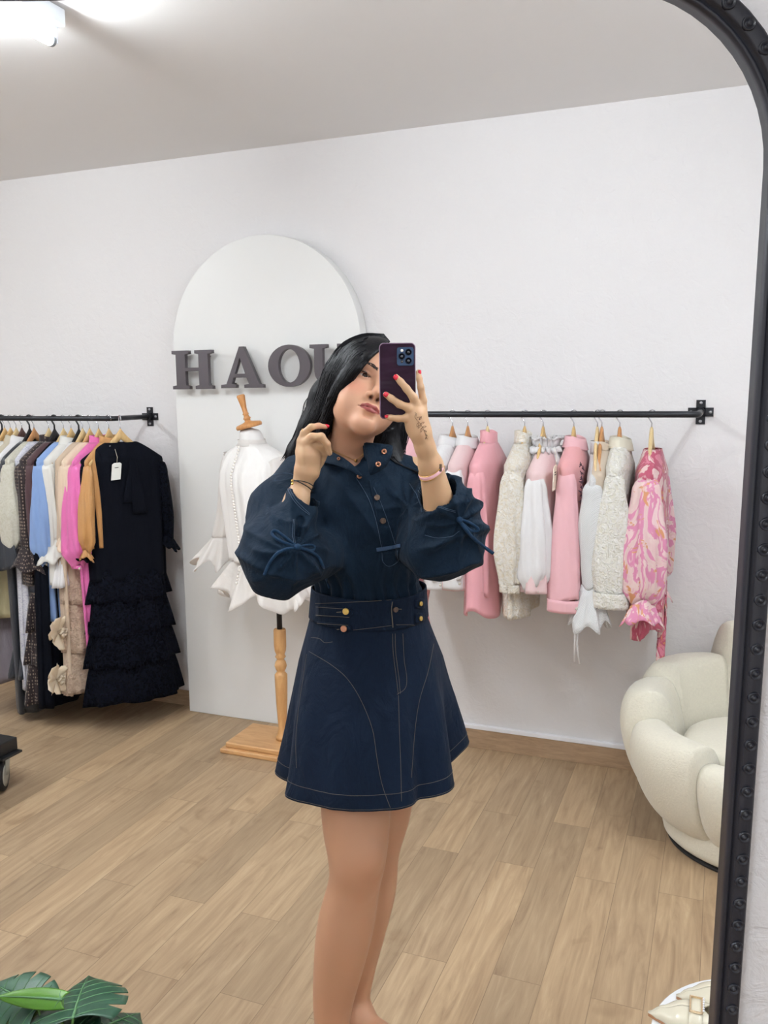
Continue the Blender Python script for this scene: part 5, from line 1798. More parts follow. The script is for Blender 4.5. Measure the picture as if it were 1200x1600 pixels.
hc((0, -0.083, 0.012), (0, -0.100, -0.030), 0.0065, 0.0080, 0.014)
he((0, -0.1045, -0.038), (0.0095, 0.0105, 0.0090), 0.008)
for s in (-1, 1):
    he((s * 0.0125, -0.0925, -0.0440), (0.0068, 0.0095, 0.0072), 0.006)
hc((0, -0.100, -0.047), (0, -0.088, -0.054), 0.0038, 0.0040, 0.006)
for s in (-1, 1):
    hc((s * 0.0070, -0.099, -0.0515), (s * 0.0085, -0.090, -0.044), 0.0030, 0.0034, 0.002, 'sub')
he((0, -0.073, -0.070), (0.026, 0.018, 0.020), 0.015)
for s in (-1, 1):
    hc((0.0, -0.0925, -0.0665), (s * 0.009, -0.0910, -0.0657), 0.0036, 0.0038, 0.004)
    hc((s * 0.009, -0.0915, -0.0655), (s * 0.0235, -0.080, -0.0710), 0.0038, 0.0020, 0.004)
    hc((0.0, -0.0915, -0.0765), (s * 0.010, -0.0890, -0.0755), 0.0050, 0.0046, 0.004)
    hc((s * 0.010, -0.0900, -0.0760), (s * 0.0225, -0.080, -0.0722), 0.0046, 0.0020, 0.004)
    hc((0, -0.0985, -0.0712), (s * 0.0255, -0.0835, -0.0717), 0.0014, 0.0012, 0.0015, 'sub')
hc((-0.006, -0.090, -0.0890), (0.006, -0.090, -0.0890), 0.0035, 0.0035, 0.010, 'sub')
# eye openings
for s in (-1, 1):
    for q in np.linspace(-1, 1, 5):
        hc((s * 0.031 + q * 0.0095, -0.092, 0.0004 - 0.0008 * q * s), (s * 0.031 + q * 0.0095, -0.068 + 0.004 * q * q, 0.0004), 0.0049 * (1 - 0.5 * q * q), 0.0049 * (1 - 0.5 * q * q), 0.001, 'sub')
V, Q = B.mesh()
V = smooth(V, Q, 1, 0.35)
# tone per vertex
hp = hx(V)
base = np.array(srgb(192, 146, 118)[:3])
armc = np.array(srgb(184, 149, 115)[:3])
legc = np.array(srgb(185, 141, 112)[:3])
lipc = np.array(srgb(132, 54, 54)[:3])
blush = np.array(srgb(196, 118, 100)[:3])
col = np.tile(base, (len(V), 1))
col[V[:, 2] < 1.0] = legc
armm = (V[:, 2] > 1.0) & (np.linalg.norm(hp - np.array([0, 0, -0.02]), axis=1) > 0.155)
col[armm] = armc
def blend(mask, c):
    global col
    m = np.clip(mask, 0, 1)[:, None]
    col = col * (1 - m) + c * m
inh = np.linalg.norm(hp, axis=1) < 0.16
for s in (-1, 1):
    d = np.linalg.norm((hp - np.array([s * 0.042, -0.062, -0.032])) / np.array([0.026, 0.04, 0.022]), axis=1)
    blend(np.where(inh, 0.55 * np.clip(1.25 - d, 0, 1), 0), blush)
ax_ = np.abs(hp[:, 0])
up_edge = -0.0632 - 0.30 * np.clip(ax_ - 0.009, 0, 1) - 0.12 * np.clip(0.006 - ax_, 0, 1)
up_edge -= 2.0 * np.clip(ax_ - 0.020, 0, 1)
lo_edge = -0.0808 + 9.0 * ax_ ** 2 * 1.6
m = np.clip((up_edge - hp[:, 2]) / 0.0012 + 0.5, 0, 1) * np.clip((hp[:, 2] - lo_edge) / 0.0012 + 0.5, 0, 1) * (ax_ < 0.0228) * (hp[:, 1] < -0.074)
blend(np.where(inh, m, 0), lipc)
m = np.clip(1 - np.abs(hp[:, 2] + 0.0714) / 0.0013, 0, 1) * (ax_ < 0.026) * (hp[:, 1] < -0.074)
blend(np.where(inh, 0.8 * m, 0), np.array(srgb(90, 36, 38)[:3]))
for s in (-1, 1):   # eye shadow, nostrils
    d = np.linalg.norm((hp - np.array([s * 0.032, -0.078, 0.002])) / np.array([0.021, 0.03, 0.0115]), axis=1)
    blend(np.where(inh, 0.45 * np.clip(1.3 - d, 0, 1), 0), np.array(srgb(150, 100, 84)[:3]))
    d = np.linalg.norm((hp - np.array([s * 0.0075, -0.096, -0.050])) / np.array([0.0040, 0.008, 0.004]), axis=1)
    blend(np.where(inh, np.clip(1.6 - d, 0, 1), 0), np.array(srgb(70, 36, 30)[:3]))
# knee tint
d = np.linalg.norm((V - P2(575, 1372, -0.13)) / np.array([0.05, 0.06, 0.07]), axis=1)
blend(0.35 * np.clip(1.2 - d, 0, 1), np.array(srgb(180, 126, 96)[:3]))
colA = np.concatenate([col, np.ones((len(V), 1))], 1)
body = np_mesh('body', V, Q, SKIN, woman, colA)
BV = BVHTree.FromPolygons([tuple(v) for v in V], [tuple(int(i) for i in q) for q in Q])
CAMP = np.array([0, -DP, H])
def cast(bvh, px, py, off=0.0):
    """first surface met by the sight line through a pixel, lifted off it by off"""
    d = PX(px, py, 0.0) - CAMP
    d = d / np.linalg.norm(d)
    hit = bvh.ray_cast(Vector(CAMP), Vector(d))
    if hit[0] is None:
        return None
    n_ = np.array(hit[1])
    if n_ @ d > 0:
        n_ = -n_
    return np.array(hit[0]) + n_ * off
def poly_px(pts, step=4.0):
    out = []
    for a, b in zip(pts[:-1], pts[1:]):
        L = math.hypot(b[0] - a[0], b[1] - a[1])
        n_ = max(1, int(L / step))
        for i in range(n_):
            out.append((a[0] + (b[0] - a[0]) * i / n_, a[1] + (b[1] - a[1]) * i / n_))
    out.append(pts[-1])
    return out
def curve_px(pts, n_=20):
    """Catmull-Rom through pixel points"""
    P = [np.array(p, float) for p in pts]
    P = [2 * P[0] - P[1]] + P + [2 * P[-1] - P[-2]]
    out = []
    segs = len(P) - 3
    for i in range(segs):
        p0, p1, p2, p3 = P[i:i + 4]
        for t in np.linspace(0, 1, n_, endpoint=False):
            out.append(0.5 * ((2 * p1) + (-p0 + p2) * t + (2 * p0 - 5 * p1 + 4 * p2 - p3) * t * t + (-p0 + 3 * p1 - 3 * p2 + p3) * t ** 3))
    out.append(P[-2])
    return out
def drape(b, bvh, pts, r, off=0.001, n=5, npt=8, maxjump=0.05):
    """thin cord lying on a surface along a line of sight points"""
    run = []
    for p in curve_px(pts, npt):
        q = cast(bvh, p[0], p[1], off)
        if q is None or (run and np.linalg.norm(q - run[-1]) > maxjump):
            if len(run) > 2:
                b.tube(run, r, n)
            run = []
            if q is None:
                continue
        if not run or np.linalg.norm(q - run[-1]) > 1e-5:
            run.append(q)
    if len(run) > 2:
        b.tube(run, r, n)
    return b
# --- eyes
EYEW = plain('eye_white', srgb(228, 222, 216), 0.15, spec=0.6, var=0.01)
IRIS = plain('dark_brown_iris', srgb(46, 28, 20), 0.12, spec=0.7)
PUP = plain('pupil', srgb(8, 6, 6), 0.08, spec=0.8)
LASH = plain('black_lashes', srgb(22, 16, 16), 0.6)
gaze = np.array([0.10, -1.0, -0.02])
gaze /= np.linalg.norm(gaze)
for s in (-1, 1):
    ec = np.array([s * 0.031, -0.0670, 0.0002])
    ew = MB().lathe([(0.0001, -0.0118), (0.006, -0.0102), (0.0102, -0.006), (0.0118, 0), (0.0102, 0.006), (0.006, 0.0102), (0.0001, 0.0118)], (0, 0, 0), 20)
    ew.v = [tuple(hd(*(ec + np.array(p)))) for p in ew.v]
    eo = ew.build('eye', EYEW, woman, sub=1)
    for nm, r0, d0, mt in (('iris', 0.0060, 0.0104, IRIS), ('pupil', 0.0026, 0.0117, PUP)):
        b = MB().lathe([(0.0001, d0 + 0.0013), (r0 * 0.6, d0 + 0.0009), (r0, d0 - 0.0006), (r0 * 0.9, d0 - 0.003)], (0, 0, 0), 20, axis=gaze)
        b.v = [tuple(hd(*(ec + np.array(p)))) for p in b.v]
        b.build(nm, mt, eo)
    # lash line and brow laid on the face
    b = MB()
    fr_ = []
    for u in np.linspace(-1, 1, 13):
        fr_.append((s * 0.031 + s * u * 0.0140, -0.12, 0.0049 * (1 - u * u) + (0.0014 if u > 0.5 else 0) + 0.0010 * u))
    def snap(p, off):
        o_ = hd(*p)
        dr = HR @ np.array([0, 1.0, 0])
        h = BV.ray_cast(Vector(o_), Vector(dr))
        if h[0] is None:
            return None
        return np.array(h[0]) - dr * off
    q = [snap((p[0], p[1], p[2] + 0.0006), 0.0006) for p in fr_]
    q = [x for x in q if x is not None]
    if len(q) > 3:
        b.tube(q, [0.0006 + 0.0007 * math.sin(PI * i / (len(q) - 1)) for i in range(len(q))], 6)
        for i in range(3, len(q)):
            tipv = HR @ np.array([s * 0.35, -0.6, 0.55 if i < len(q) else 0.4])
            b.tube([q[i], q[i] + tipv * 0.0035, q[i] + tipv * 0.006 + HR @ np.array([0, 0, 0.002])], [0.0004, 0.0003, 0.0001], 4)
    b.build('eyelashes', LASH, woman)
    b = MB()
    rg = random.Random(4)
    for k in range(150):
        u = rg.random()
        x = s * lerp(0.010, 0.050, u)
        zc = 0.0165 + 0.0075 * math.sin(min(1, u * 1.25) * PI * 0.62) - 0.007 * max(0, u - 0.65) / 0.35
        hw_ = lerp(0.0034, 0.0010, max(0, (u - 0.25) / 0.75))
        z = zc + rg.uniform(-1, 1) * hw_
        dxx, dzz = s * 0.0042, 0.0035 * (1 - 1.8 * u)
        q = [snap((x + dxx * t_, -0.12, z + dzz * t_), 0.0004) for t_ in (0, 0.5, 1)]
        if all(v is not None for v in q):
            b.tube(q, [0.0005, 0.00045, 0.0001], 4)
    b.build('eyebrow', LASH, woman)
# --- nails
NAIL = plain('red_nail_polish', srgb(204, 22, 52), 0.15, spec=0.6, coat=0.6, var=0.02)
def nail(px, py, dpx, dpy, L=0.0088, W_=0.0042):
    c = cast(BV, px, py, 0.0)
    if c is None:
        return
    a = PX(px + dpx * 2, py + dpy * 2, c[1] + DP - DP) - PX(px, py, c[1])
    a /= np.linalg.norm(a)
    n_ = CAMP - c
    n_ /= np.linalg.norm(n_)
    n_ = n_ - a * (n_ @ a)
    n_ /= np.linalg.norm(n_)
    sd = np.cross(a, n_)
    rows = []
    for u in np.linspace(-1, 1, 9):
        w_ = W_ * (1 - 0.35 * max(0, u) ** 2 - 0.25 * max(0, -u) ** 3)
        rows.append([c + a * (u * L / 2) + sd * (v * w_) + n_ * (0.0010 - 0.0016 * v * v - 0.0008 * u * u) for v in np.linspace(-1, 1, 7)])
    MB().grid(rows).build('fingernail', NAIL, woman, solid=0.0008)
nail(618.5, 589.5, -1, -0.95)
nail(603, 616.5, -1, -0.72)
nail(655.5, 582, 0.1, -1, W_=0.0030)
nail(605, 650.8, -1, -0.25, W_=0.0026)
nail(511, 665.5, 1, 0.25, W_=0.0028)

# ------------------------------------------------------------------ phone
phone_c = P2(621.2, 595.5, PHY)
ph = thing('phone', 'plum coloured phone held up by the woman in front of her face', 'phone', tuple(WO + LM.T @ phone_c), YAW)
sc_ = pxs(PHY)
PW, PHH, PT_ = 54.6 * sc_ / 2, 113.0 * sc_ / 2, 0.0075
PLUM = N('plum_phone_back')
co = PLUM.coords(rot=(0, 0.9, 0))
PLUM.set(Base_Color=PLUM.mix(PLUM.noise(co, 30, 2), srgb(30, 10, 28), srgb(44, 16, 40)), Roughness=0.35)
PLUM.b.inputs['Coat Weight'].default_value = 0.04
PLUM.b.inputs['Specular IOR Level'].default_value = 0.15
PLUM.bump(PLUM.noise(PLUM.coords(rot=(0, 0.6, 0), scale=(1, 1, 5)), 9, 2), 0.5, 0.01)
PLUM = PLUM.m
CASE = plain('clear_case_edge', srgb(112, 88, 108), 0.15, spec=0.6)
def rrect(w_, h_, r, n_=8):
    out = []
    for cx, cz, a0 in ((w_ - r, h_ - r, 0), (-w_ + r, h_ - r, PI / 2), (-w_ + r, -h_ + r, PI), (w_ - r, -h_ + r, 1.5 * PI)):
        out += [(cx + r * math.cos(a0 + PI / 2 * i / n_), cz + r * math.sin(a0 + PI / 2 * i / n_)) for i in range(n_ + 1)]
    return out
rows = []
for (ins, y) in ((0.0016, 0.0002), (0.0004, 0.0010), (0, 0.0025), (0, PT_ - 0.0015), (0.0008, PT_)):
    rows.append([(u, y, v) for u, v in rrect(PW - ins, PHH - ins, 0.0085 - ins)])
b = MB().grid(rows, closed_v=True)
nn_ = len(rows[0])
b.f.append(tuple(4 * nn_ + k for k in range(nn_)))
b.f.append(tuple(range(nn_)))
b.build('case', CASE, ph, smooth=False)
MB().prism(rrect(PW - 0.0016, PHH - 0.0016, 0.0072), lambda u, v, t: (u, t, v), -0.0003, 0.0006).build('back_cover', PLUM, ph, smooth=False)
MB().prism(rrect(PW - 0.003, PHH - 0.003, 0.006), lambda u, v, t: (u, t, v), PT_ - 0.0002, PT_ + 0.0002).build('screen', plain('dark_screen_glass', srgb(16, 18, 24), 0.08, spec=0.7), ph, smooth=False)
def po(px, py):
    q = P2(px, py, PHY) - phone_c
    return q[0], q[2]
NAVY = plain('teal_camera_plate', srgb(30, 60, 92), 0.25, spec=0.5)
c_ = po(633.2, 557)
ci = MB().prism([(c_[0] + u, c_[1] + v) for u, v in rrect(12.6 * sc_, 13.6 * sc_, 0.0045)], lambda u, v, t: (u, t, v), -0.0016, 0.0).build('camera_island', NAVY, ph, smooth=False, bevel=0.0006)
LENS = plain('black_lens_glass', srgb(6, 12, 26), 0.06, spec=0.8, coat=1)
for (px, py, r) in ((627.6, 557, 5.0), (638.2, 550.3, 5.0), (638.2, 563.8, 5.0)):
    c_ = po(px, py)
    lr = MB().lathe([(r * sc_, 0.0), (r * sc_, 0.0030), (r * sc_ * 0.82, 0.0032), (r * sc_ * 0.80, 0.0024)], (c_[0], 0, c_[1]), 24, axis=(0, -1, 0)).build('lens_ring', plain('dark_lens_ring', srgb(16, 30, 52), 0.25, metal=0.6), ci)
    MB().lathe([(0.0001, 0.0028), (r * sc_ * 0.8, 0.0026)], (c_[0], 0, c_[1]), 24, axis=(0, -1, 0)).build('lens', LENS, ci)
c_ = po(628, 547.8)
MB().lathe([(0.0001, 0.0021), (2.1 * sc_, 0.0020), (2.2 * sc_, 0.0012)], (c_[0], 0, c_[1]), 16, axis=(0, -1, 0)).build('flash', plain('white_flash_lens', srgb(230, 228, 222), 0.3), ci)
c_ = po(628, 565)
MB().lathe([(0.0001, 0.0021), (2.0 * sc_, 0.0020), (2.1 * sc_, 0.0012)], (c_[0], 0, c_[1]), 16, axis=(0, -1, 0)).build('sensor', LENS, ci)

# ------------------------------------------------------------------ denim
def mat_denim(name, c1, c2):
    n = N(name)
    co = n.coords()
    big = n.noise(co, 7.0, 4, 0.6, 0.5)
    tw = n.new('ShaderNodeTexWave', wave_type='BANDS', bands_direction='DIAGONAL')
    tw.inputs['Scale'].default_value = 320.0
    tw.inputs['Distortion'].default_value = 2.0
    n.l(n.coords(scale=(1, 1, 0.6)), tw.inputs['Vector'])
    fine = n.noise(n.coords(scale=(1, 1, 0.12)), 500.0, 3)
    c = n.mix(big, c1, c2)
    c = n.mix(n.math('MULTIPLY', fine, 0.35), c, srgb(20, 40, 60))
    n.set(Base_Color=c, Roughness=0.78)
    n.b.inputs['Specular IOR Level'].default_value = 0.12
    n.b.inputs['Sheen Weight'].default_value = 0.02
    b1 = n.new('ShaderNodeBump')
    b1.inputs['Strength'].default_value = 0.25
    b1.inputs['Distance'].default_value = 0.0008
    n.l(tw.outputs['Fac'], b1.inputs['Height'])
    b2 = n.new('ShaderNodeBump')
    b2.inputs['Strength'].default_value = 0.6
    b2.inputs['Distance'].default_value = 0.014
    n.l(n.noise(n.coords(scale=(1, 1, 0.6)), 17.0, 4, 0.5, 1.2), b2.inputs['Height'])
    n.l(b1.outputs[0], b2.inputs['Normal'])
    n.l(b2.outputs[0], n.b.inputs['Normal'])
    return n.m
DENIM = mat_denim('indigo_denim', srgb(3, 15, 27), srgb(9, 28, 44))
DENIMS = mat_denim('dark_indigo_denim', srgb(4, 12, 28), srgb(8, 21, 40))
DENIMIN = plain('denim_reverse', srgb(44, 68, 98), 0.85)
THREAD = plain('tan_topstitching', srgb(96, 88, 76), 0.7)
THREADB = plain('pale_blue_topstitching', srgb(52, 72, 94), 0.7)
BRASS = plain('brass_button', srgb(206, 172, 96), 0.28, metal=0.9)
COPPER = plain('copper_button', srgb(186, 132, 104), 0.3, metal=0.85)
BRONZE = plain('bronze_button', srgb(96, 80, 70), 0.35, metal=0.8)

T = Field(np.arange(-0.36, 0.28, 0.0034), np.arange(-0.36, 0.20, 0.0036), np.arange(1.00, 1.47, 0.0034))
# torso
T.ell(P2(560, 800, 0.025), (0.150, 0.100, 0.15), 0.05)
T.ell(P2(572, 868, 0.02), (0.128, 0.108, 0.10), 0.05)
T.ell(P2(577, 925, 0.018), (0.119, 0.098, 0.055), 0.03)
T.cone(P2(530, 800, -0.02), P2(535, 815, -0.02), 0.060, 0.060, 0.05)
T.cone(P2(604, 800, -0.02), P2(604, 815, -0.02), 0.058, 0.058, 0.05)
T.cone(P2(485, 745, 0.035), P2(635, 752, 0.035), 0.052, 0.052, 0.03)
T.cone(P2(500, 728, 0.045), P2(600, 728, 0.045), 0.040, 0.040, 0.03)
# image-left sleeve
T.chain([P2(470, 752, 0.03), P2(440, 800, -0.06), P2(428, 862, -0.17)], [0.056, 0.064, 0.066], 0.035)
T.chain([P2(428, 862, -0.17), P2(436, 880, -0.20), P2(470, 868, -0.17)], [0.064, 0.058, 0.050], 0.03)
T.cone(P2(498, 868, -0.11), P2(452, 886, -0.19), 0.050, 0.046, 0.03)
T.chain([P2(442, 868, -0.20), P2(462, 812, -0.165), P2(473, 778, -0.145)], [0.056, 0.037, 0.034], 0.022)
# image-right sleeve
T.chain([P2(650, 765, 0.03), P2(680, 800, -0.07), P2(700, 842, -0.15)], [0.056, 0.062, 0.066], 0.035)
T.chain([P2(700, 842, -0.15), P2(678, 862, -0.17), P2(660, 850, -0.12)], [0.062, 0.052, 0.055], 0.03)
T.chain([P2(704, 846, -0.17), P2(704, 800, -0.19), P2(690, 772, -0.20)], [0.066, 0.054, 0.044], 0.025)
T.cone(P2(716, 812, -0.17), P2(722, 835, -0.16), 0.044, 0.044, 0.02)
# openings
T.chain([P2(545, 690, 0.02), P2(547, 716, 0.012)], [0.070, 0.048], 0.008, 'sub')
T.chain([P2(549, 714, -0.04), P2(573, 739, -0.085)], [0.020, 0.006], 0.006, 'sub')
T.chain([P2(552, 704, -0.10), P2(573, 738, -0.13)], [0.018, 0.005], 0.006, 'sub')
T.chain([P2(486, 738, -0.135), P2(474, 782, -0.148), P2(462, 815, -0.165)], [0.034, 0.0285, 0.026], 0.004, 'sub')
T.ell(P2(488, 762, -0.165), (0.034, 0.05, 0.030), 0.006, mode='sub')
T.chain([P2(470, 812, -0.205), P2(466, 846, -0.225)], [0.0065, 0.0045], 0.003, 'sub')
T.chain([P2(676, 742, -0.235), P2(686, 775, -0.215), P2(694, 802, -0.195)], [0.036, 0.034, 0.028], 0.004, 'sub')
T.ell(P2(676, 752, -0.245), (0.032, 0.045, 0.030), 0.006, mode='sub')
TV, TQ = T.mesh()
TV = TV[:]
nrm_ = vnormals(TV, TQ)
def fold_about(P, A, Bp, k, amp, rad, ph=0.0, lean=0.0):
    """creases running along the limb axis A-B, fading with distance from it"""
    A, Bp = np.array(A), np.array(Bp)
    ax = Bp - A
    L = np.linalg.norm(ax)
    ax = ax / L
    r = P - A
    t = r @ ax
    u = np.array([0, -1.0, 0]) - ax * ax[1] * -1.0
    u = np.array([0, -1.0, 0]) - ax * (ax @ np.array([0, -1.0, 0]))
    u /= np.linalg.norm(u)
    v = np.cross(ax, u)
    th = np.arctan2(r @ v, r @ u)
    w_ = np.exp(-((t - L / 2) / (L * 0.7)) ** 4) * np.exp(-np.clip(np.linalg.norm(r - t[:, None] * ax, axis=1) - rad, 0, 1) / 0.02)
    s_ = np.sin(k * th + ph + lean * t / L + 0.8 * np.sin(9 * t / L + ph))
    return amp * w_ * (1 - np.abs(s_)) ** 1.6 * 1.2
def ridge(x):
    return 1 - np.abs(np.sin(x))
disp = 0.0016 * wav(TV, 26) + 0.0010 * wav(TV, 60, 1)
Lc = P2(430, 872, -0.19)
dL = np.linalg.norm(TV - Lc, axis=1)
# sleeve puckers gathered at the tie, image left and right
for (c0, amp, R_) in ((P2(464, 856, -0.235), 0.0075, 0.075), (P2(718, 812, -0.21), 0.0070, 0.065), (P2(640, 790, -0.10), 0.0045, 0.06)):
    d = TV - c0
    q = np.linalg.norm(d, axis=1)
    th = np.arctan2(d[:, 2], d[:, 0])
    disp += 1.5 * amp * np.exp(-(q / R_) ** 2) * (q / R_) ** 0.5 * 1.6 * (ridge(4.5 * th + 14 * q + 1.5 * wav(TV, 14, 2) * 0.4) ** 1.5 - 0.42)
mL = np.clip((P2(500, 800, 0)[0] - TV[:, 0]) / 0.02, 0, 1)
mR = np.clip((TV[:, 0] - P2(640, 800, 0)[0]) / 0.02, 0, 1)
zz_ = TV[:, 2] + 0.35 * TV[:, 0] + 0.012 * wav(TV, 16, 3)
disp += 0.0105 * mL * (ridge(zz_ * 62 + 2.0 * wav(TV, 8, 1)) ** 2 - 0.3) * np.clip(1.2 - dL / 0.16, 0, 1)
zz_ = TV[:, 2] - 0.45 * TV[:, 0] + 0.012 * wav(TV, 16, 3)
disp += 0.0100 * mR * (ridge(zz_ * 58 + 2.0 * wav(TV, 8, 2)) ** 2 - 0.3)
mT = (1 - mL) * (1 - mR)
zz_ = 0.8 * TV[:, 0] - TV[:, 2] * 0.7 + 0.010 * wav(TV, 22, 0)
disp += 0.0030 * (mL + mR) * (ridge(zz_ * 85 + 2.5 * wav(TV, 10, 3)) ** 3 - 0.2) * np.clip(0.6 + 0.8 * wav(TV, 9, 0), 0, 1)
d = TV[:, 0] * 0.8 + TV[:, 2] * 0.55
disp += 0.0065 * mT * (ridge(d * 30 + 1.1 * wav(TV, 7, 2)) ** 2 - 0.3)
# gathers above the waistband
zg = P2(577, 925, 0)[2]
disp += 0.0050 * mT * np.exp(-((TV[:, 2] - zg) / 0.05) ** 2) * np.sin(np.arctan2(TV[:, 1] - 0.02, TV[:, 0] - P2(577, 925, 0)[0]) * 23 + 2 * wav(TV, 20, 1))
TV = TV + nrm_ * disp[:, None]
TV = smooth(TV, TQ, 1, 0.4)
shirt = np_mesh('denim_shirt', TV, TQ, DENIM, woman)
TB = BVHTree.FromPolygons([tuple(v) for v in TV], [tuple(int(i) for i in q) for q in TQ])

# ------------------------------------------------------------------ skirt
def tabv(tab, t):
    return np.interp(t, [a for a, b in tab], [b for a, b in tab])
zW0 = P2(577, 936, -0.085)[2]
zW1 = P2(576, 986, -0.095)[2]
zHf = P2(590, 1272, -0.19)[2]
def sk(th, z):
    """skirt surface; th=0 image right, -pi/2 towards the camera"""
    t = (zW1 - z) / (zW1 - zHf)
    cx = tabv([(-0.3, P2(577, 940, 0)[0]), (0, P2(576, 986, 0)[0]), (0.3, P2(580, 1060, 0)[0]), (1, P2(582, 1200, 0)[0])], t)
    cy = 0.02
    a = tabv([(-0.3, 0.119), (0, 0.128), (0.28, 0.158), (0.6, 0.182), (1, 0.203)], t)
    b_ = tabv([(-0.3, 0.100), (0, 0.108), (0.28, 0.135), (0.6, 0.165), (1, 0.192)], t)
    e = max(0.0, t) ** 1.6
    wv = 0.0
    for c_, s_, h_ in ((-0.70, 0.20, 0.085), (-0.28, 0.20, -0.20), (0.18, 0.22, 0.10), (0.9, 0.3, -0.06), (1.5, 0.3, 0.06), (2.2, .3, -.05), (-1.02, 0.10, -0.085), (-1.28, 0.16, 0.07), (-1.75, 0.2, 0.03), (-2.15, 0.14, -0.03), (-2.52, 0.18, 0.075), (-2.88, 0.13, -0.13), (-3.2, 0.18, 0.04), (3.08, 0.18, 0.04), (2.7, 0.2, -0.04)):
        dth = (th - c_ + PI) % (2 * PI) - PI
        wv += h_ * math.exp(-(dth / s_) ** 2)
    r = 1 + e * wv + 0.007 * min(1, max(0, t)) * (math.sin(6 * th + 9 * t) + math.sin(11 * th - 7 * t)) + 0.004 * math.sin(31 * th) * min(1, max(0, t) * 2) * 0.6
    zz = z
    if t > 0:
        zz = z + 0.6 * 0.06 * e * wv + 0.012 * e * math.cos(th) + 0.035 * e * math.exp(-((th - 0.1 + PI) % (2 * PI) - PI) ** 2 / 0.12)
    return (cx + a * r * math.cos(th), cy + b_ * r * math.sin(th), zz)
nth = 260
rows = []
for i in range(70):
    z = lerp(zW1 + 0.004, zHf, i / 69)
    rows.append([sk(2 * PI * k / nth, z) for k in range(nth)])
rows.append([(p[0], p[1], p[2] - 0.002) for p in rows[-1]])
o = MB().grid(rows, closed_v=True).build('denim_skirt', DENIMS, woman, solid=0.0022)
SKV = [tuple(p) for r in rows for p in r]
SKF = [(i * nth + k, i * nth + (k + 1) % nth, (i + 1) * nth + (k + 1) % nth, (i + 1) * nth + k) for i in range(len(rows) - 1) for k in range(nth)]
# waistband
wrows = []
for u in np.linspace(0, 1, 14):
    z = lerp(zW0, zW1, u)
    wrows.append([(lambda p: (p[0] + 0.0025 * math.cos(2 * PI * k / nth), p[1] + 0.0025 * math.sin(2 * PI * k / nth), z + 0.0035 * math.sin(2 * PI * k / nth * 2 + 1)))(sk(2 * PI * k / nth, z)) for k in range(nth)])
wb_o = MB().grid(wrows, closed_v=True).build('waistband', DENIMS, woman, solid=0.003)
WV = [tuple(p) for r in wrows for p in r]
WF = [(i * nth + k, i * nth + (k + 1) % nth, (i + 1) * nth + (k + 1) % nth, (i + 1) * nth + k) for i in range(13) for k in range(nth)]
SB = BVHTree.FromPolygons(SKV, SKF)
WB = BVHTree.FromPolygons(WV, WF)

# ------------------------------------------------------------------ stitching on the skirt
b = MB()
r1 = 0.00042
off = 0.0016
drape(b, SB, [(613, 990), (614, 1020), (619, 1060), (622, 1085)], r1, off)
drape(b, SB, [(617, 990), (618, 1020), (623, 1060), (625, 1084)], r1, off)
drape(b, SB, [(629, 990), (631, 1030), (635, 1060), (632, 1076), (620, 1085)], r1, off)
drape(b, SB, [(622, 1086), (624, 1150), (626, 1200), (627, 1252)], r1, off)
drape(b, SB, [(484, 1018), (520, 1040), (545, 1063), (566, 1098), (582, 1140), (589, 1185), (597, 1225), (610, 1262)], r1, off)
drape(b, SB, [(677, 1006), (668, 1050), (655, 1095), (647, 1150), (642, 1215)], r1, off)
drape(b, SB, [(480, 1022), (473, 1070), (466, 1120), (463, 1160), (464, 1200)], r1, off)
drape(b, SB, [(487, 996), (500, 998), (508, 1004), (520, 1003)], r1, off)
b.build('topstitching', THREAD, o)
b = MB()
zst = zHf + 0.030
b.tube([tuple(np.array(sk(2 * PI * k / nth, zst)) + np.array([math.cos(2 * PI * k / nth), math.sin(2 * PI * k / nth), 0]) * 0.0018) for k in range(nth + 1)], r1, 4)
b.tube([tuple(np.array(sk(2 * PI * k / nth, zHf + 0.002)) + np.array([math.cos(2 * PI * k / nth), math.sin(2 * PI * k / nth), 0]) * 0.0018) for k in range(nth + 1)], r1 * 0.8, 4)
b.build('hem_stitching', THREAD, o)
# belt loop at the pocket, straps with buttons on the waistband
def strip(bvh, px_rows, off, mat, name, parent, solid=0.0025):
    rows = []
    for a, c in px_rows:
        row = []
        for u in np.linspace(0, 1, 6):
            q = cast(bvh, a[0] + (c[0] - a[0]) * u, a[1] + (c[1] - a[1]) * u, off)
            if q is None:
                q = row[-1] if row else None
            row.append(q)
        if all(x is not None for x in row):
            rows.append(row)
    return MB().grid(rows).build(name, mat, parent, solid=solid)
def tab_rows(xa, xb, yt, yb, tip, drop=0.0, n_=12):
    out = []
    for i in range(n_ + 1):
        u = i / n_
        x = lerp(xa, xb, u)
        k = max(0, (u - 0.86) / 0.14)
        h = lerp(1, 0.25, k)
        m = lerp((yt + yb) / 2, (yt + yb) / 2 + tip, k) + drop * u
        out.append(((x, m - (yb - yt) / 2 * h), (x, m + (yb - yt) / 2 * h)))
    return out
def button(c, n_, r, mat, name, parent, rim=True):
    return MB().lathe([(0.0001, 0.0022), (r * 0.55, 0.0022), (r * 0.72, 0.0018), (r * 0.85, 0.0026), (r, 0.0016), (r, -0.001)], tuple(c), 22, axis=tuple(n_)).build(name, mat, parent)
def towards(c):
    v = CAMP - c
    return v / np.linalg.norm(v)
def facing(bvh, px, py):
    d = PX(px, py, 0.0) - CAMP
    h = bvh.ray_cast(Vector(CAMP), Vector(d / np.linalg.norm(d)))
    n_ = np.array(h[1])
    if n_ @ d > 0:
        n_ = -n_
    return np.array(h[0]), n_
straps = []
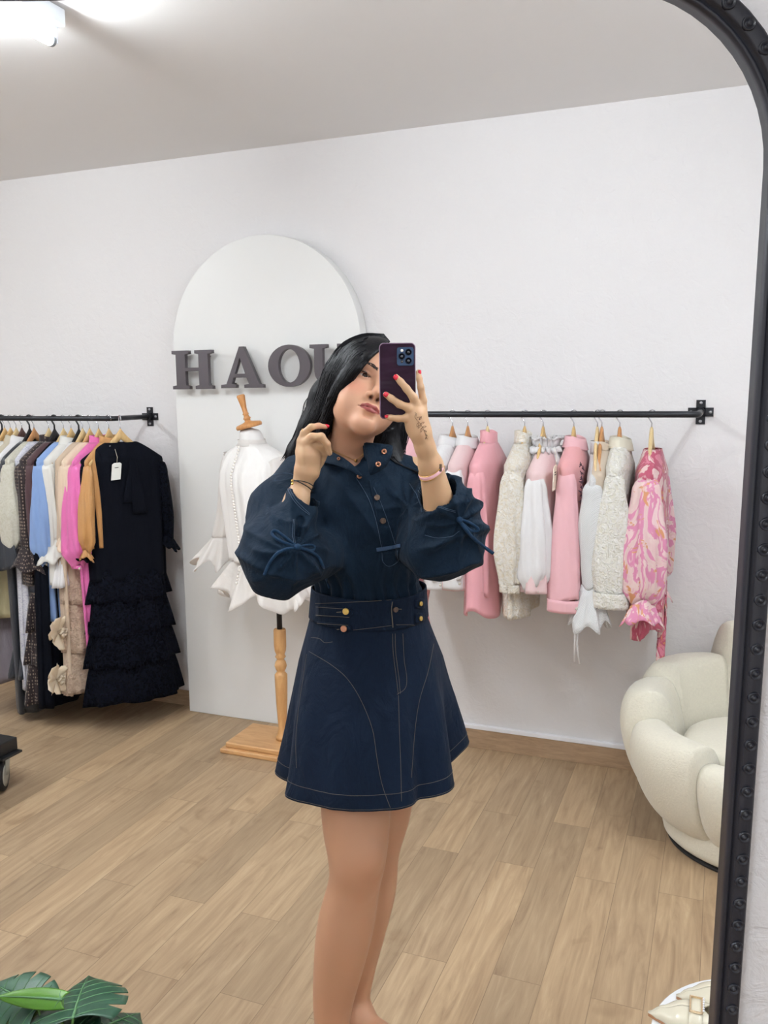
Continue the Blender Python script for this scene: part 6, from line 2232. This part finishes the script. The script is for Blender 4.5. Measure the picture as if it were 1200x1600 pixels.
for (xa, xb, yt, yb, dr, bx_, by_, m_) in ((496, 553, 946, 963, 3, 542, 954.5, BRASS), (491, 551, 971, 989, 3, 539, 981.5, COPPER)):
    sp = strip(WB, tab_rows(xa, xb, yt, yb, 0, dr), 0.0035, DENIMS, 'strap_tab', wb_o)
    straps.append(sp)
    c, n_ = facing(WB, bx_, by_)
    button(c + n_ * 0.0065, n_, 0.0070, m_, 'button', wb_o)
    bb = MB()
    drape(bb, WB, [(bx_ - 14, by_ + 1.5), (bx_ - 7, by_ + 1)], 0.0009, 0.0062)
    for e in (2.2,):
        drape(bb, WB, [(xa + 1, yt + e), (xb - 6, yt + e + dr)], r1, 0.0058)
        drape(bb, WB, [(xa + 1, yb - e), (xb - 6, yb - e + dr)], r1, 0.0058)
    bb.build('strap_stitching', THREAD, wb_o)
for (by_, t_) in ((943, 0), (966, 0)):
    strip(WB, [((x, by_ - 9 + abs(x - 654) * 0.3), (x, by_ + 9 - abs(x - 654) * 0.3)) for x in np.linspace(647, 661, 6)], 0.0035, DENIMS, 'strap_tab', wb_o)
    q = facing(WB, 653.5, by_)
    button(q[0] + q[1] * 0.0065, q[1], 0.0052, BRASS, 'button', wb_o)
q = facing(WB, 617, 952)
button(q[0] + q[1] * 0.004, q[1], 0.0058, BRONZE, 'button', wb_o)
bb = MB()
drape(bb, WB, [(612.5, 940), (611, 952), (612, 966), (613, 980)], 0.0011, 0.003)
drape(bb, WB, [(494, 943), (540, 941), (580, 939), (611, 937)], r1, 0.0026)
drape(bb, WB, [(552, 984), (580, 981), (611, 977)], r1, 0.0026)
drape(bb, WB, [(618, 976), (640, 976), (657, 979)], r1, 0.0026)
drape(bb, WB, [(617, 951), (626, 951.5)], 0.0009, 0.004)
bb.build('topstitching', THREAD, wb_o)

# ------------------------------------------------------------------ shirt details: placket, collar, snaps, ties
b = MB()
drape(b, TB, [(556, 746), (572, 772), (582, 795), (590, 825), (597, 858)], 0.00055, 0.0009)
drape(b, TB, [(584, 762), (596, 788), (606, 815), (618, 850)], 0.00055, 0.0009)
drape(b, TB, [(428, 742), (450, 740), (470, 748)], 0.00055, 0.0009)
drape(b, TB, [(640, 756), (652, 775), (660, 800)], 0.00055, 0.0009)
b.build('topstitching', THREADB, shirt)
strip(TB, [((588 + u * 38, 856 - u * 6), (588.6 + u * 38, 861.5 - u * 6)) for u in np.linspace(0, 1, 9)], 0.0018, DENIMIN, 'placket_bar', shirt, 0.002)
strip(TB, [((596 + 28 * u, 863 - 4 * u), (597 + 26 * u, 878 - 2 * u + 8 * math.sin(PI * u))) for u in np.linspace(0, 1, 9)], 0.0014, DENIM, 'placket_tab', shirt, 0.002)
b = MB()
drape(b, TB, [(597, 863), (598, 877), (608, 884), (622, 875), (623, 860)], 0.00055, 0.0032)
b.build('tab_stitching', THREADB, shirt)
# placket fold: narrow raised edge
b = MB()
drape(b, TB, [(577, 750), (583, 780), (590, 815), (598, 856)], 0.0013, 0.0004, 6)
b.build('placket_edge', DENIM, shirt)
for (px, py, r, m_) in ((589, 778, 0.0062, BRONZE), (598, 814, 0.0062, BRONZE)):
    q = facing(TB, px, py)
    button(q[0] + q[1] * 0.002, q[1], r, m_, 'snap_button', shirt)
def eyelet(c, n_, r=0.0056):
    MB().lathe([(r * 0.42, 0.0004), (r * 0.5, 0.0018), (r * 0.78, 0.0024), (r, 0.0014), (r, -0.0005)], tuple(c), 20, axis=tuple(n_)).build('snap_ring', COPPER, shirt)
    MB().lathe([(0.0001, 0.0010), (r * 0.42, 0.0006)], tuple(c), 12, axis=tuple(n_)).build('snap_centre', BRONZE, shirt)
q = facing(TB, 561.5, 744.5)
eyelet(q[0] + q[1] * 0.001, q[1])
# collar: standing right flap and left band, both wrapping the neck
def sheet(P, mat, name, solid=0.0035):
    return MB().grid(P).build(name, mat, shirt, solid=solid, sub=1)
def surf(rows_px):
    return [[P2(*p) for p in row] for row in rows_px]
flapR = sheet(surf([
    [(577, 745, -0.098), (575, 731, -0.096), (573, 716, -0.085), (569, 701, -0.065), (566, 690, -0.045)],
    [(583, 742, -0.102), (582, 729, -0.102), (581, 715, -0.094), (579, 701, -0.080), (577, 691, -0.062)],
    [(591, 738, -0.100), (592, 727, -0.104), (592, 714, -0.098), (592, 702, -0.088), (592, 692, -0.074)],
    [(600, 733, -0.090), (603, 723, -0.096), (605, 712, -0.094), (605, 703, -0.088), (605, 694, -0.078)],
    [(605, 728, -0.080), (609, 719, -0.086), (613, 709, -0.086), (614.5, 702, -0.082), (615, 695, -0.074)]]), DENIM, 'collar_flap')
sheet(surf([
    [(566, 691, -0.045), (567, 704, -0.05), (569, 722, -0.05)],
    [(574, 684, -0.01), (576, 700, -0.01), (580, 725, -0.01)],
    [(584, 682, 0.03), (588, 700, 0.035), (596, 722, 0.04)],
    [(570, 680, 0.07), (575, 700, 0.08), (580, 722, 0.09)],
    [(540, 680, 0.085), (540, 700, 0.095), (540, 722, 0.10)],
    [(514, 688, 0.06), (508, 702, 0.07), (500, 720, 0.08)],
    [(505, 696, 0.02), (500, 708, 0.025), (492, 722, 0.03)],
    [(506, 700, -0.025), (503, 710, -0.03), (498, 722, -0.03)],
    [(520, 706, -0.055), (520, 714, -0.065), (518, 726, -0.07)],
    [(536, 714, -0.070), (539, 722, -0.080), (541, 733, -0.086)],
    [(550, 724, -0.082), (553, 731, -0.090), (557, 742, -0.096)],
    [(560, 735, -0.090), (564, 740, -0.096), (570, 748, -0.100)]]), DENIM, 'collar_band')
for (px, py, y) in ((600, 705.5, -0.094), (591, 725.5, -0.107)):
    c = P2(px, py, y)
    n_ = towards(c) + np.array([0.25, 0, 0.1])
    eyelet(c, n_ / np.linalg.norm(n_))
c = P2(529, 716.5, -0.072)
eyelet(c, towards(c), 0.0035)
# edges of the cuffs
b = MB()
for dx in (0, 2.2):
    drape(b, TB, [(452 - dx, 762 + dx), (460 - dx, 778 + dx), (470, 790 + 2 * dx), (484, 803 + dx)], 0.00055, 0.001)
    drape(b, TB, [(655 - dx, 762 + dx), (662, 776 + dx), (676, 787 + dx), (692, 793 + dx), (712, 798 + dx)], 0.00055, 0.001)
    drape(b, TB, [(460 - dx, 812), (459 - dx, 832), (461 - dx, 850)], 0.00055, 0.001)
drape(b, TB, [(664, 836), (685, 841), (705, 838), (718, 830)], 0.00055, 0.001)
b.build('cuff_stitching', THREADB, shirt)
def cord(pts, r, name='tie'):
    P = [P2(*p) for p in pts]
    Q_ = [2 * P[0] - P[1]] + P + [2 * P[-1] - P[-2]]
    out = []
    for i in range(len(Q_) - 3):
        p0, p1, p2, p3 = Q_[i:i + 4]
        for t in np.linspace(0, 1, 8, endpoint=False):
            out.append(0.5 * ((2 * p1) + (-p0 + p2) * t + (2 * p0 - 5 * p1 + 4 * p2 - p3) * t * t + (-p0 + 3 * p1 - 3 * p2 + p3) * t ** 3))
    out.append(Q_[-2])
    return out
def front(bvh, px, py, k=0.004):
    q = cast(bvh, px, py, k)
    return (px, py, q[1] if q is not None else -0.2)
TIEM = mat_denim('denim_tie', srgb(16, 38, 60), srgb(28, 54, 80))
b = MB()
b.tube(cord([front(TB, 464, 855), front(TB, 450, 850), front(TB, 434, 843), front(TB, 425, 834), front(TB, 430, 829), front(TB, 444, 838), front(TB, 463, 853)], 0), 0.0030, 8)
b.tube(cord([front(TB, 466, 855), front(TB, 478, 852), front(TB, 490, 853), front(TB, 488, 860), front(TB, 467, 857)], 0), 0.0028, 8)
b.tube(cord([front(TB, 464, 856), front(TB, 448, 858), front(TB, 432, 866), front(TB, 420, 882), front(TB, 413, 899, 0.006)], 0), 0.0032, 8)
b.tube(cord([front(TB, 466, 856), front(TB, 482, 860), front(TB, 497, 870), front(TB, 505, 886), front(TB, 510, 904), front(TB, 515, 919, 0.006)], 0), 0.0032, 8)
b.lathe([(0.0005, -0.007), (0.0055, -0.005), (0.007, 0), (0.0055, 0.005), (0.0005, 0.007)], tuple(P2(465, 855, front(TB, 465, 855)[2] - 0.003)), 12, axis=(1, 0, 0.1))
b.build('sleeve_tie', TIEM, shirt)
b = MB()
b.tube(cord([front(TB, 718, 812), front(TB, 730, 815), (744, 823, front(TB, 738, 820)[2] - 0.004), (747, 829, front(TB, 738, 826)[2] - 0.004), front(TB, 736, 829), front(TB, 722, 818)], 0), 0.0028, 8)
b.tube(cord([front(TB, 718, 814), front(TB, 730, 830), front(TB, 742, 843), (757, 855, front(TB, 744, 846)[2] + 0.02), (771, 865, front(TB, 744, 846)[2] + 0.02)], 0), 0.0034, 8)
b.lathe([(0.0005, -0.006), (0.005, -0.004), (0.006, 0), (0.005, 0.004), (0.0005, 0.006)], tuple(P2(718, 812, front(TB, 718, 812)[2] - 0.002)), 12, axis=(0, 0, 1))
b.build('sleeve_tie', TIEM, shirt)

# ------------------------------------------------------------------ jewellery and tattoo
GOLDC = plain('fine_gold_chain', srgb(196, 156, 92), 0.3, metal=0.9)
b = MB()
drape(b, BV, [(517, 702), (530, 708), (543, 714), (555, 719), (562, 714), (569, 707)], 0.0006, 0.001)
nk = b.build('necklace', GOLDC, woman)
q = facing(BV, 555.5, 720)
MB().lathe([(0.0005, 0.0022), (0.003, 0.0012), (0.0036, 0), (0.003, -0.0012)], tuple(q[0] + q[1] * 0.002), 14, axis=tuple(q[1])).build('pendant', GOLDC, nk)
def bangle(c, ax, r, tr, flat, mat, name, parent=None, wz=1.0):
    ax = ax / np.linalg.norm(ax)
    u = np.cross(ax, [0, 1.0, 0])
    u /= np.linalg.norm(u)
    v = np.cross(ax, u)
    rows = []
    for k in range(40):
        a = 2 * PI * k / 40
        d = math.cos(a) * u + math.sin(a) * v
        rows.append([c + d * (r + tr * math.cos(bb_)) + ax * tr * flat * math.sin(bb_) for bb_ in np.linspace(0, 2 * PI, 9)[:-1]])
    return MB().grid(rows, closed_u=True, closed_v=True).build(name, mat, parent or woman)
axR = ER - WR
cR = P2(673.5, 735, -0.243)
br = bangle(cR, axR + np.array([0.06, 0, 0.02]), 0.0240, 0.0012, 3.6, plain('pink_enamel', srgb(232, 182, 192), 0.35), 'bracelet')
bangle(cR + axR / np.linalg.norm(axR) * 0.0045, axR + np.array([0.06, 0, 0.02]), 0.0242, 0.0010, 1.0, GOLDC, 'bracelet_rim', br)
bangle(cR - axR / np.linalg.norm(axR) * 0.0045, axR + np.array([0.06, 0, 0.02]), 0.0242, 0.0010, 1.0, GOLDC, 'bracelet_rim', br)
q = P2(687, 731, -0.262)
MB().box(q[0] - 0.005, q[0] + 0.004, q[1] - 0.002, q[1] + 0.003, q[2] - 0.007, q[2] + 0.007).build('clasp', BRONZE, br, smooth=False, bevel=0.001)
axL = EL - WL
cL = P2(472, 760, -0.132)
CORD = plain('black_cord', srgb(20, 22, 24), 0.6)
br = bangle(cL, axL + np.array([-0.05, 0, -0.03]), 0.0232, 0.0011, 1.0, CORD, 'cord_bracelet')
bangle(cL + np.array([0, 0, 0.002]), axL + np.array([0.02, 0, 0.00]), 0.0232, 0.0010, 1.0, CORD, 'cord', br)
for dz in (0, 0.006):
    q = P2(456, 756, -0.150) + np.array([0.001, 0, dz])
    MB().lathe([(0.0003, 0.0028), (0.002, 0.002), (0.0028, 0), (0.002, -0.002), (0.0003, -0.0028)], tuple(q), 12).build('gold_bead', BRASS, br)
bangle(P2(476.5, 674.5, -0.134), P2(486, 667.5, -0.138) - P2(474, 681, -0.133), 0.0076, 0.0006, 1.4, GOLDC, 'ring')
TAT = plain('henna_line', srgb(86, 56, 42), 0.6)
b = MB()
def tat(pts, r=0.00035):
    drape(b, BV, [(x / 8 + 580, y / 8 + 540) for x, y in pts], r, 0.00015, 4, 6)
tat([(560, 850), (545, 890), (570, 930), (610, 970), (640, 1020), (670, 1090), (700, 1170)])
tat([(545, 835), (565, 850), (560, 880)])
tat([(575, 900), (615, 890), (600, 930)])
for (x, y, dx, dy) in ((590, 960, -18, 60), (620, 980, 45, -25), (640, 1020, 50, -10), (630, 1030, -10, 55), (660, 1060, 35, 15), (600, 930, 30, -45), (680, 1110, 22, 20), (690, 1140, -15, 30), (615, 990, -30, 45)):
    tat([(x, y), (x + dx * .5 - dy * .18, y + dy * .5 + dx * .18), (x + dx, y + dy)])
    tat([(x, y), (x + dx * .5 + dy * .18, y + dy * .5 - dx * .18), (x + dx, y + dy)])
b.build('hand_tattoo', TAT, woman)

# ------------------------------------------------------------------ sandals
SAND = plain('beige_sandal_leather', srgb(198, 170, 134), 0.5)
for (ax_, ay_, dx, dy) in ((*P2(518, 1655, -0.065)[:2], 0.06, -0.135), (*P2(557, 1592, 0.0)[:2], 0.115, -0.095)):
    f_ = np.array([dx, dy]) / math.hypot(dx, dy)
    g_ = np.array([-f_[1], f_[0]])
    L0 = math.hypot(dx, dy)
    base = np.array([ax_, ay_]) - f_ * 0.055
    outl = []
    for u in np.linspace(0, 1, 15):
        outl.append((u, 0.026 + 0.014 * math.sin(PI * min(1, u * 0.9)) ** 1 * (0.5 + u)))
    Ltot = 0.055 + L0 * 1.62
    def fp(u, w_, z):
        p = base + f_ * u * Ltot + g_ * w_
        return (p[0], p[1], z)
    zt = lambda u: 0.026 - 0.012 * min(1, u * 1.3)
    rows = [[fp(u, s_ * hw_ * k_, z_ * zt(u)) for (s_, k_, z_) in ((-1, 1, 0), (-1, 1, 1), (0, 0, 1), (1, 1, 1), (1, 1, 0), (0, 0, 0))] for u, hw_ in outl]
    bs = MB().grid(rows, closed_v=True)
    bs.f.append(tuple(range(6)))
    bs.f.append(tuple(14 * 6 + k for k in range(6)))
    so = bs.build('sandal', SAND, woman, smooth=False)
    rows = []
    for e in (-0.006, 0.0, 0.006):
        rows.append([fp(0.66 + e / Ltot, 0.040 * math.cos(a), 0.022 + 0.034 * math.sin(a)) for a in np.linspace(0, PI, 13)])
    MB().grid(rows).build('strap', SAND, so, solid=0.002)

# ------------------------------------------------------------------ hair
HAIR = N('black_hair')
co = HAIR.coords(scale=(1, 1, 0.2))
HAIR.set(Base_Color=HAIR.mix(HAIR.noise(co, 60, 3), srgb(3, 3, 6), srgb(9, 9, 14)), Roughness=0.46)
HAIR.b.inputs['Specular IOR Level'].default_value = 0.16
HAIR.bump(HAIR.noise(HAIR.coords(scale=(1, 1, 0.06)), 320, 3), 0.35, 0.002)
HAIR = HAIR.m
HF = Field(np.arange(-0.22, 0.14, 0.0030), np.arange(-0.20, 0.22, 0.0034), np.arange(1.34, 1.68, 0.0030))
HF.ell(hd(0, 0.022, 0.038), np.array((0.083, 0.100, 0.093)) * HS, 0.02, HR)
HF.ell(hd(-0.004, -0.020, 0.045), np.array((0.074, 0.078, 0.070)) * HS, 0.02, HR)
HF.ell(hd(-0.030, -0.030, 0.020), np.array((0.046, 0.052, 0.055)) * HS, 0.02, HR)
HF.chain([hd(-0.062, 0.02, 0.03), P2(512, 622, 0.03), P2(492, 668, 0.035), P2(470, 708, 0.045), P2(452, 745, 0.07)], [0.036, 0.034, 0.030, 0.026, 0.018], 0.03)
HF.chain([hd(-0.056, -0.020, 0.030), P2(528, 604, -0.02), P2(509, 645, 0.0), P2(492, 690, 0.02), P2(476, 730, 0.03)], [0.020, 0.020, 0.018, 0.016, 0.010], 0.02)
HF.chain([hd(0.0, 0.06, -0.02), P2(560, 680, 0.085), P2(560, 740, 0.11)], [0.06, 0.055, 0.04], 0.03)
HF.chain([hd(0.055, 0.03, -0.01), P2(604, 655, 0.05), P2(604, 690, 0.04), P2(612, 722, 0.015), P2(632, 738, -0.012)], [0.036, 0.034, 0.030, 0.020, 0.009], 0.03)
HF.chain([P2(575, 562, -0.10), P2(557, 578, -0.104), P2(541, 598, -0.094), P2(528, 618, -0.076), P2(519, 642, -0.052), P2(509, 672, -0.03), P2(499, 705, -0.02)], [0.012, 0.014, 0.015, 0.015, 0.014, 0.013, 0.010], 0.015)
# clear the face: everything in front of the ears inside the hairline
gx, gy, gz = np.meshgrid(*HF.ax, indexing='ij')
Pg = np.stack([gx.ravel(), gy.ravel(), gz.ravel()], 1)
hpx = project(Pg)
hh = hx(Pg)
poly = np.array([(608, 533), (597, 546), (580, 561), (563, 579), (548, 599), (536, 614), (526, 628), (521, 645), (516, 664), (510, 700), (540, 745), (574, 742), (572, 700), (576, 680), (606, 670), (640, 660), (660, 600), (650, 560), (630, 535)], float)
def sdpoly(P, poly):
    d = np.full(len(P), 1e9)
    ins = np.zeros(len(P), bool)
    n_ = len(poly)
    for i in range(n_):
        a, b_ = poly[i], poly[(i + 1) % n_]
        e = b_ - a
        w_ = P - a
        t = np.clip((w_ @ e) / (e @ e), 0, 1)
        d = np.minimum(d, np.linalg.norm(w_ - t[:, None] * e, axis=1))
        c = (a[1] > P[:, 1]) != (b_[1] > P[:, 1])
        xint = (b_[0] - a[0]) * (P[:, 1] - a[1]) / np.where(b_[1] - a[1] == 0, 1e-9, b_[1] - a[1]) + a[0]
        ins ^= c & (P[:, 0] < xint)
    return np.where(ins, -d, d)
sd = sdpoly(hpx, poly) * 0.0013
depth = Pg[:, 1] - (HC[1] + 0.035)
cut = np.maximum(sd, depth)          # negative inside the removed block
f = HF.f.ravel()
k_ = 0.006
dneg = -cut
h_ = np.maximum(k_ - np.abs(f - dneg), 0) / k_
HF.f = (np.maximum(f, dneg) + h_ * h_ * k_ * 0.25).reshape(HF.f.shape).astype(np.float32)
HV, HQ = HF.mesh()
lab = np.arange(len(HV))
for _ in range(600):
    m_ = lab[HQ].min(1)
    new = lab.copy()
    for i in range(4):
        np.minimum.at(new, HQ[:, i], m_)
    new = new[new]
    if (new == lab).all():
        break
    lab = new
u_, cnt_ = np.unique(lab, return_counts=True)
keep = lab == u_[cnt_.argmax()]
HQ = HQ[keep[HQ].all(1)]
remap = np.cumsum(keep) - 1
HV, HQ = HV[keep], remap[HQ]
HV = smooth(HV, HQ, 2, 0.5)
hair = np_mesh('hair', HV, HQ, HAIR, woman)
HB = BVHTree.FromPolygons([tuple(v) for v in HV], [tuple(int(i) for i in q) for q in HQ])
rg = random.Random(9)
GA = [(609, 533), (597, 550), (575, 568), (553, 594), (535, 619), (521, 650), (509, 680), (494, 712), (478, 745)]
GB = [(600, 522), (566, 523), (531, 541), (507, 580), (494, 622), (476, 662), (457, 700), (446, 728), (436, 752)]
sb = MB()
for k in range(260):
    u = rg.random() ** 0.9
    wob = rg.uniform(-1, 1)
    end = rg.randint(6, 8)
    pts = []
    last = None
    for i in range(end + 1):
        a, b_ = GA[i], GB[i]
        uu = min(1.03, max(-0.02, u + wob * 0.05 * math.sin(i * 0.9 + k)))
        px, py = a[0] + (b_[0] - a[0]) * uu, a[1] + (b_[1] - a[1]) * uu
        pts.append((px, py))
    run = []
    for p in curve_px(pts, 4):
        q = cast(HB, p[0], p[1], rg.uniform(0.0004, 0.0022))
        if q is None or q[1] > 0.12:
            q = PX(p[0], p[1], last[1] if last is not None else 0.0)
        if last is not None and abs(q[1] - last[1]) > 0.03:
            q = PX(p[0], p[1], last[1] + math.copysign(0.012, q[1] - last[1]))
        last = q
        run.append(q)
    n_ = len(run)
    sb.tube(run, [0.0013 * math.sin(PI * min(1, (i + 1.5) / (n_ + 1))) ** 0.5 + 0.0001 for i in range(n_)], 5)
# right side fall behind the collar
for k in range(90):
    u = rg.random()
    x0 = lerp(600, 640, u)
    pts = [(x0, 655 + 4 * rg.random()), (x0 + 2 * rg.uniform(-1, 1) - 2, 680), (lerp(590, 634, u), 700), (lerp(592, 632, u) + 3 * rg.random(), lerp(718, 705, u) + 8 * rg.random())]
    y0 = lerp(0.0, 0.03, u)
    run = [PX(p[0], p[1], y0 - 0.01 * i / 16) for i, p in enumerate(curve_px(pts, 5))]
    n_ = len(run)
    sb.tube(run, [0.0011 * (1 - i / n_) ** 0.5 + 0.0001 for i in range(n_)], 5)
for k in range(26):   # ends lying on the shoulder
    u = rg.random()
    pts = [(lerp(606, 616, u), 715), (lerp(618, 628, u), 724 + 3 * u), (638 + 6 * u, 732 + 4 * u), (655 + 10 * rg.random(), 741 + 4 * rg.random())]
    run = []
    for p in curve_px(pts, 5):
        q = cast(TB, p[0], p[1], 0.002)
        run.append(q if q is not None else (PX(p[0], p[1], run[-1][1] if run else 0.0)))
    n_ = len(run)
    sb.tube(run, [0.0011 * (1 - i / n_) ** 0.6 + 0.0001 for i in range(n_)], 5)
# loose flyaways on the left
for k in range(14):
    u = rg.random()
    pts = [(512 - 4 * u, 575 + 20 * u), (486 - 8 * u, 615 + 10 * u), (480 - 10 * u, 650), (462 - 8 * u, 690), (448 - 10 * rg.random(), 720)]
    run = [PX(p[0], p[1], 0.03) for p in curve_px(pts, 6)]
    n_ = len(run)
    sb.tube(run, [0.00045] * (n_ - 1) + [0.0001], 4)
sb.build('hair_strands', HAIR, hair)
